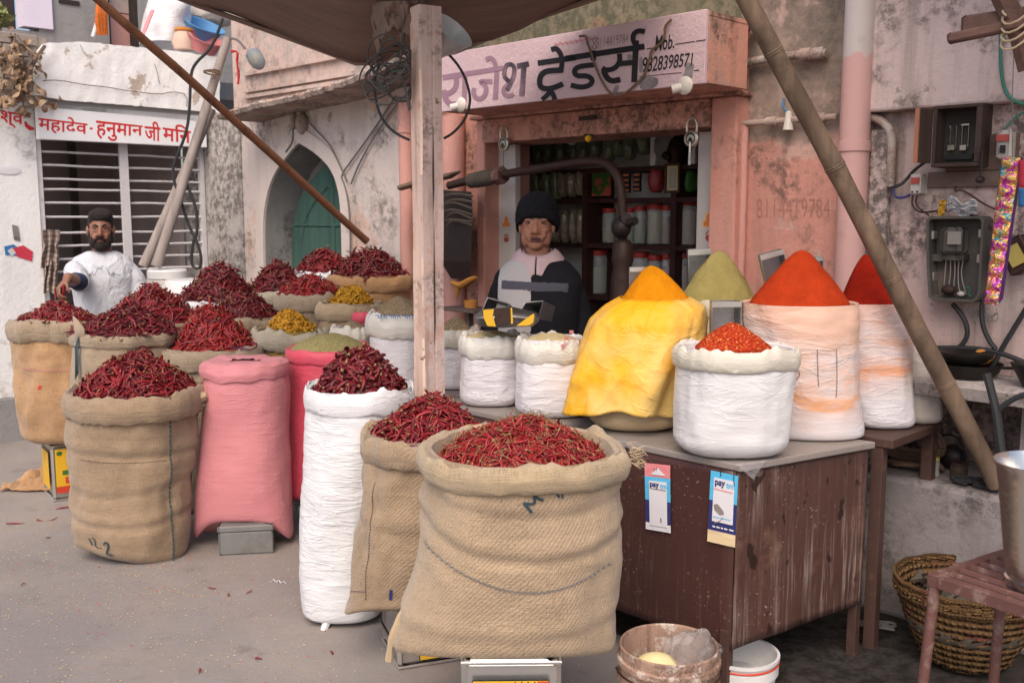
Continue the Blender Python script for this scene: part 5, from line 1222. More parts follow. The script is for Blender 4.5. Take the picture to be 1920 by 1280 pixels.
TPL = {
 'long':  [chilli_template(.074+.026*((i*37) % 7)/7, .0072+.0012*math.sin(i*5), .55*math.sin(i*1.7), .4*math.cos(i*2.1), .012 if i % 3 == 0 else 0, .8, i) for i in range(11)],
 'thin':  [chilli_template(.052+.016*((i*37) % 7)/7, .0046, .45*math.sin(i*1.7), .3*math.cos(i*2.1), (.020+.008*(i % 3)) if i % 4 else 0, 1.0, i+20) for i in range(9)],
 'broad': [chilli_template(.070+.02*((i*37) % 7)/7, .0112, .35*math.sin(i*1.7), .35*math.cos(i*2.1), .006 if i % 3 == 0 else 0, .75, i+40) for i in range(9)],
 'finger': [chilli_template(.036+.014*((i*37) % 7)/7, .0062, .25*math.sin(i*1.7), .2, 0, 1.7, i+60) for i in range(7)],
}
def frame_at(n_, rg, tilt):
 a = rg.uniform(0, 2*math.pi); t = n_.orthogonal().normalized(); q = n_.cross(t); x = t*math.cos(a)+q*math.sin(a)
 x = (x+n_*rg.gauss(0, tilt)).normalized(); y = n_.cross(x).normalized(); z_ = x.cross(y); ro = rg.gauss(0, .5)
 return x, (y*math.cos(ro)+z_*math.sin(ro)), (z_*math.cos(ro)-y*math.sin(ro))
def arrays_obj(name, V_, F_, Mi, mats, loc):
 me = bpy.data.meshes.new(name); V_ = V_-np.array(loc); me.vertices.add(len(V_)); me.vertices.foreach_set('co', V_.astype(np.float32).ravel())
 me.loops.add(F_.size); me.loops.foreach_set('vertex_index', F_.astype(np.int32).ravel()); me.polygons.add(len(F_))
 me.polygons.foreach_set('loop_start', np.arange(0, F_.size, 4, dtype=np.int32)); me.update(calc_edges=True)
 for q in mats: me.materials.append(q)
 me.polygons.foreach_set('material_index', Mi.astype(np.int32)); me.polygons.foreach_set('use_smooth', np.ones(len(F_), bool)); me.validate(); me.update()
 o = put(bpy.data.objects.new(name, me)); o.location = loc; return o
def heap_fn(cx, cy, z0, rx, ry, h, off=(0, 0), e=1.35, lump=.10, seed=0, plateau=0.0):
 def f(a, q):                                         # angle, 0 centre .. 1 rim
  x = cx+off[0]*(1-q)+rx*q*math.cos(a); y = cy+off[1]*(1-q)+ry*q*math.sin(a)
  z_ = z0+h*(1-max(0, (q-plateau)/(1-plateau))**e)*(1+lump*noise.noise(Vector((x*9+seed, y*9, 1))))+h*lump*.6*noise.noise(Vector((x*22+seed, y*22, 5)))
  return Vector((x, y, z_))
 return f
def mound(f, nr=18, na=56):
 b = MB(); vs = [f(0, 0)]; fs = []
 for i in range(1, nr+1):
  for k in range(na): vs.append(f(2*math.pi*k/na, i/nr))
 for k in range(na): fs.append((0, 1+k, 1+(k+1) % na))
 for i in range(nr-1):
  for k in range(na): fs.append((1+i*na+k, 1+(i+1)*na+k, 1+(i+1)*na+(k+1) % na, 1+i*na+(k+1) % na))
 base = [Vector(vs[1+(nr-1)*na+k])-Z*.06 for k in range(na)]; o = len(vs); vs += base
 for k in range(na): fs.append((1+(nr-1)*na+k, o+k, o+(k+1) % na, 1+(nr-1)*na+(k+1) % na))
 b.add(vs, fs); return b
CH_SINGLE = {}
N_SINGLE = [0]
def chilli_heap(f, kind, n, mats, label, seed, tilt=.28, size=1.0, single=0, single_label=None, single_group=None, over=1.03, cat='chilli heap'):
 rg = random.Random(seed); tp = TPL[kind]; VV = []; FF = []; MM = []; o = 0
 m = mound(f); vb = np.array([tuple(v) for v in m.v]); 
 def place():
  q = math.sqrt(rg.random())*over; a = rg.uniform(0, 2*math.pi); p = f(a, min(q, 1.0))
  if q > 1: p = p+Vector((math.cos(a), math.sin(a), 0))*(q-1)*.2
  e = .004; pa, pb = f(a+.03, min(q, .99)), f(a, min(q, .99)+.012); n_ = (pa-p).cross(pb-p)
  if n_.length < 1e-12: n_ = Vector((0, 0, 1))
  n_.normalize();
  if n_.z < 0: n_ = -n_
  return p, n_, q, a
 for i in range(n):
  p, n_, q, a = place(); x, y, z_ = frame_at(n_, rg, tilt); v, fc, mi = tp[rg.randrange(len(tp))]; sc = size*rg.uniform(.75, 1.2)
  Rm = np.array([tuple(x), tuple(y), tuple(z_)])*sc; p = p+n_*rg.uniform(-.004, .011)
  VV.append(v@Rm+np.array(tuple(p))); FF.append(fc+o); MM.append(mi); o += len(v)
 qf = [fc if len(fc) == 4 else (fc[0], fc[1], fc[2], fc[2]) for fc in m.f if len(fc) == 4]
 VV.append(vb-np.array((0, 0, .004))); FF.append(np.array(qf)+o); MM.append(np.zeros(len(qf), int)); o += len(vb)
 c = f(0, 1e-6); loc = (c.x, c.y, f(0, 1).z)
 ob = arrays_obj('turmeric_heap' if kind == 'finger' else 'chilli_heap', np.concatenate(VV), np.concatenate(FF), np.concatenate(MM), mats, loc); tag(ob, label, cat, kind='stuff')
 for i in range(single):
  k = rg.randrange(len(tp)); key = (kind, k, mats[0].name)
  if key not in CH_SINGLE:
   v, fc, mi = tp[k]; so = arrays_obj('dried_chilli', v, fc, mi, mats, (0, 0, 0)); CH_SINGLE[key] = so; src = so
  else:
   src = CH_SINGLE[key].copy(); COL.objects.link(src)
  while True:
   p, n_, q, a = place()
   if p.y < c.y+.04 or rg.random() < .35: break
  x, y, z_ = frame_at(n_, rg, tilt*.8); sc = size*rg.uniform(.85, 1.2); p = p+n_*rg.uniform(.008, .014)
  src.rotation_mode = 'QUATERNION'; src.rotation_quaternion = Matrix((x, y, z_)).transposed().to_quaternion(); src.location = p; src.scale = (sc,)*3
  tag(src, single_label, 'chilli', single_group); N_SINGLE[0] += 1
 return ob
def sack_heap(s, peak_py, kind, n, mats, label, off=(0, 0), e=1.35, inset=.03, base_dz=-.015, peak_d=0.0, rscale=1.0, **kw):
 x, rx, ry, pw, q = s.par(s.z1); rx = (rx-inset)*rscale; ry = (ry-inset)*rscale
 zp = D(0, peak_py, s.d+peak_d).z; z0 = s.z1+base_dz
 f = heap_fn(x, s.y+s.tb, z0, rx, ry, max(zp-z0, .02), off, e, seed=s.seed)
 return chilli_heap(f, kind, n, mats, label, s.seed+11, **kw)
def smooth_heap(s, peak_py, mat, name, label, cat, off=(0, 0), e=1.0, inset=.012, base_dz=-.01, lump=.02, tip=.2, rscale=1.0, amp=.006):
 x, rx, ry, pw, q = s.par(s.z1); rx = (rx-inset)*rscale; ry = (ry-inset)*rscale; z0 = s.z1+base_dz; zp = D(0, peak_py, s.d).z; h = zp-z0; y0 = s.y+s.tb
 def f(a, q):
  w = 1+.05*noise.noise(Vector((math.cos(a)*1.5+s.seed, math.sin(a)*1.5, 0)))
  r_ = q*w; w2 = 1+.025*noise.noise(Vector((math.cos(a)*4+s.seed, math.sin(a)*4, q*2))); r_ *= w2; X = x+off[0]*(1-q)+rx*r_*math.cos(a); Y = y0+off[1]*(1-q)+ry*r_*math.sin(a)
  prof = 1-(math.sqrt(q*q+tip*tip)-tip)/(math.sqrt(1+tip*tip)-tip)
  prof = prof**e
  return Vector((X, Y, z0+h*prof+amp*noise.noise(Vector((X*14, Y*14, s.seed)))+amp*.6*noise.noise(Vector((X*40, Y*40, 2)))))
 b = mound(f, 40, 96); c = f(0, 1e-6)
 o = b.build(name, mat, None, loc=(c.x, c.y, z0)); return tag(o, label, cat)
J = 'open sacks of dried chillies'; PW = 'white woven sacks'; TG = 'sacks of turmeric fingers'
CR, CM, CD_ = [M['ch_bright'], M['ch_stem']], [M['ch_mid'], M['ch_stem']], [M['ch_dark'], M['ch_stem']]
s1 = Sack('jute_sack', 'big squat jute sack with rolled rim and a blue scrawl, nearest the street', J, 2.64,
          [(1226, 712, 1163), (1190, 728, 1160), (1120, 752, 1156), (1040, 776, 1158), (960, 791, 1161), (890, 796, 1161), (832, 800, 1157)], M['jute_front'], base=.33, depth=(.50, .98), pw=(2.3, 2.1), seed=1, amp=.010, wr=.003, wf=12, lip=(.021, .058, .010), lipmat=M['jute_lip'], br=.025, nt=130, nv=90, droop=.03, creases=((.70, .615, .655, .006), (.78, .735, .76, .004), (.40, .385, .42, .004)))
s1.stitch('stitch_row', M['cable_grey'], (790, 1012), (1150, 1052), 78, n=80, w=.0045, zig=1.6)
s1.stitch('stitch_row', M['cable_grey'], (980, 920), (1128, 905), 8, n=26, w=.008, zig=1.5)
s1.marks('scrawl', M['ink_blue'], [[(981, 942), (997, 961)], [(983, 944), (1003, 945), (1001, 931)], [(1001, 931), (1018, 938)], [(1038, 912), (1048, 932)]], 5.0)
s1.marks('scrawl_stroke', M['ink_blue'], [[(1001, 931), (1004, 926), (1022, 922)], [(1040, 925), (1056, 918), (1054, 934)]], 3.0)
b = MB(); rg = random.Random(3)
c = s1.px_front(718, 1185, 0)
b.tube(chaikin([c+Vector((.03, 0, .09)), c+Vector((.012, -.01, .04)), c+Vector((-.002, -.012, .0)), c+Vector((-.008, -.012, -.05))], 1), [.006, .010, .012, .014, .013, .009, .012, .012][:8], 7); b.build('sewn_ear', M['jute_lip'], s1.root)
b = MB(); c = s1.surf(R(-8), s1.z1-.02, .03)
for k in range(46):
 a = rg.uniform(-1, 1); p = c+Vector((rg.uniform(-.01, .02), rg.uniform(-.03, .03), rg.uniform(-.03, .03))); b.tube([p, p+Vector((.012, rg.uniform(-.01, .01), rg.uniform(-.008, .008))), p+Vector((.022+rg.uniform(0, .01), rg.uniform(-.016, .016), rg.uniform(-.022, .010)))], [.0012, .001, .0006], 3)
b.build('frayed_edge', M['jute_lip'], s1.root)
sack_heap(s1, 792, 'thin', 1700, CR, 'heap of thin bright red chillies with pale stems in the big front sack', inset=.045, base_dz=-.035, e=1.8, tilt=.30, size=.72, single=100,
          single_label='thin dried red chilli with pale stem on top of the big front jute sack', single_group='chillies on the big front sack')
s2 = Sack('jute_sack', 'jute sack leaning between the tall white sack and the big front sack', J, 3.20,
          [(1150, 640, 905), (1100, 655, 905), (1000, 668, 905), (900, 680, 905), (830, 690, 910), (806, 692, 912)], M['jute_side'], base=.215, depth=(.55, .95), seed=2, amp=.012, wr=.003, wf=12, lip=(.020, .075, .008), lipmat=M['jute_side'], nt=96, br=.025, droop=.05, creases=((.5, .48, .5, .004),))
s2.stitch('stitch_row', M['fuse_wood'], (698, 905), (684, 1120), -3, n=44, w=.003)
s2.stitch('stitch_row', M['ink_violet'], (654, 1096), (686, 1106), 0, n=10, w=.004)
s2.marks('marker_band', M['ink_violet'], [[(757, 836), (776, 838), (792, 838)]], 7)
s2.marks('paint_mark', M['st_navy'], [[(733, 1105), (731, 1124)]], 6)
sack_heap(s2, 750, 'long', 950, CM, 'heap of glossy red chillies in the leaning jute sack before the post', inset=.03, base_dz=-.01, e=1.5, off=(.02, .03), tilt=.30, size=.78, single=90,
          single_label='dried red chilli on the leaning jute sack in front of the timber post', single_group='chillies on the leaning sack')
s3 = Sack('white_sack', 'tall narrow bright white sack heaped with broad dark chillies', J, 3.54,
          [(1196, 596, 640), (1180, 580, 680), (1150, 570, 715), (1080, 565, 735), (1000, 566, 745), (900, 570, 757), (800, 573, 766), (722, 577, 772)], M['bag_white'], base=.003, depth=(.8, .95), pw=(2.2, 2.05), seed=3, amp=.010, wr=.006, wf=44, lip=(.008, .065, .006), br=.03, nt=96, nv=80)
b = MB(); c = s3.px_front(603, 1196, 0); b.tube([c+Vector((.02, .02, .06)), c+Vector((.008, 0, .03)), c+Vector((0, -.01, .006)), c+Vector((-.004, -.02, .004))], [.016, .012, .006, .004], 7); b.build('sewn_ear', M['bag_white'], s3.root)
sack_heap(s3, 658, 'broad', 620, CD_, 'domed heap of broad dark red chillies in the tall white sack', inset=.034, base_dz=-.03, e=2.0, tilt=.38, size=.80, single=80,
          single_label='broad dark dried chilli on the dome in the tall white sack', single_group='chillies on the tall white sack')
s4 = Sack('pink_sack', 'plump pale pink sack with its mouth folded shut, on a grey box', 'pink sacks', 4.37,
          [(1004, 350, 553), (985, 356, 552), (950, 364, 548), (880, 372, 543), (800, 379, 541), (730, 383, 540), (690, 384, 534)], M['bag_pink'], base=.135, depth=(.5, .9), pw=(2.3, 2.2), seed=4, amp=.008, wr=.003, wf=40, br=.022, droop=.11)
def fold(s_, t_):
 th = -math.pi/2+(s_-.5)*2*math.pi; z_ = s4.z1+.02+.010*nz(math.cos(th)*2, math.sin(th)*2, 3); sag = .028*math.exp(-((th+math.pi/2)/.7)**2)
 p = s4.surf(th, s4.z1, 0)
 prof = [(-.004, -.055), (.012, -.045), (.018, -.02), (.012, .008), (-.012, .02), (-.05, .022), (-.11, .014)]
 i = t_*(len(prof)-1); j = min(int(i), len(prof)-2); o_, zz_ = [lerp(prof[j][k], prof[j+1][k], i-j) for k in (0, 1)]
 w = .35*noise.noise(Vector((math.cos(th)*3, math.sin(th)*3, t_*2))); nr = Vector((math.cos(th), math.sin(th), 0))
 return Vector((p.x, p.y, z_))+nr*(o_+.012*w)+Z*(zz_+.014*w-sag*(1-t_)*(.6+.8*math.sin(th*9)*.3))
b = MB(); b.grid(fold, 96, 18, uv=lambda a, c: (a*1.3, c*.12)); top_ = s4.z1+.035
b.add([Vector((s4.xs[-1]+math.cos(a)*(s4.rs[-1]-.06), s4.y+math.sin(a)*(s4.rs[-1]-.06)*.9, s4.z1+.03+.008*math.sin(a*3))) for a in [k*.2618 for k in range(24)]], [tuple(range(24))])
b.build('folded_mouth', M['bag_pink'], s4.root)
s5 = Sack('pink_sack', 'bright rose sack full of greenish seed, behind the pale pink sack', 'pink sacks', 4.63,
          [(918, 535, 690), (850, 540, 694), (740, 540, 696), (650, 541, 696)], M['bag_rose'], base=.155, depth=(.8, .9), seed=5, amp=.007, wr=.003, wf=40, lip=(.009, .05, .006), lipmat=M['bag_rose'])
smooth_heap(s5, 624, M['seed_green'], 'seed_heap', 'low heap of greenish seed in the bright rose sack', 'seed heap', e=.8, tip=.5)
s6 = Sack('jute_sack', 'large burlap sack standing on the street with blue stitching and figures near its foot', J, 4.25,
          [(1062, 215, 335), (1040, 168, 345), (1000, 152, 350), (940, 147, 356), (850, 139, 366), (770, 137, 374), (728, 138, 380)], M['jute_big'], base=.003, depth=(.8, .92), pw=(2.2, 2.1), seed=6, amp=.013, wr=.003, wf=10, lip=(.022, .085, .008), lipmat=M['jute_big'], br=.06, nt=110, nv=72, slope=.045, creases=((.50, .49, .48, .006), (.20, .17, .22, .006), (.33, .31, .36, .004)))
s6.stitch('blue_stitching', M['ink_blue'], (309, 745), (311, 1040), 4, n=70, w=.007, zig=1.6)
s6.stitch('stitch_row', M['fuse_wood'], (148, 862), (305, 862), 6, n=50, w=.003)
b = MB()
for p_, w_ in (([(168, 1014), (171, 1022), (174, 1028)], 2.2), ([(175, 1012), (181, 1018), (179, 1028), (188, 1032)], 2.2), ([(190, 1030), (195, 1031)], 2.0), ([(199, 1023), (203, 1018), (209, 1020), (208, 1030), (203, 1040), (216, 1042)], 3.4)):
 b.stroke(curve2(p_, 2), w_, lambda x, y: s6.px_front(x, y, .005))
b.build('ink_figures', M['ink_blue'], s6.root, smooth=False)
b = MB(); q = s6.px_front(347, 752, .02)
for k in range(60):
 a = rg.uniform(0, 6.28); p = q+Vector((rg.uniform(-.05, .03), rg.uniform(-.01, .02), rg.uniform(-.03, .03))); b.tube([p, p+Vector((rg.uniform(-.02, .02), -.016, rg.uniform(-.02, .012))), p+Vector((rg.uniform(-.03, .03), -.022, rg.uniform(-.035, .02)))], [.0016, .0013, .0008], 3)
b.tube(chaikin([q+Vector((-.10, 0, .0)), q+Vector((-.07, -.012, -.02)), q+Vector((-.02, -.015, .01)), q+Vector((.03, -.006, .03))], 1), [.02, .034, .04, .045, .042, .034, .03, .02], 8, flat=.7)
b.build('frayed_knot', M['jute_lip'], s6.root)
b = MB(); q = s6.px_front(318, 1062, .0); b.tube(chaikin([q+Vector((-.02, 0, .05)), q+Vector((0, -.015, .025)), q+Vector((.012, -.02, .012)), q+Vector((.004, -.03, .012))], 1), .014, 7); b.build('sewn_ear', M['ink_blue'], s6.root)
sack_heap(s6, 662, 'long', 1150, CM, 'tall heap of crinkled red chillies in the large burlap sack on the street', inset=.03, base_dz=-.02, e=1.45, off=(-.03, .03), tilt=.32, size=.82)
s7 = Sack('jute_sack', 'orange-stained burlap sack standing on a yellow oil tin', J, 5.15,
          [(868, 84, 170), (835, 60, 182), (780, 43, 188), (700, 36, 188), (640, 30, 184), (598, 30, 182)], M['jute_orange'], base=.30, depth=(.75, .9), seed=7, amp=.014, wr=.003, wf=9, lip=(.024, .085, .008), lipmat=M['jute_dull'], br=.05)
s7.stitch('stitch_row', M['ink_redfaint'], (40, 690), (150, 692), 4, n=20, w=.007)
s7.marks('red_blot', M['ink_red'], [[(79, 725), (83, 727)]], 7)
sack_heap(s7, 570, 'long', 600, CM, 'low heap of red chillies under the hand of the man in white', inset=.03, base_dz=-.01, e=1.3, off=(.02, .0), tilt=.34, size=.85)
s8 = Sack('jute_sack', 'burlap sack with a limp raised corner and pink stain, wedged behind the large burlap sack', J, 4.95,
          [(990, 150, 300), (800, 142, 318), (680, 140, 322), (622, 142, 325)], M['jute_dull'], base=.003, depth=(.8, .8), seed=8, amp=.012, wr=.003, wf=9, lip=(.014, .05, .004), lipmat=M['jute_dull'])
b = MB(); b.add([D(142, 640, 4.78), D(137, 592, 4.80), D(146, 600, 4.78), D(158, 616, 4.76), D(160, 645, 4.76)], [(0, 1, 2, 3, 4)]); b.build('raised_corner', M['jute_dull'], s8.root, thick=.006)
b = MB(); b.add([D(141, 650, 4.77), D(147, 630, 4.765), D(147, 700, 4.76), D(141, 712, 4.77)], [(0, 1, 2, 3)]); b.build('green_stripe', M['ink_blue'], s8.root, thick=.002)
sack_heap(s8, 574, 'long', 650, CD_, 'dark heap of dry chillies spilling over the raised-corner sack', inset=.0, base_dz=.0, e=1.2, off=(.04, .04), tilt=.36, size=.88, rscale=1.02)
s9 = Sack('jute_sack', 'jute sack just in front of the white-shirted man, almost hidden by its heap', J, 5.42,
          [(900, 205, 360), (700, 200, 365), (600, 200, 366)], M['jute_dull'], base=.003, depth=(.8, .85), seed=9, lip=(.016, .05, .004), lipmat=M['jute_dull'])
sack_heap(s9, 531, 'long', 620, CM, 'peaked red chilli heap reaching up to the white shirt', inset=-.01, base_dz=.0, e=1.15, off=(.02, .0), tilt=.36, size=.88)
s10 = Sack('jute_sack', 'jute sack whose rim carries a violet squiggle, behind the pale pink sack', J, 4.98,
           [(1000, 322, 490), (800, 320, 488), (700, 318, 488), (648, 318, 490)], M['jute_dull'], base=.003, depth=(.8, .9), seed=10, amp=.012, lip=(.024, .085, .008), lipmat=M['jute_dull'])
s10.marks('violet_squiggle', M['ink_violet'], [[(430, 646), (438, 652), (446, 648), (452, 655)], [(456, 646), (450, 650), (460, 655), (470, 646), (462, 640)]], 2.6)
for o in s10.root.children:
 if o.name.startswith('violet_squiggle'): o.location.y -= .035
sack_heap(s10, 572, 'long', 720, CR, 'bright heap of curly red chillies in the violet-marked sack', inset=.03, base_dz=-.01, e=1.3, off=(-.03, .02), tilt=.36, size=.88)
s11 = Sack('white_sack', 'white-rimmed sack under the tallest dark chilli peak at the back', J, 5.85,
           [(800, 350, 478), (640, 347, 478), (560, 345, 478)], M['bag_white'], base=.06, depth=(.8, .9), seed=11, lip=(.014, .04, .006), lipmat=M['bag_white'])
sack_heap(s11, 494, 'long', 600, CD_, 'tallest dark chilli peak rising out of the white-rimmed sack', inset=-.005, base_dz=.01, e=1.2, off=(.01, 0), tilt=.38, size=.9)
s12 = Sack('jute_sack', 'dull jute sack in front of the tallest chilli peak', J, 5.40,
           [(860, 405, 524), (700, 402, 524), (592, 400, 524)], M['jute_dull'], base=.003, depth=(.8, .9), seed=12, lip=(.022, .07, .008), lipmat=M['jute_dull'])
sack_heap(s12, 545, 'long', 480, CD_, 'dark low chilli heap just below the tallest peak', inset=.015, base_dz=-.005, e=1.4, off=(-.03, 0), tilt=.36, size=.88)
s13 = Sack('jute_sack', 'greyish jute sack at the foot of the arch, beside the white-rimmed peak', J, 5.95,
           [(760, 472, 580), (640, 468, 582), (545, 468, 582)], M['jute_grey'], base=.32, depth=(.8, .9), seed=13, lip=(.018, .065, .006), lipmat=M['jute_grey'])
sack_heap(s13, 495, 'long', 460, CD_, 'dark rounded chilli heap in the greyish sack below the arch', inset=.01, base_dz=-.005, e=1.5, off=(.0, 0), tilt=.36, size=.88)
s14 = Sack('jute_sack', 'jute sack with a folded flap in its rim, behind the turmeric fingers', J, 5.50,
           [(720, 525, 640), (640, 520, 642), (550, 519, 645)], M['jute_dull'], base=.32, depth=(.8, .9), seed=14, lip=(.016, .075, .006), lipmat=M['jute_dull'])
sack_heap(s14, 520, 'long', 420, CR, 'low bright chilli heap in the flap-rimmed sack', inset=.02, base_dz=-.01, e=1.6, tilt=.35, size=.85)
s15 = Sack('white_sack', 'white sack against the green arch door', J, 6.02,
           [(640, 562, 660), (560, 560, 660), (508, 559, 660)], M['bag_white'], base=.32, depth=(.8, .9), seed=15, lip=(.014, .05, .006), lipmat=M['bag_white'])
sack_heap(s15, 471, 'long', 440, CM, 'chilli heap in the white sack against the green door', inset=.0, base_dz=-.0, e=1.6, tilt=.35, size=.88)
s16 = Sack('jute_sack', 'wide brown jute sack beside the pink downpipe', J, 5.70,
           [(680, 622, 768), (560, 620, 770), (515, 620, 770)], M['jute_brown'], base=.32, depth=(.7, .8), seed=16, lip=(.020, .075, .006), lipmat=M['jute_brown'])
sack_heap(s16, 471, 'long', 560, CD_, 'spiky dark chilli heap in the wide brown sack beside the pink downpipe', inset=.02, base_dz=-.005, e=1.7, tilt=.42, size=.9)
s17 = Sack('jute_sack', 'jute sack of turmeric fingers below the wide brown sack', TG, 5.24,
           [(760, 605, 712), (660, 602, 715), (566, 602, 716)], M['jute_side'], base=.32, depth=(.8, .9), seed=17, lip=(.022, .075, .008), lipmat=M['jute_lip'])
sack_heap(s17, 538, 'finger', 420, [M['tur_finger']]*2, 'small yellow heap of turmeric fingers below the wide brown sack', inset=.04, base_dz=-.0, e=1.7, tilt=.4, off=(0, 0), size=.9, cat='turmeric heap', rscale=.85)
s18 = Sack('jute_sack', 'olive-brown sack of turmeric fingers behind the rose sack', TG, 5.08,
           [(900, 488, 606), (700, 484, 608), (616, 482, 608)], M['jute_olive'], base=.003, depth=(.8, .9), seed=18, lip=(.024, .085, .008), lipmat=M['jute_grey'])
sack_heap(s18, 583, 'finger', 560, [M['tur_finger']]*2, 'bright yellow heap of turmeric fingers in the olive-brown sack', inset=.045, base_dz=.0, e=1.6, tilt=.4, off=(-.01, 0), size=.95, cat='turmeric heap', rscale=.86)
s19 = Sack('white_sack', 'small off-white sack with a thick rolled rim behind the white chilli dome', PW, 5.0,
           [(800, 622, 700), (680, 624, 700), (612, 628, 698)], M['bag_lav'], base=.32, depth=(.8, .9), seed=19, lip=(.018, .085, .008), lipmat=M['bag_lip2'])
s21 = Sack('pink_sack', 'pink sack just showing between the off-white sack and the blue-printed sack', 'pink sacks', 5.12, [(700, 662, 716), (620, 662, 716), (583, 663, 716)], M['bag_rose'], base=.32, depth=(.8, .9), seed=21, lip=(.010, .04, .004), lipmat=M['bag_rose'])
s20 = Sack('white_sack', 'white sack with blue print on its rim, standing behind the timber post', PW, 4.72,
           [(720, 698, 800), (650, 696, 802), (588, 694, 803)], M['bag_lav'], base=.32, depth=(.8, .9), seed=20, lip=(.020, .085, .008), lipmat=M['bag_lip'])
smooth_heap(s20, 556, M['seed_brown'], 'seed_heap', 'heap of brown seed in the blue-printed sack behind the post', 'seed heap', e=.8, tip=.5)
smooth_heap(s21, 574, M['seed_brown'], 'seed_heap', 'patch of brown seed in the half-hidden pink sack', 'seed heap', e=.8, tip=.5)
smooth_heap(s19, 603, M['seed_brown'], 'seed_heap', 'level brown seed inside the small off-white sack', 'seed heap', e=.8, tip=.5)
b = MB()
for i in range(9): 
 x = 712+i*7; b.stroke(curve2([(x, 597+3*nz(i, 1)), (x+2, 588+4*nz(i, 2)), (x+4, 597)] if i % 3 else [(x, 592), (x+4, 588), (x+5, 596)], 1), 1.4, lambda x, y: s20.px_front(x, y, .036))
b.build('blue_print', M['pack_blue'], s20.root, smooth=False)
ZT = .75
s22 = Sack('white_sack', 'white sack of brown seed on the counter, just past the timber post', PW, 4.2,
           [(736, 815, 888), (680, 818, 890), (616, 818, 892)], M['bag_lav'], base=ZT+.003, depth=(.8, .9), seed=22, lip=(.014, .06, .006), lipmat=M['bag_lip2'], br=.03, wr=.005)
smooth_heap(s22, 594, M['seed_brown'], 'seed_heap', 'brown seed in the sack just past the timber post', 'seed heap', e=.8, tip=.5)
s23 = Sack('white_sack', 'white woven sack with a flower-printed rim carrying metal scoops', PW, 3.86,
           [(756, 863, 976), (740, 861, 978), (690, 862, 980), (660, 865, 980), (628, 868, 979)], M['bag_lav'], base=ZT+.003, depth=(.85, .9), pw=(2.6, 2.3), seed=23, amp=.007, wr=.006, wf=46, lip=(.016, .065, .005), lipmat=M['bag_lip'], br=.035)
s24 = Sack('white_sack', 'white woven sack with a zigzag-printed rim next to the yellow-wrapped sack', PW, 3.66,
           [(778, 970, 1104), (760, 967, 1106), (700, 968, 1104), (660, 974, 1100), (632, 978, 1096)], M['bag_lav'], base=ZT+.003, depth=(.85, .9), pw=(2.6, 2.3), seed=24, amp=.007, wr=.006, wf=46, lip=(.017, .072, .005), lipmat=M['bag_lip'], br=.035)
for s_, p_, q_ in ((s23, 606, 'pale spice in the flower-printed sack under the scoops'), (s24, 612, 'pale spice in the zigzag-printed sack')):
 smooth_heap(s_, p_+14, M['fill_cream'], 'spice_heap', q_, 'spice heap', e=.8, tip=.6)
b = MB()
for pts in (((1050, 655), (1066, 632), (1080, 656), (1098, 630)),): b.stroke(pts, 1.6, lambda x, y: s24.px_front(x, y, .030))
for x, y in ((1064, 622), (1057, 634), (1078, 640), (1096, 628), (1052, 648)): b.stroke([(x-3, y), (x+3, y)], 6, lambda x, y: s24.px_front(x, y, .031))
b.build('red_zigzag_print', M['ink_redfaint'], s24.root, smooth=False)
s25 = Sack('wrapped_sack', 'beige sack wrapped in a stained yellow plastic sheet under the turmeric cone', PW, 3.43,
           [(806, 1112, 1268), (790, 1106, 1276), (770, 1104, 1280), (700, 1112, 1284), (620, 1120, 1286), (575, 1140, 1280)], M['bag_beige'], base=ZT+.003, depth=(.85, .9), pw=(2.4, 2.1), seed=25, amp=.006, wr=.002, br=.05)
def wrap(s_, t_):
 th = 2*math.pi*s_
 py = lerp(558, 762, t_); xl = interp([555, 575, 600, 660, 700, 740, 765], [1168, 1134, 1108, 1086, 1074, 1066, 1064], py); xr = interp([555, 575, 600, 640, 700, 750, 765], [1284, 1318, 1322, 1318, 1306, 1292, 1290], py)
 hem = .012*math.sin(th*3+.6)+.014*nz(math.cos(th)*2, math.sin(th)*2, 8); a, c = D(xl, py, 3.43), D(xr, py, 3.43); x, rx = (a.x+c.x)/2, (c.x-a.x)/2
 z_ = a.z+(hem*t_**2); cc, sn = math.cos(th), math.sin(th); ry = min(rx*.92, .235)
 fold_ = (t_+.05)**.6*(.012*math.sin(th*5+1.3+t_*1.5)+.010*math.sin(th*9+t_*2.2)+.012*nz(cc*3, sn*3, t_*2.5))+.003*nz(cc*6, sn*6, t_*5)-.016*abs(nz(cc*1.8+t_*1.9, sn*1.8, t_*1.7+3))-.007*abs(nz(cc*3.4-t_*4, sn*3.4, t_*3))+.008
 return Vector((x+(rx+fold_)*cc, 3.43+(ry+fold_)*sn, z_))
b = MB(); b.grid(wrap, 140, 40, uv=lambda a, c: (a*1.4, 1-c)); b.build('yellow_sheet', M['yellow_wrap'], s25.root, thick=.003)
def turm(a, q):
 w = 1+.05*nz(math.cos(a)*1.3, math.sin(a)*1.3, 4); x0, x1 = D(1158, 575, 3.43).x, D(1300, 575, 3.43).x; zb, zp = D(0, 568, 3.43).z-.012, D(0, 498, 3.43).z
 pxk = D(1222, 500, 3.43).x; cx_ = lerp(pxk, (x0+x1)/2, q); tip = .28
 pr = 1-(math.sqrt(q*q+tip*tip)-tip)/(math.sqrt(1+tip*tip)-tip)
 rr = (x1-x0)/2*q*w*1.02; return Vector((cx_+rr*math.cos(a), 3.43+rr*.9*math.sin(a), zb+(zp-zb)*pr**.95+.003*nz(rr*30*math.cos(a), rr*30*math.sin(a), 7)))
tag(mound(turm, 40, 96).build('turmeric_cone', M['turmeric'], None, loc=turm(0, 1e-6)-Z*.12), 'pointed cone of orange-yellow turmeric powder on the yellow-wrapped sack', 'powder cone', 'powder cones')
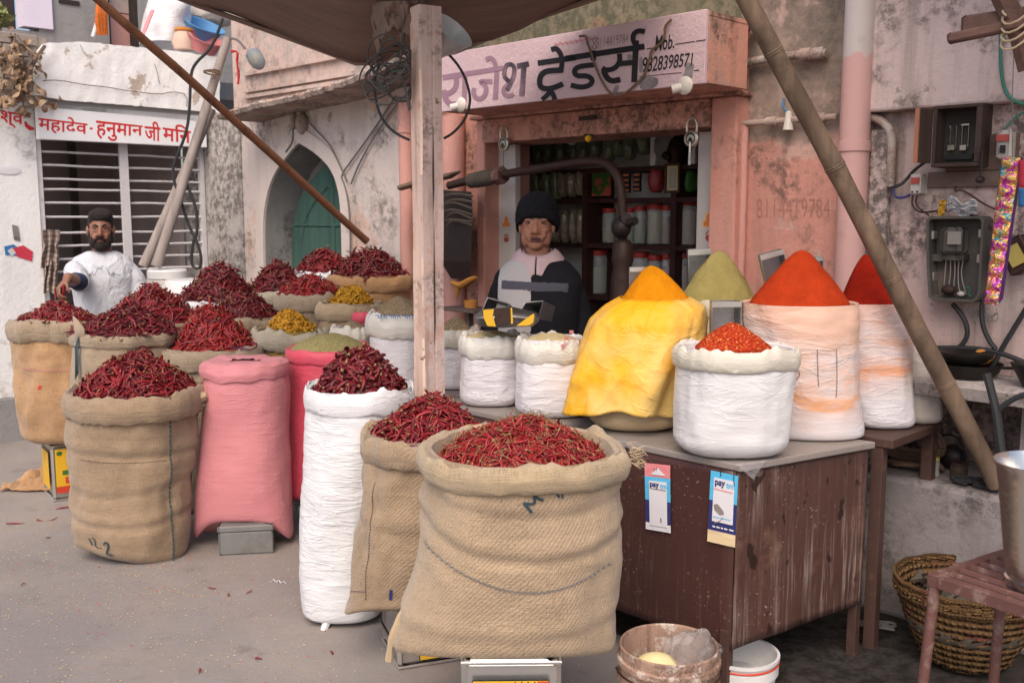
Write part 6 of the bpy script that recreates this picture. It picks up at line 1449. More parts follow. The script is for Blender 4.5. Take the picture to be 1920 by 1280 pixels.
s26 = Sack('white_sack', 'squat crumpled white sack of red chilli flakes at the counter corner', PW, 3.05,
           [(852, 1276, 1464), (835, 1268, 1470), (780, 1265, 1476), (720, 1266, 1482), (676, 1268, 1484), (649, 1270, 1482)], M['bag_flake'], base=ZT+.003, depth=(.75, .85), pw=(2.8, 2.3), seed=26, amp=.010, wr=.004, wf=28, lip=(.012, .052, .005), lipmat=M['bag_lip2'], br=.05, nt=110, nv=64)
smooth_heap(s26, 603, M['flakes'], 'flake_cone', 'cone of coarse red chilli flakes in the squat white sack', 'flake cone', off=(-.01, 0), e=1.0, inset=.05, tip=.25, base_dz=.0, rscale=.93)
s27 = Sack('white_sack', 'tall white sack stained orange at the mouth under the big orange powder cone', PW, 3.31,
           [(826, 1420, 1626), (800, 1424, 1618), (740, 1420, 1612), (660, 1405, 1608), (600, 1396, 1607), (566, 1394, 1604)], M['bag_orange'], base=ZT+.003, depth=(.7, .9), pw=(2.3, 2.1), seed=27, amp=.009, wr=.006, wf=36, br=.035, nt=110, nv=70)
smooth_heap(s27, 470, M['orange'], 'powder_cone', 'largest cone of bright orange chilli powder', 'powder cone', off=(.0, 0), e=1.0, inset=.024, base_dz=-.002, tip=.32)['group'] = 'powder cones'
s27.marks('pen_lines', M['ink_pencil'], [[(1529, 655), (1530, 690), (1532, 724)], [(1568, 655), (1569, 700), (1566, 745)], [(1490, 690), (1500, 700), (1492, 712)]], 1.6)
s28 = Sack('white_sack', 'white sack stained orange round its shoulder under the deep red powder cone', PW, 3.44,
           [(808, 1596, 1716), (790, 1590, 1714), (720, 1580, 1708), (640, 1572, 1706), (590, 1566, 1700), (566, 1564, 1694)], M['bag_red'], base=ZT+.003, depth=(.7, .9), pw=(2.3, 2.1), seed=28, amp=.009, wr=.006, wf=36, br=.03, nt=96, nv=64)
smooth_heap(s28, 476, M['red'], 'powder_cone', 'deep red chilli powder cone, partly behind the orange one', 'powder cone', off=(-.02, 0), e=1.0, inset=.022, base_dz=-.002, tip=.32)['group'] = 'powder cones'
s29 = Sack('white_sack', 'greenish-white sack between the yellow wrap and the orange cone', PW, 3.80,
           [(760, 1272, 1420), (650, 1270, 1422), (560, 1268, 1424)], M['bag_green'], base=ZT+.003, depth=(.75, .9), seed=29, amp=.008, wr=.006, wf=36, lip=(.008, .05, .004))
smooth_heap(s29, 470, M['green'], 'powder_cone', 'pale green coriander powder cone behind the turmeric', 'powder cone', off=(.0, 0), e=1.0, inset=.004, tip=.32)['group'] = 'powder cones'
s30 = Sack('grey_sack', 'small dingy grey sack squeezed against the wall by the bamboo pole', PW, 3.50,
           [(784, 1690, 1766), (760, 1686, 1764), (680, 1684, 1760), (640, 1680, 1742)], M['bag_grey'], base=ZT+.003, depth=(.8, .8), seed=30, amp=.006, wr=.003, br=.03)
print('single chillies', N_SINGLE)
# == COUNTER AND STANDS
Cc = G(1390, 872, ZT); ddir = Vector((-S2, S2, 0)); Aa = Cc+ddir*1.78; Rr = G(1642, 828, ZT); Bb = Vector((-.20, 4.42, ZT))
ct = thing('counter_cabinet', 'dark brown sheet-metal counter with white drips and dark spots carrying the powder sacks', 'counter', (Cc.x, Cc.y, 0))
def inset(p, e): 
 c = (Cc+Rr+Aa+Bb)/4; return p+(c-p).normalized()*e
b = MB(); top4 = [Vector((p.x, p.y, ZT-.022)) for p in (Cc, Rr, Bb, Aa)]; b.prism(top4, Z*.022); b.build('top_sheet', M['cabinet_top'], ct, smooth=False, bevel=.004)
fl, fr_ = .158, .19
ci, ri, ai, bi = [inset(p, .022) for p in (Cc, Rr, Aa, Bb)]
dl = ci+(ai-ci).normalized()*.98
def panel(p, q, z0a, z0b, off):
 n = (q-p).cross(Z).normalized()*off; return [Vector((p.x, p.y, z0a)), Vector((q.x, q.y, z0b)), Vector((q.x, q.y, ZT-.024)), Vector((p.x, p.y, ZT-.024))], n
for nm, p, q, za, zb_ in (('street_panel', ai, ci, .15, fl), ('end_panel', ci+(ri-ci).normalized()*.004, ri, fl, fr_)):
 pts, n_ = panel(p, q, za, zb_, .006)
 b = MB()
 def pf(s_, t_):
  P_ = lerp(pts[0].lerp(pts[1], s_), pts[3].lerp(pts[2], s_), t_); return P_+n_.normalized()*(.004*nz(s_*4, t_*3, len(nm))+.0015*nz(s_*14, t_*10, 2))
 b.grid(pf, 36, 20); b.build(nm, M['cabinet_end' if nm == 'end_panel' else 'cabinet'], ct, thick=.004)
dk = lambda p: inset(p, .05)
for p, zt in ((ci, fl+.06), (ri, fr_+.06), (ai, .2), (bi, ZT-.03)):
 q = inset(p, .022); b = MB(); b.box((q.x, q.y, zt/2), (.032, .032, zt), ax=(U, N, Z)); b.build('leg', M['leg_brown'], ct, smooth=False, bevel=.002)
b = MB(); e0 = ci+(ai-ci).normalized()*.10+(ai-ci).cross(Z).normalized()*-.0
dS = (ai-ci).normalized(); nP = -(dS.cross(Z)).normalized()
if nP.y > 0: nP = -nP
def on_panel(px, py, off=.006):
 r = ray(px, py); t_ = ((ci+nP*off)-CAM).dot(nP)/r.dot(nP); return CAM+r*t_
def pay_sticker(quad, lab, bands, winq, pay, parts_):
 t = thing('payment_sticker', lab, 'sticker', on_panel(*quad[3]), 'payment stickers on the counter'); f = lambda s_, t_, o: on_panel(*(Vector((*quad[0], 0)).lerp(Vector((*quad[1], 0)), s_).lerp(Vector((*quad[3], 0)).lerp(Vector((*quad[2], 0)), s_), t_).xy), .010+o)
 for nm, y0, y1, mat in bands:
  b = MB(); b.grid(lambda s_, q_: f(s_, lerp(y0, y1, q_), 0)+nP*(.0012*nz(s_*3, q_*3+y0*9)), 6, 6); b.build(nm, mat, t, smooth=False, thick=.0008)
 x0, x1, y0, y1 = winq; b = MB(); b.grid(lambda s_, q_: f(lerp(x0, x1, s_), lerp(y0, y1, q_), .0022), 4, 6); b.build('white_window', M['st_white'], t, smooth=False, thick=.0006)
 b = MB(); X0, X1, Y0, Y1 = pay[0]-.03, pay[1]+.03, pay[2]-.012, pay[3]+.012; add_text(b, 'pay', lambda x, y: f(x, y, .0036), (X0, lerp(X0, X1, .55), Y1+(Y1-Y0)*.22, Y0), 0, .035); b.build('lettering', M['st_navy'], t, smooth=False)
 b = MB(); add_text(b, 'tm', lambda x, y: f(x, y, .0036), (lerp(X0, X1, .6), X1, Y1, lerp(Y0, Y1, .05)), 0, .03); b.build('lettering', M['st_cyan'], t, smooth=False)
 parts_(t, f); return t
def parts_a(t, f):
 b = MB(); b.add([f(.22, .165, .0025), f(.82, .165, .0025), f(.52, .06, .0025)], [(0, 1, 2)]); b.build('faint_emblem', M['st_white'], t, smooth=False)
 b = MB(); b.stroke([(.36, .06), (.38, .11)], .03, lambda x, y: f(x, y, .003)); b.stroke([(.46, .05), (.46, .10)], .03, lambda x, y: f(x, y, .003)); b.stroke([(.24, .375), (.82, .385)], .012, lambda x, y: f(x, y, .0036)); b.stroke([(.60, .80), (.62, .87)], .05, lambda x, y: f(x, y, .0036)); b.build('small_print', M['ink_pencil'], t, smooth=False)
def parts_b(t, f):
 b = MB(); b.stroke([(.14, .245), (.84, .255)], .014, lambda x, y: f(x, y, .0036)); b.build('small_print', M['st_pink'], t, smooth=False)
 b = MB(); pts = [(.16, .47), (.30, .45), (.52, .53), (.56, .58), (.40, .60), (.20, .545)]; b.add([f(*p, .0034) for p in pts], [tuple(range(6))]); b.stroke(curve2([(.52, .62), (.40, .69), (.22, .72)], 1), .016, lambda x, y: f(x, y, .0034)); b.build('brown_stain', M['cabinet_top'], t, smooth=False)
 b = MB(); add_text(b, 'payments', lambda x, y: f(x, y, .0036), (.16, .80, .655, .625), 0, .02); b.build('lettering', M['st_cyan'], t, smooth=False)
 b = MB()
 for x0, x1 in ((.16, .26), (.30, .42), (.46, .54), (.58, .70), (.76, .92)): b.stroke([(x0, .772), (x1, .775)], .022, lambda x, y: f(x, y, .003))
 b.build('small_print', M['st_white'], t, smooth=False)
 b = MB(); b.tube([f(.36, -.06, .004), f(.36, .06, .004)], .0012, 4); b.tube([f(.84, -.08, .004), f(.85, .08, .004), f(.88, .15, .004)], .0012, 4); b.build('string', M['black'], t)
pay_sticker([(1208.5, 867), (1256.5, 872), (1257.5, 999), (1211, 991)], 'narrow payment sticker with a pink top and a blank scraped middle', [('pink_band', 0, .2, M['st_pink']), ('cyan_band', .2, .55, M['st_cyan']), ('navy_band', .55, .89, M['st_navy']), ('white_band', .89, 1, M['st_white'])], (.16, .86, .26, .93), (.22, .82, .30, .35), parts_a)
pay_sticker([(1333, 881), (1384, 892), (1378, 1026), (1326, 1014)], 'payment sticker with a cream foot hanging near the counter corner', [('cyan_band', 0, .41, M['st_cyan']), ('navy_band', .41, .83, M['st_navy']), ('cream_band', .83, 1, M['st_cream'])], (.13, .88, .09, .70), (.20, .82, .135, .19), parts_b)
b = MB(); q = [on_panel(1383, 868, .02), on_panel(1421, 860, .01)]
pl = [G(1384, 868, ZT+.004), G(1440, 862, ZT+.004), G(1424, 866, ZT+.006)]
P_ = [Cc+Vector((-.02, -.006, .006)), Cc+(Rr-Cc).normalized()*.10+Vector((0, -.006, .006)), Cc+(Rr-Cc).normalized()*.045+Vector((0.0, -.02, -.045))]
b.add(P_, [(0, 1, 2)]); tag(b.build('polythene_scrap', M['poly'], smooth=False, thick=.001), 'triangular scrap of clear polythene caught under the squat sack', 'scrap')
def stand(name, label, u0, u1, n0, n1, ztop, mat, legs, cat):
 t = thing(name, label, cat, W((u0+u1)/2, (n0+n1)/2, 0)); b = MB(); b.wbox(u0, u1, n0, n1, ztop-.03, ztop); b.build('top', M[mat], t, smooth=False, bevel=.003)
 for u_, n_ in legs:
  b = MB(); b.wbox(u_-.02, u_+.02, n_-.02, n_+.02, 0, ztop-.031); b.build('leg', M[mat], t, smooth=False, bevel=.002)
 return t
st2 = stand('iron_stand', 'brown iron stand behind the counter carrying the two tall orange-stained sacks', 1.40, 2.30, .09, .505, ZT, 'leg_brown', [(2.245, .48), (1.44, .48), (1.44, .12), (2.265, .115)], 'stand')
# == PROPS ON THE STREET
def oil_tin(label, c, w, dpt, h, rot, mat, prints, fold=0.0, group=None, name='oil_tin'):
 """c: centre of the foot"""
 t = thing(name, label, 'tin', c, group); X = Vector((math.cos(rot), math.sin(rot), 0)); Y = Vector((-math.sin(rot), math.cos(rot), 0)); c = Vector(c)
 b = MB(); b.box(c+Z*h/2, (w, dpt, h-.012), ax=(X, Y, Z), bev=.012); b.build('body', mat, t)
 for z_ in (.006, h-.006):
  b = MB(); a, d = w/2, dpt/2; b.tube([c+X*i*a*.985+Y*j*d*.985+Z*z_ for i, j in ((-1, -1), (1, -1), (1, 1), (-1, 1))], .005, 6, loop=True); b.build('rim', mat, t)
 Fp = lambda x, y, o=0: c+X*(x*w/2)+Y*(-dpt/2-.0012-o)+Z*(h*y)
 b = MB(); b.add([Fp(-.86, .10), Fp(.86, .10), Fp(.86, .12), Fp(-.86, .12), Fp(-.86, .86), Fp(.86, .86), Fp(.86, .88), Fp(-.86, .88)], [(0, 1, 2, 3), (4, 5, 6, 7)])
 for nm, mm, polys in prints:
  q = MB()
  for k, poly in enumerate(polys): q.add([Fp(x, y, .0008+.0004*layer_[0]) for x, y in poly], [tuple(range(len(poly)))])
  layer_[0] += 1; q.build(nm, mm, t, smooth=False)
 layer_[0] = 0
 return t, Fp
layer_ = [0]
rect = lambda x0, x1, y0, y1: [(x0, y0), (x1, y0), (x1, y1), (x0, y1)]
circ = lambda x, y, r, k=18, ry=None: [(x+r*math.cos(2*math.pi*i/k), y+(ry or r)*math.sin(2*math.pi*i/k)) for i in range(k)]
q = D(957, 1246, 2.44)
t, Fp = oil_tin('shiny oil tin with a yellow label under the big front sack', (q.x, 2.44+.125, 0), .262, .25, .345, 0.02, M['tin'],
 [('label_border', M['black'], [rect(-.78, .76, .08, .855)]), ('yellow_label', M['tin_yellow'], [rect(-.765, .745, .09, .845)]), ('red_corner', M['tin_red'], [rect(.52, .745, .70, .842), rect(-.6, .6, .2, .3)]), ('emblem', M['black'], [circ(-.56, .79, .085, ry=.045)] + [rect(.06+.13*k, .09+.13*k, .70, .84) for k in range(4)]), ('green_band', M['tin_green'], [rect(-.6, .3, .42, .52)])])
b = MB(); add_text(b, '15', lambda x, y: Fp(x, y, .004), (-.25, .02, .62, .76), 0, .03); b.build('label_figure', M['tin_red'], t, smooth=False)
q = G(738, 1252, 0)
t, Fp = oil_tin('dull oil tin lying at a slant under the leaning jute sack', (q.x+.125, q.y+.155, 0), .32, .25, .208, R(20), M['tin_old'],
 [('label_border', M['black'], [rect(-.55, .86, .10, .62)]), ('yellow_label', M['tin_yellow'], [rect(-.53, .84, .12, .60)]), ('dark_print', M['black'], [rect(-.4, -.1, .42, .54), rect(0, .3, .42, .54)])])
b = MB(); X = Vector((math.cos(R(20)), math.sin(R(20)), 0)); Y = Vector((-X.y, X.x, 0)); c0 = Vector((q.x+.125, q.y+.155, 0))
b.tube(chaikin([c0-X*.165+Y*.06+Z*.08, c0-X*.185+Y*.05+Z*.12, c0-X*.185-Y*.03+Z*.12, c0-X*.165-Y*.04+Z*.08], 1), .004, 6); b.build('wire_handle', M['iron_dark'], t)
q = G(101, 941, 0); X = Vector((math.cos(R(36)), math.sin(R(36)), 0)); Y = Vector((-X.y, X.x, 0)); q = q+X*.125+Y*.125
t, Fp = oil_tin('yellow and red printed oil tin under the orange-stained burlap sack', (q.x, q.y, 0), .25, .25, .30, R(36), M['tin'],
 [('yellow_label', M['tin_yellow'], [rect(-.86, .86, .14, .92)]), ('red_print', M['tin_red'], [circ(0, .66, .42, 20, .20), rect(-.86, .86, .14, .26), rect(-.5, .5, .30, .42)]), ('pale_oval', M['st_white'], [circ(-.05, .67, .22, 18, .12)]), ('green_band', M['tin_green'], [rect(-.6, .6, .46, .54), circ(-.68, .85, .12, 12, .04), circ(0, .68, .10, 10, .07)])])
c0 = Vector((q.x, q.y, 0))
b = MB(); o = c0-X*.1262; b.add([o-Y*.05+Z*.05, o+Y*.11+Z*.05, o+Y*.11+Z*.25, o-Y*.05+Z*.25], [(0, 1, 2, 3)]); b.build('yellow_label', M['tin_yellow'], t, smooth=False)
q = G(416, 1042, 0); a_ = R(9); X = Vector((math.cos(a_), math.sin(a_), 0)); Y = Vector((-X.y, X.x, 0))
t = thing('grey_box', 'low grey metal box holding up the pale pink sack', 'box', q+X*.11+Y*.12)
b = MB(); c0 = q+X*.105+Y*.115; b.box(c0+Z*.052, (.235, .23, .100), ax=(X, Y, Z), bev=.004); b.build('body', M['box_grey'], t)
b = MB(); b.box(c0+Z*.118, (.243, .238, .028), ax=(X, Y, Z), bev=.005); b.build('lid', M['box_grey'], t)
q = G(558, 1008, 0); c0 = q+Vector((.10, .13, 0))
t = thing('grey_box', 'dark grey metal box under the bright rose sack', 'box', c0)
b = MB(); b.box(c0+Z*.063, (.22, .22, .122), ax=(X, Y, Z), bev=.004); b.build('body', M['box_grey'], t)
b = MB(); b.box(c0+Z*.138, (.228, .228, .024), ax=(X, Y, Z), bev=.005); b.build('lid', M['box_grey'], t)
c = D(1254, 1215, 2.60); c = Vector((c.x, 2.60, 0)); zr = D(1254, 1205, 2.60).z
t = thing('plastic_bucket', 'crusted brownish bucket with a pale ball and clear bag inside, before the counter', 'bucket', c)
prof = [(.002, .0), (.108, 0), (.112, .01)]+[(lerp(.112, .132, k/8), lerp(.01, zr-.10, k/8)) for k in range(1, 9)]+[(.142, zr-.098), (.142, zr-.084), (.134, zr-.080), (.134, zr-.055), (.143, zr-.052), (.143, zr-.036), (.136, zr-.032), (.137, zr-.004), (.134, zr), (.130, zr-.004), (.126, zr-.12), (.122, zr-.2), (.002, zr-.205)]
b = MB(); b.lathe(prof, c, 48); b.build('body', M['bucket_dirty'], t)
b = MB(); b.tube([c+Vector((.145*math.cos(a), .145*math.sin(a)*1.0, zr-.07-.05*abs(math.sin(a*.5))*0)) for a in [math.pi+i*math.pi/14 for i in range(15)]], .003, 6); b.build('wire_handle', M['iron_brown'], t)
b = MB(); b.ell(c+Vector((-.035, -.02, zr-.085)), (.074, .07, .062), 24, 14); tag(b.build('dough_ball', M['dough']), 'pale yellow rounded lump inside the crusted bucket', 'ball')
b = MB()
def pbag(s_, t_):
 th = 2*math.pi*s_; a = -1.2+2.6*t_; r_ = .062*max(math.cos(a), .05)*(1+.28*nz(math.cos(th)*2, math.sin(th)*2, a*2)); return c+Vector((.068, .005, zr-.045))+Vector((r_*1.25*math.cos(th), r_*math.sin(th), .075*math.sin(a)+.02*nz(th, a, 4)))
b.grid(pbag, 40, 20); tag(b.build('polythene_bag', M['poly']), 'crumpled clear polythene bag standing in the crusted bucket', 'bag')
zr = D(1420, 1222, 3.02).z; c = Vector((D(1388, 1225, 3.02).x, 3.03, 0))
t = thing('plastic_bucket', 'white bucket pushed under the counter beside its leg', 'bucket', c)
prof = [(.002, .003), (.112, .003), (.118, zr-.06), (.124, zr-.058), (.124, zr-.03), (.120, zr-.028), (.120, zr-.012), (.127, zr-.010), (.127, zr), (.118, zr), (.112, zr-.05), (.1, .02), (.002, .02)] if zr > .1 else [(.002, .003), (.115, .003), (.122, zr-.02), (.128, zr), (.118, zr), (.1, .02), (.002, .02)]
b = MB(); b.lathe(prof, c, 44); b.build('body', M['bucket_white'], t)
b = MB(); b.lathe([(.1235, zr-.026), (.1265, zr-.022), (.1235, zr-.018)], c, 44); b.build('rust_ring', M['tin_red'], t)
print('white bucket zr', zr)
c = D(1812, 1150, 3.16); c = Vector((c.x, 3.16, 0)); zr = D(1812, 1085, 3.16).z
t = thing('wicker_basket', 'round wicker basket with violet marks, under the red iron stool', 'basket', c)
b = MB(); rs = []; uvs = []; n_ = 96
pf_ = [(.02, .012), (.10, .010), (.135, .03), (.17, .10), (.20, .18), (.222, .27), (.23, zr-.035), (.225, zr)]
for k in range(41):
 s_ = k/40*(len(pf_)-1); i = min(int(s_), len(pf_)-2); r_, z_ = [lerp(pf_[i][j], pf_[i+1][j], s_-i) for j in (0, 1)]
 rs.append([c+Vector(((r_+.004*math.sin(q*24*2*math.pi/n_*1.0+(k % 2)*math.pi)+.004*nz(q*.5, k*.3))*math.cos(2*math.pi*q/n_), (r_+.004*math.sin(q*24*2*math.pi/n_+(k % 2)*math.pi))*math.sin(2*math.pi*q/n_), z_+.004*nz(q*.3, k*.5, 3))) for q in range(n_)]); uvs += [(q/n_*1.5, z_*1.4) for q in range(n_)]
b.rings(rs); b.uv = {i: q for i, q in enumerate(uvs)}; b.build('body', M['wicker'], t, thick=.008)
for dz_, rr_ in ((0, .008), (-.022, .007), (-.042, .006)):
 b = MB(); b.tube([c+Vector(((.229+.003*nz(i*.9, dz_*50))*math.cos(i*.131), (.229)*math.sin(i*.131), zr+dz_+.005*nz(i*.5, 7))) for i in range(48)], rr_, 6, loop=True); b.uv = {i: (i*.01, i % 6*.01) for i in range(len(b.v))}; b.build('rim_hoop', M['wicker'], t)
b = MB(); rg = random.Random(8)
for k in range(60):
 a = rg.uniform(0, 6.28); r_ = rg.uniform(0, .17); p = c+Vector((r_*math.cos(a), r_*math.sin(a), zr-.05+rg.uniform(-.02, .05)*(1-r_/.2))); d = Vector((rg.uniform(-1, 1), rg.uniform(-1, 1), rg.uniform(-.3, .5))).normalized()*.05; b.tube([p-d, p+Vector((0, 0, .02)), p+d], [.010, .014, .005], 5)
b.ell(c+Vector((0, 0, zr-.13)), (.2, .2, .10)); tag(b.build('dark_scraps', M['rag']), 'dark dry scraps filling the wicker basket', 'scraps', kind='stuff')
t = thing('iron_stool', 'red-oxide iron stool with a slatted top in the corner', 'stool', G(1745, 1072, .62)*1.0); t.location.z = 0
zs = .62; pA = G(1754, 1076, zs); pB = G(1884, 1033, zs); ex = (pB-pA); L_ = ex.length; ex.normalize(); ey = Vector((ex.y, -ex.x, 0)); ey = ey if ey.x > 0 else -ey
pC = pA+ey*.34; pD_ = pB+ey*.34
for nm, a, d in (('rail', pA, pB), ('rail', pA, pC), ('rail', pB, pD_), ('rail', pC, pD_)):
 b = MB(); m_ = (a+d)/2; dr_ = (d-a).normalized(); b.box(m_-Z*.014, ((d-a).length+(.026 if nm == 'rail' and d is not pC and a is not pB else -.03), .028, .030), ax=(dr_, dr_.cross(Z), Z)); b.build('rail', M['red_iron'], t, smooth=False, bevel=.002)
for k in range(6):
 s_ = (k+1)/7; a = pA.lerp(pB, s_)+ey*.015; d = pC.lerp(pD_, s_)-ey*.015; b = MB(); b.tube([a-Z*.006, d-Z*.006], .0105, 8); b.build('slat', M['red_iron'], t)
for p in (pA, pB, pC, pD_):
 s_ = (pA+pB+pC+pD_)/4; o = (s_-p).normalized()*.0; out = (p-s_).normalized()*.03; b = MB(); b.tube([p-Z*.030, p+out*0.6-Z*.35, p+out-Z*(zs-.002)], .0135, 10); b.build('leg', M['red_iron'], t)
pc = pA.lerp(pB, .40)+ey*.175+Vector((.018, 0, 0)); z0 = zs+.003; 
t = thing('steel_pail', 'ribbed stainless steel pail standing on the red stool', 'pail', pc+Z*.003)
q = D(1925, 1085, pc.y); hp = D(1925, 872, pc.y-.02).z-z0; hp = max(.2, min(hp, .34))
pf_ = [(.002, .008), (.068, .008), (.072, .0), (.078, .0), (.079, .016), (.074, .02), (.078, .04)]+[(lerp(.080, .104, k/30)+.0010*math.sin(k*2.1), lerp(.05, hp-.06, k/30)) for k in range(31)]+[(.106, hp-.05), (.112, hp-.012), (.120, hp-.004), (.121, hp), (.117, hp+.002), (.110, hp-.012), (.078, .03), (.002, .025)]
b = MB(); b.lathe(pf_, (pc.x, pc.y, z0), 56); b.build('body', M['steel'], t)
b = MB()
def rag(s_, t_):
 x = lerp(-2.78, -2.34, s_)+.03*nz(t_*4, 2); y = lerp(5.2, 5.75, t_)+.06*nz(s_*3, 7); h = .05*math.sin(math.pi*min(max(s_, .02), .98))*math.sin(math.pi*t_); return Vector((x, y, .012+max(0, h+.05*nz(s_*5, t_*5, 3)+.035*nz(s_*11, t_*9, 8))))
b.grid(rag, 40, 40, uv=lambda a, c: (a*.6, c*.7)); tag(b.build('burlap_rag', M['jute_brown'], thick=.008), 'crumpled brown burlap rag lying on the street by the printed oil tin', 'rag')
c = D(320, 520, 6.35); 
t = thing('plastic_drum', 'greyish white lidded drum behind the man in white', 'drum', (c.x, 6.35, 0)); zt = D(320, 508, 6.35).z
b = MB(); b.lathe([(.002, 0), (.15, 0), (.17, .03), (.175, zt-.09), (.15, zt-.05), (.002, zt-.049)], (c.x, 6.35, 0), 32); b.build('body', M['bag_grey'], t)
b = MB(); b.lathe([(.10, zt-.05), (.125, zt-.045), (.125, zt), (.115, zt+.012), (.09, zt+.008), (.002, zt+.008)], (c.x-.02, 6.35, 0), 32); b.build('lid', M['bucket_white'], t)
c2 = D(360, 545, 6.1); b = MB(); b.lathe([(.002, 0), (.17, 0), (.175, c2.z+.03), (.15, c2.z+.07), (.002, c2.z+.075)], (c2.x, 6.1, 0), 32); tag(b.build('plastic_drum', M['bucket_white']), 'white drum showing between the chilli peaks', 'drum')
FG = 'chillies dropped on the street'; rg = random.Random(4)
srcs = [o for k, o in CH_SINGLE.items() if k[0] == 'long']
for k, (px, py, a) in enumerate(((30, 981, .3), (90, 972, .35), (120, 952, .1), (485, 1234, .1), (372, 1256, 2.0), (468, 1108, .8), (398, 1101, .2), (44, 1094, 1.2), (430, 1113, 1.9), (150, 990, .2), (620, 1222, 2.3), (92, 1007, .9))):
 src = srcs[k % len(srcs)].copy(); COL.objects.link(src); src.rotation_mode = 'XYZ'; src.rotation_euler = (0, 0, a); p = G(px, py, .006); src.location = p; src.scale = (1, 1, 1) if k < 3 else (.35, .6, .6)
 tag(src, 'dried red chilli fallen on the grey street in front of the sacks', 'chilli', FG)
rg = random.Random(9); b = MB()
for k in range(1700):
 px, py = (rg.gauss(230, 160), rg.gauss(1010, 90)) if k % 3 else (rg.uniform(0, 640), rg.uniform(960, 1280))
 if py < 950 or py > 1290: continue
 p = G(px, py, .0025); s_ = rg.uniform(.0014, .0042); a = rg.uniform(0, 6.28); X = Vector((math.cos(a), math.sin(a), 0))*s_; Y = Vector((-math.sin(a), math.cos(a), 0))*s_*.6
 b.add([p-X-Y, p+X-Y, p+X+Y, p-X+Y, p+Z*s_*.6], [(0, 1, 4), (1, 2, 4), (2, 3, 4), (3, 0, 4)], rg.choice((0, 0, 0, 0, 0, 0, 0, 1)))
q_ = MB()
for px, py in ((517, 1088), (527, 1090)): q_.tube(chaikin([G(px+dx, py+dy, .004) for dx, dy in ((-8, 2), (-4, -4), (0, 3), (5, -2), (9, 4))], 2), .0016, 4)
tag(q_.build('white_thread', M['st_white']), 'bit of white thread lying on the street by the tall white sack', 'thread')
tag(b.build('spilt_seeds', [M['fill_cream'], M['tin_red']], smooth=False), 'spilt pale seeds and red crumbs scattered over the street', 'seeds', kind='stuff')
# == SCOOPS
def scoop(label, c, L_, w, h, yaw, pitch, mat='scoop', stain=None, roll=0):
 """open sheet-metal scoop: floor, two sides, closed back, handle"""
 t = thing('spice_scoop', label, 'scoop', c, 'sheet-metal spice scoops'); Rm = Matrix.Rotation(yaw, 3, 'Z') @ Matrix.Rotation(pitch, 3, 'X') @ Matrix.Rotation(roll, 3, 'Y'); c = Vector(c)
 P_ = lambda x, y, z_: c+Rm@Vector((x, y, z_))
 b = MB(); rs = []
 for k in range(9):
  s_ = k/8; hh = h*(1-.75*s_**1.5); ring = []
  for x, z_ in ((-1, 1), (-1.0, .35), (-.85, 0), (0, -.03), (.85, 0), (1.0, .35), (1, 1)): ring.append(P_(x*w/2, (s_-.5)*L_, z_*hh if z_ > 0 else z_*.0))
  rs.append(ring)
 b.rings(rs, closed=False); r0 = rs[0]; b.add(r0, [tuple(range(7))]); b.build('pan', M[mat], t, smooth=False, thick=.0025)
 b = MB(); b.tube([P_(0, -L_*.5-.001, h*.5), P_(0, -L_*.5-.09, h*.5)], .011, 10); b.build('handle', M[mat], t)
 if stain:
  q = MB()
  for x0, x1, m_ in stain:
   q.add([P_(x0*w/2, .3*L_, .0035), P_(x1*w/2, .3*L_, .0035), P_(x1*w/2, -.48*L_, .0035), P_(x0*w/2, -.48*L_, .0035)], [(0, 1, 2, 3)], m_)
  q.build('powder_trace', [M['tin_yellow'], M['iron_brown']], t, smooth=False)
 return t
zr = s23.z1
t = thing('spice_scoop', 'wide dull scoop with yellow and dark powder traces lying along the flower-printed sack', 'scoop', D(950, 600, 3.80), 'sheet-metal spice scoops')
b = MB(); rs = []
for k in range(13):
 s_ = k/12; px = lerp(892, 1008, s_); yt = interp([892, 905, 930, 960, 985, 1008], [590, 580, 578, 575, 581, 586], px); yb = interp([892, 900, 940, 1000, 1008], [604, 611, 614, 611, 604], px)
 rs.append([D(px, yt, 3.68+.0), D(px-1, (yt+yb)/2, 3.66), D(px, yb, 3.68), D(px+2, yb-3, 3.78), D(px+3, yb-10, 3.88), D(px+4, yb-18, 3.91)])
b.rings(rs, closed=False); ob = b.build('pan', M['scoop'], t, thick=.003)
b = MB(); f_ = lambda x, y: D(x, y, 3.654)
for poly, m_ in ((((906, 581), (926, 579), (924, 592), (930, 612), (914, 611), (907, 596)), 0), (((927, 579), (958, 577), (958, 606), (936, 611), (927, 594)), 1), (((968, 611), (996, 590), (1002, 588), (1000, 604), (992, 610)), 0), (((957, 577), (960, 577), (962, 606), (958, 607)), 0)):
 b.add([f_(*p) for p in poly], [tuple(range(len(poly)))], m_)
b.build('powder_trace', [M['tin_yellow'], M['iron_brown']], t, smooth=False)
def tray(label, q4, d0, d1, depth_dir):
 """box-shaped scoop mouth: traced mouth corners at distance d0, floor pushed back"""
 t = thing('spice_scoop', label, 'scoop', D(*q4[3], d0), 'sheet-metal spice scoops'); F_ = [D(x, y, d0) for x, y in q4]; Bk = [p+depth_dir for p in F_]; c = sum(Bk, Vector())/4; Bk = [c+(p-c)*.82 for p in Bk]
 b = MB(); n_ = 6; rs = []
 for k in range(n_+1): rs.append([F_[i].lerp(Bk[i], k/n_) for i in (0, 1, 2, 3)])
 b.rings(rs); b.add(Bk, [(0, 1, 2, 3)]); b.build('pan', M['scoop'], t, smooth=False, thick=.003)
 b = MB(); b.tube(F_, .0026, 6, loop=True); b.build('rolled_edge', M['tin'], t); return t
tray('left-tilted small scoop standing behind the wide one on the flower-printed sack'.replace('left-tilted', 'slanted'), [(914, 558), (952, 568), (955, 580), (900, 592)], 3.86, 0, Vector((.03, .14, -.03)))
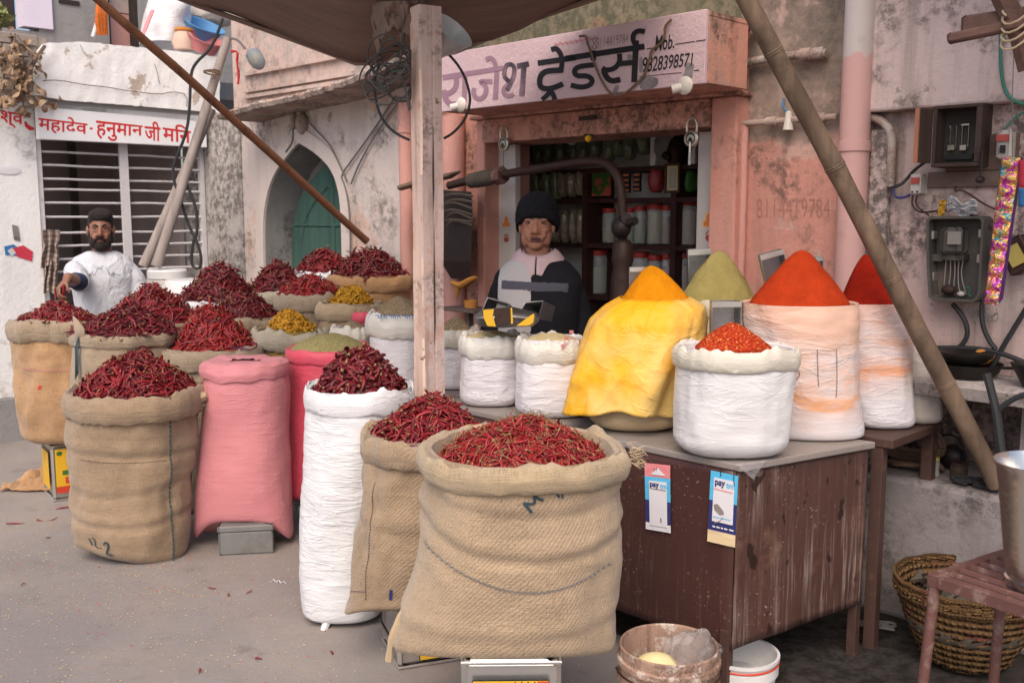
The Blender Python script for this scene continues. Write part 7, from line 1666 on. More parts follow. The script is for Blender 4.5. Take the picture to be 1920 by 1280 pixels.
tray('small scoop propped upright at the far end of the wide scoop', [(985, 567), (1018, 564), (1010, 598), (978, 581)], 3.84, 0, Vector((.06, .13, -.03)))
def upright_scoop(label, pxc, y0, y1, w_px, d, tilt=0, lean=0.0, floor='scoop'):
 c0, c1 = D(pxc, y1, d), D(pxc+tilt, y0, d); w = (D(pxc+w_px/2, y1, d)-D(pxc-w_px/2, y1, d)).x; up = (c1-c0); hgt = up.length; up.normalize(); X = Vector((1, .0, 0)); X = (X-up*X.dot(up)).normalized(); Y = up.cross(X)
 if Y.y < 0: Y = -Y
 t = thing('spice_scoop', label, 'scoop', c0, 'sheet-metal spice scoops'); b = MB()
 P_ = lambda x, y, z_: c0+X*x*w/2+Y*y+up*z_*hgt
 dp = w*.55; rs = []
 for k in range(7):
  s_ = k/6; rs.append([P_(-1, -dp*.1, s_), P_(-1, dp*.6, s_), P_(-.8, dp, s_), P_(.8, dp, s_), P_(1, dp*.6, s_), P_(1, -dp*.1, s_)])
 b.rings(rs, closed=False); b.build('pan', M[floor], t, smooth=False, thick=.003)
 b = MB(); q = [P_(-1, -dp*.1, .9), P_(1, -dp*.1, .9), P_(1, -dp*.1-.002, 1.0), P_(-1, -dp*.1-.002, 1.0)]
 b.hexa([P_(-1.02, -dp*.14, .86), P_(1.02, -dp*.14, .86), P_(1.02, dp*.02, .86), P_(-1.02, dp*.02, .86), P_(-1.02, -dp*.14, 1.0), P_(1.02, -dp*.14, 1.0), P_(1.02, dp*.02, 1.0), P_(-1.02, dp*.02, 1.0)]); b.build('end_band', M['tin'], t, smooth=False)
 return t
upright_scoop('bright-edged scoop stuck upright in the turmeric cone', 1196, 501, 560, 30, 3.47)
upright_scoop('tall scoop stuck in the pale green coriander cone', 1313, 467, 545, 42, 3.92, -2)
upright_scoop('dark scoop leaning behind the largest orange cone', 1462, 473, 540, 44, 3.46, -16)
upright_scoop('scoop tip just peeping between the orange and the deep red cones', 1536, 481, 540, 14, 3.50)
upright_scoop('grey scoop standing behind the red chilli flakes', 1361, 565, 640, 54, 3.30, 1)
t = thing('wooden_tray', 'small wooden tray edge with a cup beside the shopkeeper', 'tray', W(.02, .50, .78)); 
q = D(870, 577, 4.55); b = MB(); b.box(q+Vector((.02, .06, -.012)), (.24, .16, .016), ax=(U, N, Z)); b.build('board', M['board_wood'], t, smooth=False, bevel=.003)
b = MB(); b.box(q+Vector((.02, .06, -.10)), (.03, .03, .16), ax=(U, N, Z)); b.box(q+Vector((.02, .06, -.42)), (.12, .12, .48), ax=(U, N, Z)); b.build('support', M['board_wood'], t, smooth=False)
b = MB(); b.lathe([(.002, 0), (.03, 0), (.034, .035), (.030, .035), (.026, .006), (.002, .006)], q+Vector((.03, .05, -.004)), 18); b.build('cup', M['rag_orange'], t)
# == SHOP SHELVES: JARS AND PACKETS
def jar_proto(rad, h, fill, fl):
 t = thing('spice_jar', '', 'jar', (0, 0, 0)); 
 b = MB(); b.lathe([(.002, .001), (rad*.95, .001), (rad, .008), (rad, h*.80), (rad*.86, h*.88), (rad*.82, h*.90), (rad*.78, h*.90), (rad*.94, h*.79), (rad*.94, .01)], (0, 0, 0), 24); b.build('body', M['jar'], t)
 b = MB(); b.lathe([(.002, .006), (rad*.9, .006), (rad*.9, h*fl), (.002, h*fl+.004)], (0, 0, 0), 20); b.build('contents', M[fill], t)
 b = MB(); b.lathe([(rad*.98, h*.87), (rad*1.0, h*.89), (rad*1.0, h*.985), (rad*.95, h), (.002, h)], (0, 0, 0), 24, cap=True); b.build('lid', M['lid_red'], t); return t
protos = {}
JG = 'red-lidded jars on the shop shelves'
def jar(px, row, w_px, h_px, fill, fl, label):
 n_ = nS-.10; z0 = zsh[row]; u_ = V(px, 430, n_)[0]; p = W(u_, n_, z0+.002); sc = p.y/F_PX; rad = w_px*sc/2; h = h_px*sc; key = (fill, round(rad, 3), round(h, 3), fl)
 if key not in protos: protos[key] = o = jar_proto(rad, h, fill, fl)
 else: o = copy_tree(protos[key])
 o.location = p; tag(o, label, 'jar', JG)
for a in ((1112, 1, 20, 66, 'fill_grey', .5, 'slim jar of grey spice next to the hanging packets, middle shelf'), (1142, 1, 26, 64, 'fill_cream', .42, 'jar half full of cream powder, middle shelf'),
          (1180, 1, 22, 66, 'fill_green', .6, 'jar just beside the iron arm with greenish spice, middle shelf'), (1200, 1, 24, 70, 'fill_green', .65, 'green-filled jar standing past the side valve, middle shelf'),
          (1228, 1, 30, 74, 'fill_cream', .8, 'wide pale jar in the middle shelf group'), (1249, 1, 18, 72, 'fill_brown', .7, 'slim jar with brown sticks at the shelf upright'), (1290, 1, 34, 84, 'fill_rose', .75, 'big jar with a rose-coloured packet by the white door leaf'),
          (1124, 0, 30, 82, 'fill_green', .6, 'broad-lidded jar on the lowest shelf left of the iron arm'.replace('left of', 'before')), (1202, 0, 34, 84, 'fill_rose', .6, 'broad jar on the lowest shelf behind the turmeric scoop'),
          (1229, 0, 26, 80, 'fill_grey', .6, 'jar with a domed top behind the turmeric tip'), (1252, 0, 20, 84, 'fill_rose', .7, 'rose-filled jar at the lower shelf upright'), (1284, 0, 30, 90, 'fill_rose', .7, 'rose-filled jar beside the coriander scoop')):
 jar(*a)
def packet(px, py, w, h, mat, label, group, seed, n_=None, name='herb_packet', cat='packet'):
 n_ = nS-.03 if n_ is None else n_; c = VW(px, py, n_); sc = c.y/F_PX; w *= sc; h *= sc
 def f(s_, t_):
  th = 2*math.pi*s_; a = -math.pi/2+math.pi*t_; r_ = abs(math.cos(a))**.55; k = 1+.18*nz(math.cos(th)*2+seed, math.sin(th)*2, t_*3)
  return c+U*(w/2*r_*math.cos(th)*k)+N*(.045*r_*math.sin(th)*k)+Z*(h/2*math.sin(a))
 b = MB(); b.grid(f, 28, 18); o = b.build(name, M[mat], None, loc=c-Z*h/2); tag(o, label, cat, group); return o
HG = 'bags of green leaves hanging in the shop'
for k in range(11):
 packet(985+k*22+3*math.sin(k*2), 283-k*1.5+4*math.sin(k*3), 27, 52, 'herb', 'dusky clear bag of dried green leaves in the top row under the lintel', HG, k)
for k, (x, y) in enumerate(((982, 345), (1004, 350), (1026, 352), (1044, 350))):
 packet(x, y-2, 28, 58, 'herb', 'dusky bag of dried green leaves in the row behind the black cap', 'leaf bags behind the cap', k+20)
for k, (x, y) in enumerate(((1056, 345), (1074, 345), (1090, 342))):
 packet(x, y, 22, 50, 'packet', 'brown clear packet hanging between the leaf bags and the tomato card', 'brown packets on the upper shelf', k+30)
for k, x in enumerate((972, 1046, 1062, 1078, 1092)):
 packet(x, 425, 18, 62, 'packet', 'glossy clear packet of pale spice on the middle shelf beside the black cap', 'pale packets on the middle shelf', k+40)
def card(name, px, py, w, h, mats, label, cat, cells=None, n_=None, th=.012):
 n_ = nS-.02 if n_ is None else n_; c = VW(px, py, n_); sc = c.y/F_PX; w *= sc; h *= sc; t = thing(name, label, cat, c-Z*h/2)
 b = MB(); b.box(c, (w, th, h), ax=(U, N, Z)); b.build('sheet', mats[0], t, smooth=False)
 if cells:
  nx, ny = cells; b = MB()
  for i in range(nx):
   for j in range(ny):
    q = c+U*w*((i+.5)/nx-.5)+Z*h*((j+.5)/ny-.5)+N*(th/2+.002); b.box(q, (w/nx*.78, .004, h/ny*.42), ax=(U, N, Z))
  b.build('sachet_print', mats[1], t, smooth=False)
 return t
card('tomato_card', 1128, 342, 44, 50, [M['card_tomato']], 'green and tomato-red printed card on the upper shelf', 'card')
card('sachet_card', 1175, 338, 17, 46, [M['card_dark'], M['card_orange']], 'dark sachet strip with orange print, next to the iron arm bend', 'sachet strip', (1, 5))
card('sachet_card', 1195, 337, 17, 44, [M['card_dark'], M['card_orange']], 'dark sachet strip with orange print, nearer the red packet', 'sachet strip', (1, 5))
packet(1231, 338, 30, 46, 'card_red', 'shiny red packet on the upper shelf beside the framed picture', 'bright packets on the upper shelf', 77, name='red_packet')
packet(1296, 340, 18, 40, 'tin_green', 'green and orange bottle end on the upper shelf behind the lock', 'bright packets on the upper shelf', 78, name='green_packet')
n_ = nS+.02; c = VW(1261, 334, n_); sc = c.y/F_PX; w, h = 34*sc, 54*sc
t = thing('picture_frame', 'small framed picture leaning on the shelf edge by the lock', 'picture', c-Z*h/2)
for q, sz in ((c+U*(w/2-.006), (.012, .014, h)), (c-U*(w/2-.006), (.012, .014, h)), (c+Z*(h/2-.006), (w-.025, .014, .012)), (c-Z*(h/2-.006), (w-.025, .014, .012))):
 b = MB(); b.box(q, sz, ax=(U, N, Z)); b.build('frame', M['frame_brown'], t, smooth=False, bevel=.002)
b = MB(); b.box(c-N*.003, (w-.026, .006, h-.026), ax=(U, N, Z)); b.build('mount', M['st_cream'], t, smooth=False)
b = MB(); b.box(c+N*.0015, (w-.052, .004, h-.05), ax=(U, N, Z)); b.build('print', M['picture'], t, smooth=False)
t = thing('light_bulb', 'small white bulb up among the leaf bags', 'bulb', VW(1072, 262, -.3)); b = MB(); b.ell(VW(1072, 258, -.3), (.035, .035, .04), 16, 10); b.build('globe', M['bulb_white'], t)
b = MB(); b.tube([VW(1072, 250, -.3)+Z*.01, VW(1072, 250, -.3)+Z*.35], .012, 8); b.build('stem', M['black'], t)
b = MB(); b.ell(VW(1268, 290, nS-.08), (.05, .05, .10)); b.tube([VW(1258, 298, nS-.03), VW(1245, 290, nS-.03)], .02, 6); tag(b.build('shrine_figure', M['iron_brown']), 'small dark idol in the scalloped shelf niche', 'idol')
# == METER BAY
t = thing('fuse_box', 'old black wooden fuse box with its door swung open, under the ledge', 'fuse box', VW(1800, 300, .02))
u0, u1 = V(1765, 260, .05)[0], V(1838, 260, .05)[0]; z0, z1 = zz(1800, 306, .05), zz(1800, 205, .05)
for a in ((u0, u1, .001, .02, z0, z1),): b = MB(); b.wbox(*a); b.build('back', M['box_inside'], t, smooth=False)
for a in ((u0-.012, u0, .001, .10, z0, z1), (u1, u1+.02, .001, .10, z0, z1), (u0-.012, u1+.02, .001, .10, z1+.0005, z1+.012), (u0-.012, u1+.02, .001, .10, z0-.014, z0-.0005)): b = MB(); b.wbox(*a); b.build('side', M['fuse_wood'], t, smooth=False, bevel=.002)
hd = W(u0-.012, .10, 0); ud = V(1723, 260, .19)[0]; q = W(ud, .19, 0)
b = MB(); p0, p1 = Vector((hd.x, hd.y, 0)), Vector((q.x, q.y, 0)); nd = (p1-p0).cross(Z).normalized()*.014
b.hexa([p0+Z*z0, p1+Z*z0, p1+nd+Z*z0, p0+nd+Z*z0, p0+Z*z1, p1+Z*z1, p1+nd+Z*z1, p0+nd+Z*z1]); b.build('door', M['fuse_wood'], t, smooth=False, bevel=.002)
b = MB(); e_ = (p1-p0).normalized(); b.hexa([p1+e_*.0005+Z*z0, p1+e_*.008+Z*z0, p1+e_*.008+nd+Z*z0, p1+e_*.0005+nd+Z*z0, p1+e_*.0005+Z*z1, p1+e_*.008+Z*z1, p1+e_*.008+nd+Z*z1, p1+e_*.0005+nd+Z*z1]); b.build('door_edge', M['fuse_edge'], t, smooth=False)
b = MB()
for x0, x1, y0, y1 in ((1781, 1784, 238, 278), (1792, 1795, 236, 278), (1803, 1806, 234, 276), (1815, 1818, 234, 276), (1803, 1818, 232, 236), (1777, 1790, 272, 282), (1800, 1812, 272, 282), (1781, 1784, 236, 240)):
 a, c = V(x0, y1, .03), V(x1, y0, .03); b.wbox(a[0], c[0], .0205, .034, a[1], c[1])
b.build('fuse_carrier', M['brass'], t, smooth=False)
b = MB(); a, c = V(1772, 300, .03), V(1824, 288, .03); b.wbox(a[0], c[0], .0205, .032, a[1], c[1]); b.build('dark_bar', M['black'], t, smooth=False)
t = thing('meter_board', 'horizontal wooden meter board below the fuse box', 'board', VW(1800, 340, .01)); a, c = V(1738, 352, .02), V(1905, 326, .02)
b = MB(); b.wbox(a[0], c[0], .001, .018, a[1], a[1]+.055); b.wbox(a[0]+.06, c[0], .001, .014, a[1]+.057, c[1]+.14); b.build('planks', M['board_wood'], t, smooth=False, bevel=.002)
t = thing('door_latch', 'dangling dark latch bar hanging from the fuse box', 'latch', VW(1840, 310, .11)); b = MB(); b.tube([VW(1841, 283, .11), VW(1840, 310, .11), VW(1838, 335, .11)], .004, 6); b.ell(VW(1838, 337, .11), (.016, .012, .012)); b.build('bar', M['iron_dark'], t)
t = thing('switch_box', 'white switch with a red plate above the foil sachets', 'switch', VW(1888, 270, .01)); a, c = V(1869, 299, .06), V(1902, 243, .06)
b = MB(); m_ = ((a[0]+c[0])/2, (a[1]+c[1])/2); b.box(W(m_[0], .04, m_[1]), (c[0]-a[0], .075, c[1]-a[1]), ax=(U, -N, Z), bev=.008); b.build('case', M['gear_white'], t)
b = MB(); b.box(W(m_[0]-.004, .079, m_[1]+.022), (.040, .004, .022), ax=(U, -N, Z)); b.build('red_plate', M['gear_red'], t, smooth=False)
b = MB(); b.box(W(m_[0]-.002, .08, m_[1]-.016), (.016, .010, .026), ax=(U, -N, Z)); b.build('rocker', M['black'], t, smooth=False)
t = thing('circuit_breaker', 'small cream breaker with a red face wired over the meter box', 'breaker', VW(1716, 345, .02)); a, c = V(1706, 364, .06), V(1728, 326, .06); m_ = ((a[0]+c[0])/2, (a[1]+c[1])/2)
b = MB(); b.box(W(m_[0], .035, m_[1]), (c[0]-a[0], .06, c[1]-a[1]), ax=(U, -N, Z), bev=.003); b.build('case', M['gear_white'], t)
b = MB(); b.box(W(m_[0], .0665, m_[1]+.012), (.03, .004, .022), ax=(U, -N, Z)); b.build('face', M['gear_red'], t, smooth=False)
b = MB(); [b.box(W(m_[0]+o, .0665, m_[1]-.028), (.006, .004, .006), ax=(U, -N, Z)) for o in (-.009, .009)]; b.build('terminal', M['black'], t, smooth=False)
t = thing('meter_box', 'dusty grey electricity meter box with its cover missing', 'meter box', VW(1790, 480, .02))
Q = lambda x, y, n_=.10: VW(x, y, n_)
outl = [(1736, 412), (1742, 406), (1838, 405), (1845, 411), (1844, 420), (1838, 550), (1832, 562), (1824, 567), (1750, 564), (1741, 557), (1737, 500)]
inl = [(1741, 416), (1745, 411), (1835, 410), (1840, 415), (1833, 550), (1828, 558), (1822, 562), (1753, 559), (1746, 553), (1742, 500), (1741, 450)]
oo, ii = [V(x, y, .10) for x, y in outl], [V(x, y, .10) for x, y in inl]
b = MB(); n_ = len(oo)
b.rings([[W(*(u_, .012, z_)) for u_, z_ in oo], [W(u_, .10, z_) for u_, z_ in oo], [W(u_, .10, z_) for u_, z_ in ii], [W(u_, .03, z_) for u_, z_ in ii]]); b.f.append(tuple(3*n_+i for i in range(n_))); b.m.append(0)
b.build('case', M['grey_gear'], t, smooth=False, bevel=.003)
b = MB(); a, c = V(1766, 476, .07), V(1811, 426, .07); m_ = ((a[0]+c[0])/2, (a[1]+c[1])/2); b.box(W(m_[0], .068, m_[1]), (c[0]-a[0], .074, c[1]-a[1]), ax=(U, -N, Z), bev=.012); mt = b.build('meter', M['grey_gear'], t)
b = MB(); a, c = V(1776, 458, .108), V(1803, 434, .108); b.wbox(a[0], c[0], .1055, .109, a[1], c[1]); b.build('meter_window', M['meter_glass'], mt, smooth=False)
b = MB(); a, c = V(1768, 487, .07), V(1810, 478, .07); b.wbox(a[0], c[0], .031, .085, a[1], c[1]); b.build('terminal_block', M['box_inside'], t, smooth=False)
for x, y in ((1744, 441), (1744, 519), (1834, 438), (1831, 485)):
 b = MB(); a, c = V(x, y+8, .07), V(x+8, y-8, .07); b.wbox(a[0], c[0], .031, .075, a[1], c[1]); b.build('catch', M['tin_old'], t, smooth=False, bevel=.003)
b = MB(); a, c = V(1744, 489, .07), V(1768, 477, .07); b.wbox(a[0], c[0], .031, .07, a[1], c[1]); b.build('bracket', M['grey_gear'], t, smooth=False)
b = MB()
for k in range(5): b.tube(chaikin([Q(1774+k*8, 488, .06), Q(1772+k*8+3*math.sin(k), 510, .055), Q(1770+k*9, 535, .05), Q(1768+k*11, 552, .045)], 1), .0022, 5)
b.build('lead_wire', M['tin_old'], t)
b = MB(); b.ell(Q(1779, 543, .055), (.026, .02, .018), ax=(U, N, Z)); b.ell(Q(1802, 551, .055), (.014, .012, .010), ax=(U, N, Z), m=1); b.tube(chaikin([Q(1808, 538, .06), Q(1820, 540, .06), Q(1815, 552, .06), Q(1822, 556, .06)], 1), .0025, 5, m=2); b.build('seal_scrap', [M['iron_brown'], M['gear_white'], M['cable_green']], t)
def wire(pts, r, label, mat, n_=.05, group='wires in the meter bay', name='wire', cat='wire'):
 q = MB(); q.tube(chaikin([VW(p[0], p[1], p[2] if len(p) > 2 else n_) for p in pts], 2), r, 8); return tag(q.build(name, M[mat]), label, cat, group)
wire([(1712, 366), (1709, 385), (1722, 398), (1740, 398), (1775, 393), (1800, 396), (1812, 401), (1846, 410), (1860, 430)], .0038, 'thin brown wire sagging from the breaker over the meter box', 'iron_brown')
wire([(1720, 366), (1716, 378), (1724, 392), (1742, 404)], .0035, 'short wire dropping from the breaker to the meter box corner', 'iron_brown')
wire([(1735, 304, .06), (1715, 318, .04), (1700, 336, .03), (1690, 346), (1672, 352)], .006, 'dark twisted cable running from the fuse box door to the bent conduit', 'cable')
wire([(1674, 352), (1676, 368), (1690, 372), (1706, 366)], .005, 'blue-grey cable looped below the breaker', 'st_navy')
wire([(1792, 350, .02), (1790, 360), (1800, 355), (1815, 362), (1845, 383), (1866, 392)], .004, 'brown wire curving under the meter board', 'leg_brown')
wire([(1874, -10, .10), (1876, 60, .09), (1876, 130, .08), (1884, 172, .08), (1900, 190, .08), (1930, 198, .08)], .006, 'green wire hanging down the upper wall by the timber bracket', 'cable_green')
wire([(1886, 240, .06), (1895, 228, .06), (1910, 215, .06), (1930, 208, .06)], .004, 'dark green wire leaving the switch top', 'cable_green')
for pts, r, lab in ((((1786, 570), (1800, 585), (1812, 605), (1815, 630), (1800, 652), (1775, 662), (1752, 662)), .009, 'thick black cable curling from the meter box to behind the bamboo'), (((1846, 545), (1840, 580), (1842, 610), (1855, 640), (1868, 655)), .009, 'thick black cable dropping below the foil sachets'),
     (((1935, 560), (1905, 610), (1880, 650), (1860, 690), (1850, 700)), .009, 'black cable slanting across the pale wall'), (((1745, 652), (1790, 652), (1835, 653), (1880, 662), (1935, 685)), .009, 'black cable lying along the wall above the pan'), (((1850, 700), (1858, 730), (1868, 770), (1872, 800), (1880, 860)), .014, 'fat black hose hanging over the stone ledge'), (((1935, 735), (1905, 745), (1880, 760), (1868, 775)), .009, 'black cable joining the hose from the corner')):
 nn = .33 if 'hose' in lab or 'joining' in lab else .045
 wire(pts, r, lab, 'cable', nn, 'thick black cables in the meter bay', 'thick_cable', 'cable')
rg = random.Random(2); b = MB()
for k in range(9):
 x0 = 1800+rg.uniform(0, 50); b.tube(chaikin([VW(x0, 572+rg.uniform(0, 10), .03), VW(x0+rg.uniform(-15, 25), 595+rg.uniform(0, 12), .035), VW(x0+rg.uniform(-20, 35), 600+rg.uniform(-20, 14), .03), VW(x0+rg.uniform(-20, 40), 570+rg.uniform(0, 25), .03)], 2), .0016, 4)
tag(b.build('loose_wire_tangle', M['cable_grey']), 'tangle of thin loose wires under the meter box', 'wires')
t = thing('sachet_strip', 'hanging strip of shiny purple and gold foil sachets', 'sachet strip', VW(1888, 300, .30)); ys = [294+ (570-294)*k/11 for k in range(12)]
for k in range(11):
 y0, y1 = ys[k], ys[k+1]; xa0, xa1 = lerp(1878, 1845, k/11), lerp(1878, 1845, (k+1)/11); w_ = lerp(36, 27, k/10)
 def sf_(s_, t_):
  x = lerp(lerp(xa0, xa1, t_), lerp(xa0, xa1, t_)+w_, s_); y = lerp(y0, y1, t_)+s_*1.5; pad = .012*max(0, math.sin(math.pi*s_))**.6*max(0, math.sin(math.pi*min(max((t_-.12)/.76, 0), 1)))**.6
  return VW(x, y, .30+pad+.003*nz(s_*6, t_*5, k*3))
 b = MB(); b.grid(sf_, 12, 12); b.build('sachet', M['foil'], t, thick=.002)
b = MB(); b.add([VW(1878+36, 294, .298), VW(1918, 296, .28), VW(1880, 560, .28), VW(1845+27, 570, .298)], [(0, 1, 2, 3)]); b.build('strip_edge', M['foil_edge'], t, smooth=False, thick=.002)
b = MB(); b.tube([VW(1898, 294, .30), VW(1898, 180, .2), VW(1902, 60, .18)], .0015, 5); b.build('thread', M['cable_grey'], t)
t = thing('hanging_packet', 'red and blue packet hanging at the edge beside the foil sachets', 'packet', VW(1922, 330, .30)); b = MB(); b.grid(lambda s_, t_: VW(lerp(1910, 1950, s_), lerp(300, 352, t_), .31+.01*math.sin(s_*3.1)), 6, 6); b.build('red_half', M['pack_red'], t, thick=.003)
b = MB(); b.grid(lambda s_, t_: VW(lerp(1910, 1950, s_), lerp(353, 388, t_), .31+.01*math.sin(s_*3.1)), 6, 6); b.build('blue_half', M['pack_blue'], t, thick=.003)
t = thing('wall_bracket_box', 'grimy ochre box hanging on the wall behind the sachets', 'box', VW(1900, 500, .05)); c = VW(1912, 478, .07); ax = (U*.85+Z*.5, -N, Z*.85-U*.5)
b = MB(); b.box(c, (.09, .09, .12), ax=ax, bev=.006); b.build('body', M['iron_brown'], t); b = MB(); b.box(c-ax[1]*.047, (.05, .006, .07), ax=ax); b.build('plate', M['lid_yellow'], t, smooth=False)
b = MB()
def cr(s_, t_): return VW(lerp(1776, 1832, s_), lerp(399, 372, t_)+ (8*s_-6*math.sin(s_*9)) , .05+.05*abs(nz(s_*6, t_*6, 4))+.03*t_)
b.grid(cr, 14, 10); tag(b.build('crumpled_paper', M['paper'], smooth=False, thick=.002), 'crumpled grey paper stuffed behind the meter box top', 'paper')
b = MB(); b.grid(lambda s_, t_: VW(lerp(1758, 1770, s_)+4*t_, lerp(404, 375, t_), .05+.03*abs(nz(s_*5, t_*6, 9))), 6, 8); tag(b.build('yellow_wrapper', M['paper_yellow'], smooth=False, thick=.002), 'twisted yellow wrapper beside the crumpled paper', 'wrapper')
t = thing('timber_bracket', 'two old timbers lashed together poking from the top corner', 'timber', VW(1850, 60, .5))
for nm, a, d, w_, h_ in (('lower_plank', (1776, 74), (1960, 36), .05, .045), ('upper_plank', (1808, 48), (1960, 26), .06, .075)):
 p, q = D(*a, 2.9 if nm == 'upper_plank' else 2.86), D(*d, 2.75); e_ = (q-p).normalized(); n3 = e_.cross(Z).normalized(); b = MB(); b.box((p+q)/2, ((q-p).length, w_, h_*.62), ax=(e_, n3, e_.cross(n3)), bev=.006); b.build(nm, M['plank'], t)
b = MB(); q = D(1878, -10, 2.8); b.tube([q+(q-D(1915, 70, 2.8)).normalized()*1.0, q, D(1915, 70, 2.8), D(1930, 130, 2.8)], .03, 8); b.build('prop', M['plank'], t)
b = MB(); b.tube([D(1908, 52, 2.76)+Vector((.036*math.cos(a*.45), .05*math.sin(a*.45), .045*math.sin(a*.45+1)+.0016*a-.03)) for a in range(64)], .0032, 5); b.build('lashing', M['jute_lip'], t)
c = VW(1824, 697, .13); c.z = z_s+.004
t = thing('frying_pan', 'black iron frying pan on the stone ledge', 'pan', c); b = MB(); b.lathe([(.002, 0), (.085, 0), (.105, .02), (.112, .045), (.116, .046), (.114, .040), (.10, .016), (.002, .006)], c-U*.02, 40); b.build('bowl', M['pan'], t)
b = MB(); b.tube([c+U*.08+Z*.038, c+U*.15+N*.02+Z*.046, c+U*.25+N*.05+Z*.040], [.010, .011, .012], 8, flat=.5); b.build('handle', M['pan'], t)
b = MB(); b.lathe([(.002, 0), (.07, 0), (.09, .018), (.094, .034), (.088, .033), (.002, .006)], c-U*.03+Z*.05, 32); tag(b.build('iron_dish', M['pan']), 'smaller black dish stacked in the frying pan', 'dish')
b = MB(); b.ell(c+U*.0-N*.09+Z*.06, (.035, .03, .03)); tag(b.build('clay_cup', M['rag_orange']), 'small brown clay cup behind the frying pan', 'cup')
c = VW(1900, 700, .20); c.z = z_s+.003; b = MB(); b.lathe([(.002, 0), (.03, 0), (.05, .04), (.07, .075), (.066, .076), (.045, .04), (.002, .008)], c+U*.06, 28); tag(b.build('iron_bowl', M['pan']), 'dark flared bowl at the end of the stone ledge', 'bowl')
c = VW(1708, 868, -.08); c.z = z_l; b = MB()
for k in range(6): b.tube([c+U*((.13-.006*k)*math.cos(i*.33))+N*(.02+.018*(k % 2))+Z*(.085+(.075-.009*k)*math.sin(i*.33)) for i in range(20)], .011, 6)
for k in range(5): b.tube(chaikin([c+U*(-.12+.02*k)+N*.10+Z*.012, c+U*(.0)+N*(.12+.01*k)+Z*.02, c+U*.16+N*(.08+.012*k)+Z*(.016+.006*k)], 2), .010, 6)
tag(b.build('rope_coil', M['rope']), 'coil of brown rope on the low plinth behind the stand leg', 'rope')
for px, r_, h, m_, lid, lab in ((1752, .017, .07, 'jar', 'lid_yellow', 'small glass jar with a yellow lid on the low plinth'), (1798, .03, .065, 'jar_dark', 'iron_brown', 'squat dark jar on the low plinth near the bamboo foot')):
 c = VW(px, 880, .06); c.z = z_l+.002; t = thing('glass_jar', lab, 'jar', c); b = MB(); b.lathe([(.002, 0), (r_, 0), (r_, h*.8), (r_*.8, h*.86), (.002, h*.86)], c, 18); b.build('body', M[m_], t); b = MB(); b.lathe([(r_*.95, h*.84), (r_*.95, h), (.002, h)], c, 18); b.build('lid', M[lid], t)
c = VW(1785, 862, -.10); c.z = z_l; b = MB(); b.tube([c+U*(.055*math.cos(i*.3))+N*.03+Z*(.07+.065*math.sin(i*.3)) for i in range(21)], .004, 6, loop=True); b.ell(c+Z*.045+N*-.0, (.05, .04, .045), ax=(U, N, Z)); tag(b.build('dark_kettle', M['iron_dark']), 'dark round kettle with a hoop handle on the low plinth', 'kettle')
c = VW(1838, 888, .09); c.z = z_l; b = MB(); rg = random.Random(12)
for k in range(14): b.tube(chaikin([c+U*rg.uniform(-.09, .09)+N*rg.uniform(-.05, .05)+Z*rg.uniform(.005, .03) for _ in range(5)], 2), .006, 5)
tag(b.build('black_chain_heap', M['cable']), 'heap of black tangled cord on the low plinth', 'cord')
b = MB(); c = D(1640, 1175, 3.45); 
b.tube(chaikin([Vector((c.x+.05*math.cos(i*1.9)+.008*i*(i % 3-1), 3.42+.04*math.sin(i*2.3), .01+.02*abs(math.sin(i)))) for i in range(14)], 2), .006, 5); tag(b.build('cord_knot', M['cable_grey']), 'grey cord tangled round the foot of the iron stand', 'cord')
# == TERRACE CLUTTER, VINE, SHAWL
zT = zTop-.12
c = D(330, 60, 8.0); n_, _ = T(330, 90, UC-.25); cb = W(UC-.30, T(325, 90, UC-.3)[0], zTop)
t = thing('white_sack', 'bulging white plastic sack stored on the temple terrace', 'sack', cb); b = MB()
def ts_(s_, t_):
 th = 2*math.pi*s_; px0, px1 = interp([0, .3, .7, 1], [268, 272, 284, 292], t_), interp([0, .3, .7, 1], [352, 350, 348, 340], t_); py = lerp(84, -30, t_); a, e = TW(px0, py, UC-.3), TW(px1, py, UC-.3); m_ = (a+e)/2; h_ = (e-a).length/2*(1+.14*nz(math.cos(th)*2, math.sin(th)*2, t_*5)); return m_-N*h_*math.cos(th)+U*.2*math.sin(th)*(1+.2*nz(th, t_*4))
b.grid(ts_, 40, 24, uv=lambda a, c: (a, c*.6)); b.build('bag', M['bag_white'], t); 
b = MB(); b.tube([TW(286, 20, UC-.12), TW(276, 45, UC-.10), TW(268, 66, UC-.10)], [.018, .02, .016], 6, flat=.4); b.build('pink_band', M['st_pink'], t)
cb = TW(392, 30, UC-.35); b = MB(); b.ell(TW(395, 30, UC-.4), (.2, .14, .10), 24, 14, ax=(N, U, Z)); 
for i, v in enumerate(b.v): p = Vector(v); b.v[i] = tuple(p+Vector((0, 0, 1))*.05*nz(p.x*9, p.y*9, p.z*9)+U*.04*nz(p.z*12, p.x*9, 3))
tag(b.build('white_sack', M['bag_grey']), 'crumpled white sack heaped over the blue tub', 'sack')
def tub(name, lab, px, py, d_u, rx, ht, tilt, mat):
 c = TW(px, py, UC+d_u); ax_z = (Z+(U*.75-N*.15)*tilt).normalized(); X = ax_z.orthogonal().normalized(); Y = ax_z.cross(X); t = thing(name, lab, 'tub', c-ax_z*ht); b = MB()
 b.lathe([(.002, -ht), (rx*.72, -ht), (rx*.94, -.015), (rx*1.06, -.008), (rx*1.06, 0), (rx*.93, -.004), (rx*.70, -ht+.012), (.002, -ht+.010)], c, 40, ax=(X, Y, ax_z)); b.build('bowl', M[mat], t)
tub('plastic_tub', 'dusty pink plastic tub tilted on the temple parapet', 386, 70, .06, .135, .10, .75, 'tub_pink')
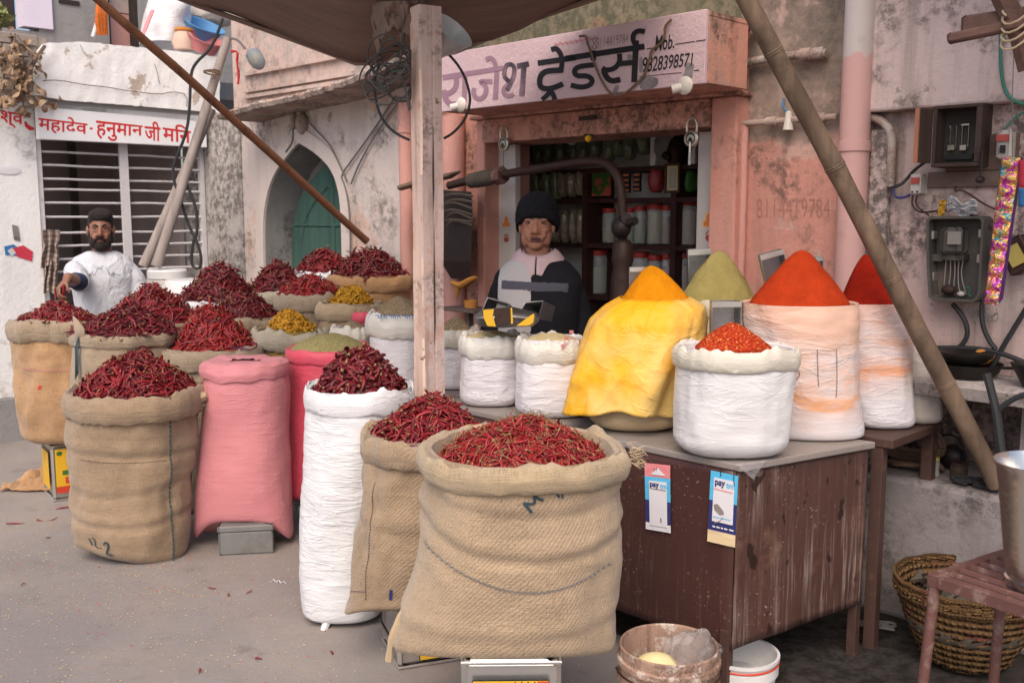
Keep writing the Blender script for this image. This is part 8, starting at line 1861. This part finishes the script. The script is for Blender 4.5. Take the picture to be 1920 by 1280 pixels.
tub('plastic_tub', 'blue plastic tub stacked behind the pink one on the parapet', 383, 46, -.10, .15, .10, .75, 'tub_blue')
c = TW(345, 88, UC-.02); t = thing('clay_pot', 'pale clay pot beside the pink tub on the parapet', 'pot', c); b = MB(); b.lathe([(.002, 0), (.07, 0), (.085, .05), (.07, .10), (.055, .125), (.06, .145), (.048, .145), (.04, .12), (.002, .05)], c-Z*.02, 28); b.build('jar', M['clay'], t)
b = MB(); b.lathe([(.056, .125), (.066, .132), (.062, .15), (.05, .148)], c-Z*.02, 28); b.build('rim', M['rag_orange'], t)
t = thing('orange_mop', 'orange cloth mop leaning in the terrace corner', 'mop', TW(190, 66, uB+.2)); b = MB(); b.tube([TW(174, 70, uB+.2), TW(183, 40, uB+.2)], .016, 8); b.build('stick', M['bar_white'], t)
b = MB()
for k in range(9): b.tube(chaikin([TW(186+k*.8, -8, uB+.2), TW(184+k*1.4+2*math.sin(k), 20, uB+.24), TW(182+k*1.9, 40+4*math.sin(k*2), uB+.22), TW(186+k*1.5, 66, uB+.2)], 1), .02, 6)
b.build('cloth', M['mop'], t)
t = thing('dry_creeper', 'withered creeper with curled brown leaves hanging over the white pier', 'plant', TW(30, 150, UC+.16)); rg = random.Random(21); b = MB(); st_ = []
for k in range(8):
 x0, y0 = rg.uniform(0, 62), rg.uniform(80, 120); pts = [TW(x0+rg.uniform(-25, 14), min(y0, 118)-rg.uniform(0, 25), UC+.14)]
 for j in range(4): x0 += rg.uniform(-10, 16); y0 += rg.uniform(12, 32); pts.append(TW(max(x0, -20), y0, UC+.14+rg.uniform(0, .12)))
 st_.append(pts); b.tube(chaikin(pts, 1), .005, 5)
b.tube(chaikin([TW(84, 86, UC+.2), TW(68, 110, UC+.2), TW(52, 140, UC+.18), TW(44, 178, UC+.17)], 2), .012, 6)
b.build('stem', M['twig'], t); b = MB()
def leaf(b, p, s_, rg):
 x = Vector((rg.gauss(0, 1), rg.gauss(0, 1), rg.gauss(-.5, .7))).normalized(); n_ = Vector((rg.gauss(.3, .6), rg.gauss(-1, .5), rg.gauss(0, .6))); y = n_.cross(x).normalized(); z_ = x.cross(y); vs = []
 for i in range(5):
  q = i/4; w = math.sin(math.pi*(.08+.88*q))*.36*s_; cu = z_*(.28*s_*math.sin(q*3.1)); vs += [p+x*s_*q-y*w+cu+z_*.12*s_, p+x*s_*q+cu, p+x*s_*q+y*w+cu+z_*.12*s_]
 b.add(vs, [f for i in range(4) for f in ((i*3, i*3+1, i*3+4, i*3+3), (i*3+1, i*3+2, i*3+5, i*3+4))])
for pts in st_:
 for p in chaikin(pts, 1)[1:]:
  for _ in range(2): leaf(b, p+Vector((rg.gauss(0, .035), rg.gauss(0, .03), rg.gauss(0, .035))), rg.uniform(.035, .07), rg)
for x, y in ((78, 182), (84, 196), (104, 192), (118, 188), (88, 178), (60, 215)): leaf(b, TW(x, y, UC+.13), .06, rg)
b.build('leaves', M['leaf_dry'], t)
t = thing('leafy_sprig', 'pale green leafy sprig before the dark upper window', 'plant', TW(6, 46, UC+.0)); b = MB()
for k in range(26): leaf(b, TW(rg.uniform(-14, 12), rg.uniform(14, 44), UC-.1+rg.uniform(0, .1)), rg.uniform(.05, .09), rg)
b.build('leaves', M['leaf_fresh'], t); b = MB(); b.tube([TW(2, 60, UC-.05), TW(0, 40, UC-.05), TW(4, 16, UC-.05)], .006, 6); b.build('stem', M['twig'], t)
t = thing('checked_shawl', 'checked grey and black shawl hung over the grille bars', 'shawl', TW(93, 440, UC+.03))
def shw(x0, x1, y0, y1, sd, pinch):
 def f(s_, t_):
  w = 1-pinch*math.exp(-((t_-.42)/.13)**2); cx_ = (x0+x1)/2+2*math.sin(t_*3+sd); return TW(cx_+(s_-.5)*(x1-x0)*w, lerp(y0, y1, t_)+3*math.sin(s_*7+sd)*t_, UC+.035+.018*math.sin(s_*14+sd+t_)+.015*nz(s_*3, t_*4, sd))
 b = MB(); b.grid(f, 30, 40, uv=lambda a, c: (a*.5+sd, c)); return b
shw(78, 110, 431, 500, 1, .25).build('upper_fold', M['shawl'], t, thick=.006)
shw(84, 108, 488, 548, 2, .1).build('fringed_end', M['shawl'], t, thick=.006)
# == PEOPLE
def remeshed(name, mb, mats, parent, voxel=.0045, smooth=3, assign=None, loc=None):
 me = bpy.data.meshes.new('raw'); me.from_pydata([tuple(v) for v in mb.v], [], mb.f); bm = bmesh.new(); bm.from_mesh(me); bmesh.ops.recalc_face_normals(bm, faces=bm.faces); bm.to_mesh(me); bm.free()
 o = put(bpy.data.objects.new('raw', me)); r = o.modifiers.new('r', 'REMESH'); r.mode = 'VOXEL'; r.voxel_size = voxel; q = o.modifiers.new('s', 'SMOOTH'); q.iterations = smooth; q.factor = .5
 dg = bpy.context.evaluated_depsgraph_get(); ev = o.evaluated_get(dg); out = bpy.data.meshes.new_from_object(ev, depsgraph=dg); bpy.data.objects.remove(o)
 off = wloc(parent) if parent is not None else Vector(loc); out.transform(Matrix.Translation(-off)); out.name = name; out.materials.clear()
 for m in mats: out.materials.append(m)
 if assign:
  for p in out.polygons: p.material_index = assign(p.center+off)
 out.polygons.foreach_set('use_smooth', [True]*len(out.polygons)); out.update()
 ob = put(bpy.data.objects.new(name, out)); ob.parent = parent
 if parent is None: ob.location = off
 return ob
def limb(mb, pts, rad, seg=16, flat=1.0):
 """tapered limb with rounded ends"""
 P_ = chaikin(pts, 2); L = [0]
 for i in range(1, len(P_)): L.append(L[-1]+(P_[i]-P_[i-1]).length)
 Lp = [0]
 for i in range(1, len(pts)): Lp.append(Lp[-1]+(Vector(pts[i])-Vector(pts[i-1])).length)
 rr = [float(np.interp(l/L[-1], [q/Lp[-1] for q in Lp], rad)) for l in L]
 mb.tube(P_, rr, seg, flat=flat); mb.ell(P_[0], (rr[0],)*3, 12, 8); mb.ell(P_[-1], (rr[-1],)*3, 12, 8)
def torso(mb, rows, fr, seg=28):
 """rows: (z, x, y, half width, half depth) in the body's frame"""
 X, Y, c = fr; rs = []
 for z_, x, y, w, d in rows: rs.append([c+X*(x+w*spow(math.cos(2*math.pi*k/seg), .85))+Y*(y+d*spow(math.sin(2*math.pi*k/seg), .85))+Z*z_ for k in range(seg)])
 mb.rings(rs, cap=True)
def head(mb, c, fr, s=1.0, jowl=0.0, ears=True):
 """c: between the eyes' height, centre of the skull; fr=(right of the body, forward, up)"""
 X, Y, Zh = fr; P_ = lambda x, y, z_: c+(X*x+Y*y+Zh*z_)*s
 E = lambda x, y, z_, a, b_, h: mb.ell(P_(x, y, z_), (a*s, b_*s, h*s), 20, 14, ax=(X, Y, Zh))
 j = jowl
 E(0, -.012, .035, .074, .094, .088); E(0, .020, .0, .067+.003*j, .070, .085); E(0, .026, -.055, .055+.008*j, .058, .060); E(0, .052, -.094, .030+.014*j, .034, .024+.003*j)
 for sx in (-1, 1):
  E(sx*(.042+.010*j), .020, -.058-.006*j, .024+.004*j, .042, .045); E(sx*.037, .058, -.024, .024, .022, .020)
  E(sx*.030, .069, -.048-.004*j, .020+.004*j, .022, .024)                              # cheek beside the mouth
  E(sx*.031, .079, .020, .024, .013, .0075)                                         # brow ridge
  E(sx*.032, .0745, -.008, .018, .010, .006)                                        # pouch under the eye
  E(sx*.0155, .092, -.036, .0115, .013, .0095)                                       # nostril
  if ears: E(sx*.076, -.004, -.012, .010, .020, .033); E(sx*.081, -.012, -.004, .008, .014, .026)
 E(0, .076, .018, .017, .012, .010)
 mb.tube([P_(0, .084, .014), P_(0, .094, -.008), P_(0, .109, -.030), P_(0, .106, -.039)], [.009*s, .0115*s, .0160*s, .0135*s], 12)
 E(0, .086, -.0625-.002*j, .024, .012, .0058); E(0, .0835, -.0755-.003*j, .020, .012, .0066); E(0, .072, -.068, .034, .018, .022)
 for sx in (-1, 1): E(sx*.022, .079, -.072-.004*j, .008, .010, .005)
def eyes(root, c, fr, s=1.0, gap=.031, z_=.0045, y=.0775):
 X, Y, Zh = fr; P_ = lambda x, yy, zz_: c+(X*x+Y*yy+Zh*zz_)*s
 for sx in (-1, 1):
  b = MB(); b.ell(P_(sx*gap, y, z_), (.0120*s, .0085*s, .0045*s), 14, 10, ax=(X, Y, Zh)); e = b.build('eye', M['eye'], root); b = MB(); b.ell(P_(sx*gap, y+.0062*s, z_), (.0054*s, .0035*s, .0043*s), 12, 8, ax=(X, Y, Zh)); b.build('iris', M['iris'], e)
def brows(root, c, fr, mat, s=1.0, th=.0042, inner=.010, outer=.046, z0=.024, z1=.030, y=.094):
 X, Y, Zh = fr; P_ = lambda x, yy, zz_: c+(X*x+Y*yy+Zh*zz_)*s
 for sx in (-1, 1): b = MB(); b.tube(chaikin([P_(sx*inner, y, z0), P_(sx*(inner+outer)/2, y-.001, z1), P_(sx*outer, y-.018, z1-.007)], 2), [th*s*(.7+.5*math.sin(i/9*3)) for i in range(10)], 6, flat=.8); b.build('eyebrow', mat, root)
def finger(mb, base, d, palm_n, L, r, curl):
 """three bent phalanges"""
 p = Vector(base); d = Vector(d).normalized(); ax = d.cross(palm_n).normalized(); pts = [p-d*.012]; a = 0
 for l, cu in ((.46, curl*.7), (.31, curl), (.23, curl*.8)):
  pts.append(p.copy()); d = Matrix.Rotation(cu, 3, ax)@d; p = p+d*L*l
 pts.append(p); rad = [r*1.05, r*1.0, r*.92, r*.85, r*.7][:len(pts)]
 mb.tube(pts, rad, 10)
 for q, rr in zip(pts[1:], rad[1:]): mb.ell(q, (rr,)*3, 10, 6)
def hand(mb, wrist, d, n_, side, curl=.5, s=1.0):
 """wrist point, finger direction d, palm normal n_ (the way the palm faces), side +1/-1 for the thumb"""
 d = Vector(d).normalized(); n_ = Vector(n_); n_ = (n_-d*n_.dot(d)).normalized(); w = d.cross(n_)*side; wrist = Vector(wrist)
 c = wrist+d*.048*s
 mb.ell(c, (.040*s, .050*s, .0155*s), 18, 12, ax=(w, d, n_)); mb.ell(wrist+d*.012*s, (.028*s, .03*s, .018*s), 14, 10, ax=(w, d, n_))
 mb.ell(wrist+d*.035*s+w*.026*s+n_*.008*s, (.016*s, .026*s, .014*s), 12, 8, ax=(w, d, n_))
 for k, (o, L) in enumerate(((.027, .070), (.009, .079), (-.009, .074), (-.026, .058))):
  finger(mb, wrist+d*(.088-.006*abs(k-1))*s+w*o*s, d+w*(.07*(1.5-k)/1.5), n_, L*s, (.0082-.0005*(k == 3))*s, curl*(1+.12*k))
 finger(mb, wrist+d*.038*s+w*.036*s+n_*.006*s, d*.75+w*.6+n_*.35, n_*.6-w*.5, .062*s, .0092*s, curl*.55)
# -- the shopkeeper
def shopkeeper():
 d = 4.62; px = 1008; foot = Vector((D(px, 500, d).x, d, 0)); yaw = R(4); Y = Vector((math.sin(yaw)*-1-.03, -math.cos(yaw), 0)).normalized(); X = Vector((-Y.y, Y.x, 0)) # X: towards picture right
 X = -X if X.x < 0 else X
 root = thing('person', 'elderly man in black knit cap and black jumper with grey panel behind the counter', 'person', foot)
 hz = D(px, 420, d).z; hc = Vector((D(1007, 420, d).x, d+.005, hz)); roll = R(3); Zh = (Z+X*math.sin(roll)*.5).normalized(); hf = (X, Y, Zh); S_ = 1.0
 b = MB(); head(b, hc, hf, 1.0, jowl=.35)
 nk = hc-Z*.17-Y*.02
 limb(b, [hc-Z*.06-Y*.012, hc-Z*.13-Y*.016, nk-Z*.05], [.058, .056, .064])
 sh_z = D(0, 494, d).z; fr = (X, Y, foot)
 torso(b, [(.80, 0, 0, .165, .12), (.92, 0, .02, .175, .135), (1.05, 0, .03, .175, .14), (1.18, 0, .02, .185, .13), (sh_z-.05, 0, -.0, .155, .095), (sh_z+.0, 0, -.01, .10, .065)], fr)
 arm = {}
 for sx in (-1, 1):
  S0 = foot+X*sx*.168+Z*(sh_z-.05); El = S0+X*sx*.05-Z*.27+Y*.0; Wr = El+Y*.15-Z*.17-X*sx*.02; limb(b, [S0-X*sx*.02, El, Wr], [.038, .040, .030]); arm[sx] = (S0, El, Wr); hand(b, Wr+(Wr-El).normalized()*.01, Y*.6-Z*.7, -X*sx+Y*-.3, 1 if sx < 0 else -1, .35)
  hip = foot+X*sx*.085+Z*.84; kn = foot+X*sx*.095+Z*.45+Y*.02; an = foot+X*sx*.10+Z*.085; limb(b, [hip, kn, an], [.085, .058, .042]); b.ell(an+Y*.06-Z*.045, (.042, .12, .038), 14, 10, ax=(X, Y, Z))
 def asg(p):
  q = p-hc; x, y, z_ = q.dot(X), q.dot(Y), q.dot(Zh)
  return (2 if abs(z_+.0695-.25*abs(x)*abs(x)*20*.1) < .0032 and abs(x) < .021 else 1) if (abs(x) < .025 and y > .080 and -.083 < z_ < -.058) else 0
 remeshed('body', b, [M['skin_old'], M['lip'], M['mouth']], root, .0036, 3, asg)
 eyes(root, hc, hf, 1.0, z_=.005, y=.0765); brows(root, hc, hf, M['knit_slate'], 1.0, .0034, z0=.021, z1=.026, y=.089)
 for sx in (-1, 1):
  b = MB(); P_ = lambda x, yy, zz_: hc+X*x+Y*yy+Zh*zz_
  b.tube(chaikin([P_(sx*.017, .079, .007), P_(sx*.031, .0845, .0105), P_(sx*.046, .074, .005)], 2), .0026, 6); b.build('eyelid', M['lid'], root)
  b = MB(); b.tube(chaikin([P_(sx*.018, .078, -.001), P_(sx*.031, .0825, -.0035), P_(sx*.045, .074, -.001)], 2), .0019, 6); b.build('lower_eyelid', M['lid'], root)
 b = MB(); P_ = lambda x, yy, zz_: hc+X*x+Y*yy+Zh*zz_
 rs = []
 for k in range(19):
  q = k/18; z_ = lerp(.038, .150, q); r_ = math.sqrt(max(0, 1-((z_-.058)/.092)**2)) if z_ > .058 else 1.0; ring = []
  for j in range(64):
   a = 2*math.pi*j/64; fz = z_ - (0 if k > 4 else (1-k/4)*(.070*max(0, -math.sin(a))**.6+.046*abs(math.cos(a))**3)); rb = (.095+.006*math.exp(-((q-.12)/.1)**2)+.004*nz(math.cos(a)*5, math.sin(a)*5, q*8)+.006*nz(math.cos(a)*17, math.sin(a)*17, q*26)) * max(r_, .05); ring.append(P_(rb*math.cos(a), -.008+rb*1.16*math.sin(a), fz))
  rs.append(ring)
 b.rings(rs, cap=True); b.build('cap', M['hat'], root, thick=.006)
 b = MB(); torso(b, [(.70, 0, 0, .188, .145), (.80, 0, .01, .192, .152), (.92, 0, .025, .198, .162), (1.05, 0, .035, .200, .165), (1.18, 0, .025, .208, .155), (sh_z-.05, 0, .005, .200, .13), (sh_z+.005, 0, -.005, .150, .098), (sh_z+.035, 0, -.012, .085, .075)], fr)
 for sx in (-1, 1): S0, El, Wr = arm[sx]; limb(b, [S0+X*sx*-.06+Z*.014, S0.lerp(El, .3)-X*sx*.022, El, Wr-Y*.02], [.058, .068, .062, .050])
 def asg2(p):
  q = p-foot; x, y, z_ = q.dot(X), q.dot(Y), q.z
  if y > -.07 and abs(x) < .20:
   zb_ = D(0, 532, d).z-.10*(x)*.35
   if abs(z_-zb_) < .019 and -.155 < x < .15: return 2
   if -.172 < x < -.018 and z_ < sh_z+.06 and y > -.06: return 1
  return 0
 remeshed('jumper', b, [M['knit_black'], M['knit_grey'], M['knit_slate']], root, .0055, 8, asg2)
 b = MB(); b.rings([[foot+X*(r_*math.cos(a))+Y*(-.004+r_*.95*math.sin(a))+Z*(z_-.030*max(0, math.sin(a))) for a in [k*math.pi/14 for k in range(28)]] for r_, z_ in ((.088, sh_z+.005), (.078, sh_z+.035), (.068, sh_z+.068), (.064, sh_z+.066))]); b.build('shirt_band', M['shirt_pink'], root)
 for sx in (-1, 1):
  b = MB()
  def col(s_, t_):
   a = math.pi/2-sx*lerp(.03, 1.7, s_); up = sh_z+.070-.030*max(0, math.sin(a)); r0 = .069; rim = Vector((0, 0, 0)); dn = lerp(.078, .045, s_)*(1+.55*math.exp(-((s_-.32)/.22)**2)); r1 = r0+.030*t_**.6+.012*t_
   return foot+X*(r1*1.12*math.cos(a))+Y*(-.004+r1*1.15*math.sin(a)+.012*t_*max(0, math.sin(a)))+Z*(up-dn*t_)
  b.grid(col, 14, 8); b.build('shirt_collar', M['shirt_pink'], root, thick=.004)
 b = MB(); torso(b, [(.60, 0, 0, .178, .128), (.84, 0, .0, .178, .130)], fr)
 for sx in (-1, 1): hip = foot+X*sx*.085+Z*.80; kn = foot+X*sx*.095+Z*.45+Y*.02; an = foot+X*sx*.10+Z*.12; limb(b, [hip, kn, an], [.098, .078, .066])
 remeshed('trousers', b, [M['trouser']], root, .008, 3)
 for sx in (-1, 1): b = MB(); an = foot+X*sx*.10; b.ell(an+Y*.06+Z*.045, (.05, .13, .045), 16, 10, ax=(X, Y, Z)); b.build('shoe', M['shoe'], root)
shopkeeper()
# -- the young man in white
def seller():
 d = 5.86; foot = Vector((D(192, 500, d).x, d, 0)); Y = Vector((.33, -.94, 0)).normalized(); X = Vector((-Y.y, Y.x, 0)); X = X if X.x > 0 else -X
 root = thing('person', 'young bearded man in a white T-shirt reaching out with chillies in his hand', 'person', foot)
 hc = Vector((D(190, 430, d).x, d-.01, D(0, 430, d).z)); Zh = (Z+X*.03).normalized(); hf = (X, Y, Zh)
 b = MB(); head(b, hc, hf, .92); sh_z = D(0, 482, d).z
 limb(b, [hc-Z*.05-Y*.014, hc-Z*.12-Y*.02, hc-Z*.21-Y*.03], [.054, .054, .062]); fr = (X, Y, foot)
 torso(b, [(.70, 0, 0, .15, .10), (.88, 0, .0, .15, .105), (1.04, 0, .0, .155, .10), (sh_z-.12, 0, 0, .16, .10), (sh_z-.05, 0, -.01, .155, .09), (sh_z+.01, 0, -.02, .10, .062)], fr)
 S0 = foot-X*.170+Z*(sh_z-.055); El = D(152, 530, d-.22); Wr = D(128, 521, d-.46)
 hd = (D(120, 540, d-.52)-Wr).normalized()
 limb(b, [S0+X*.03, El, Wr], [.040, .042, .029]); hand(b, Wr, Vector((-.35, -.55, -.62)), Vector((.75, .35, -.55)), 1, .85, 1.05)
 T0 = foot+X*.172+Z*(sh_z-.06); Et = T0+X*.04-Z*.29+Y*.02; Wt = Et+Y*.18-Z*.12-X*.06; limb(b, [T0-X*.03, Et, Wt], [.040, .042, .029]); hand(b, Wt, Y*.8-Z*.4-X*.2, -X, -1, .4)
 for sx in (-1, 1):
  hip = foot+X*sx*.085+Z*.78; kn = foot+X*sx*.10+Z*.42+Y*.05; an = foot+X*sx*.10+Z*.085; limb(b, [hip, kn, an], [.082, .058, .042]); b.ell(an+Y*.06-Z*.045, (.042, .12, .038), 14, 10, ax=(X, Y, Z))
 def asg(p):
  q = p-hc; x, y, z_ = q.dot(X), q.dot(Y), q.dot(Zh)
  return 1 if (abs(x) < .024 and y > .080 and -.079 < z_ < -.057) else 0
 remeshed('body', b, [M['skin_young'], M['lip']], root, .0042, 3, asg)
 eyes(root, hc, hf, .92); brows(root, hc, hf, M['beard'], .92, .0055, z0=.020, z1=.030)
 P_ = lambda x, yy, zz_: hc+X*x*.92+Y*yy*.94+Zh*zz_*.95
 b = MB(); E = lambda x, y, z_, a, b_, h: b.ell(P_(x, y, z_), (a, b_, h), 18, 12, ax=(X, Y, Zh))
 E(0, .060, -.100, .040, .036, .034); E(-.040, .046, -.078, .026, .040, .040); E(.040, .046, -.078, .026, .040, .040); E(-.061, .018, -.045, .014, .024, .045); E(.061, .018, -.045, .014, .024, .045)
 b.tube(chaikin([P_(-.034, .080, -.072), P_(-.022, .094, -.056), P_(0, .0985, -.0515), P_(.022, .094, -.056), P_(.034, .080, -.072)], 2), .0065, 8)
 E(0, .082, -.090, .020, .014, .012)
 for i, v in enumerate(b.v): p = Vector(v); b.v[i] = tuple(p+Vector((nz(p.x*160, p.y*160, p.z*160), nz(p.z*160, p.x*160, 3), nz(p.y*160, p.z*160, 7)))*.0018)
 remeshed('beard', b, [M['beard']], root, .0035, 1)
 b = MB(); E(0, -.018, .052, .073, .090, .078); E(0, .022, .082, .066, .062, .048); E(0, -.055, .0, .062, .052, .075); E(-.022, .040, .088, .044, .040, .034); E(.03, .045, .084, .040, .036, .034)
 E(-.066, -.006, .022, .009, .034, .030); E(.066, -.006, .022, .009, .034, .030)
 for i, v in enumerate(b.v): p = Vector(v); b.v[i] = tuple(p+Vector((nz(p.x*70, p.y*70, p.z*70), nz(p.z*70, p.x*70, 3), nz(p.y*70, p.z*70, 7)))*.003)
 def cut(p): return 0
 remeshed('hair', b, [M['hair']], root, .004, 1)
 b = MB(); torso(b, [(.66, 0, 0, .160, .115), (.80, 0, .0, .160, .115), (.95, 0, .005, .163, .118), (1.08, 0, .0, .176, .122), (sh_z-.12, 0, 0, .188, .122), (sh_z-.045, 0, -.005, .178, .105), (sh_z+.0, 0, -.015, .155, .092), (sh_z+.035, 0, -.022, .082, .07)], fr)
 limb(b, [S0+X*.045, S0.lerp(El, .25), S0.lerp(El, .6), El+(Wr-El)*.10], [.052, .060, .062, .058]); limb(b, [T0-X*.045, T0.lerp(Et, .25), T0.lerp(Et, .6), Et+Z*.02], [.052, .060, .064, .060])
 for i in range(len(b.v)): pass
 remeshed('t_shirt', b, [M['tee']], root, .0055, 8)
 b = MB(); q0 = El+(Wr-El)*.06; limb(b, [q0, El.lerp(Wr, .42)], [.054, .048]); remeshed('navy_sleeve', b, [M['navy']], root, .006, 2)
 b = MB(); b.tube([foot+X*(.088*math.cos(a))+Y*(-.012+.078*math.sin(a))+Z*(sh_z+.022-.020*max(0, math.sin(a))) for a in [k*.2618 for k in range(24)]], .008, 8, loop=True); b.build('neckband', M['tee'], root)
 b = MB()
 def cp(px, py):
  r = ray(px, py); pl = foot+Y*.128; t_ = (pl-CAM).dot(Y)/r.dot(Y); p = CAM+r*t_; q = p-foot; x = q.dot(X); return p-Y*(.030*(x/.19)**2)
 for pts in (((158, 513), (166, 514), (168, 516), (168, 519), (170, 510), (171, 517)), ((172, 509), (175, 515), (178, 515), (182, 507), (184, 504)), ((181, 505), (185, 501), (187, 504)), ((189, 503), (191, 498), (194, 500)), ((186, 504), (192, 504)), ((199, 502), (204, 511), (208, 516), (211, 517)), ((210, 515), (213, 508), (213, 518), (215, 512), (218, 514), (226, 516)), ((209, 513), (216, 517))):
  b.stroke(curve2(pts, 1), .9, cp)
 b.build('line_print', M['black'], root, smooth=False)
 b = MB(); torso(b, [(.58, 0, 0, .165, .12), (.80, 0, .0, .168, .122)], fr)
 for sx in (-1, 1): limb(b, [foot+X*sx*.085+Z*.74, foot+X*sx*.10+Z*.42+Y*.05, foot+X*sx*.10+Z*.12], [.095, .076, .066])
 remeshed('trousers', b, [M['trouser']], root, .008, 3)
 for sx in (-1, 1): b = MB(); b.ell(foot+X*sx*.10+Y*.06+Z*.045, (.05, .13, .045), 16, 10, ax=(X, Y, Z)); b.build('shoe', M['shoe'], root)
 hc2 = Wr+Vector((-.35, -.55, -.62)).normalized()*.10+Vector((.75, .35, -.55)).normalized()*.024; rg = random.Random(33)
 for k in range(12):
  src = srcs[k % len(srcs)].copy(); COL.objects.link(src); src.rotation_mode = 'XYZ'; src.rotation_euler = (rg.uniform(-.6, .6), rg.uniform(.5, 2.2), rg.uniform(0, 6.28)); src.location = hc2+Vector((rg.gauss(.008, .014), rg.gauss(0, .014), rg.gauss(-.005, .024))); src.scale = (.9,)*3
  if k > 9: src.location = hc2+Vector((.0, 0, -.045-.03*(k-10))); src.rotation_euler = (0, 1.45, rg.uniform(0, 6))
  tag(src, 'dried red chilli gripped in the raised hand of the man in white', 'chilli', 'chillies held in the hand')
seller()
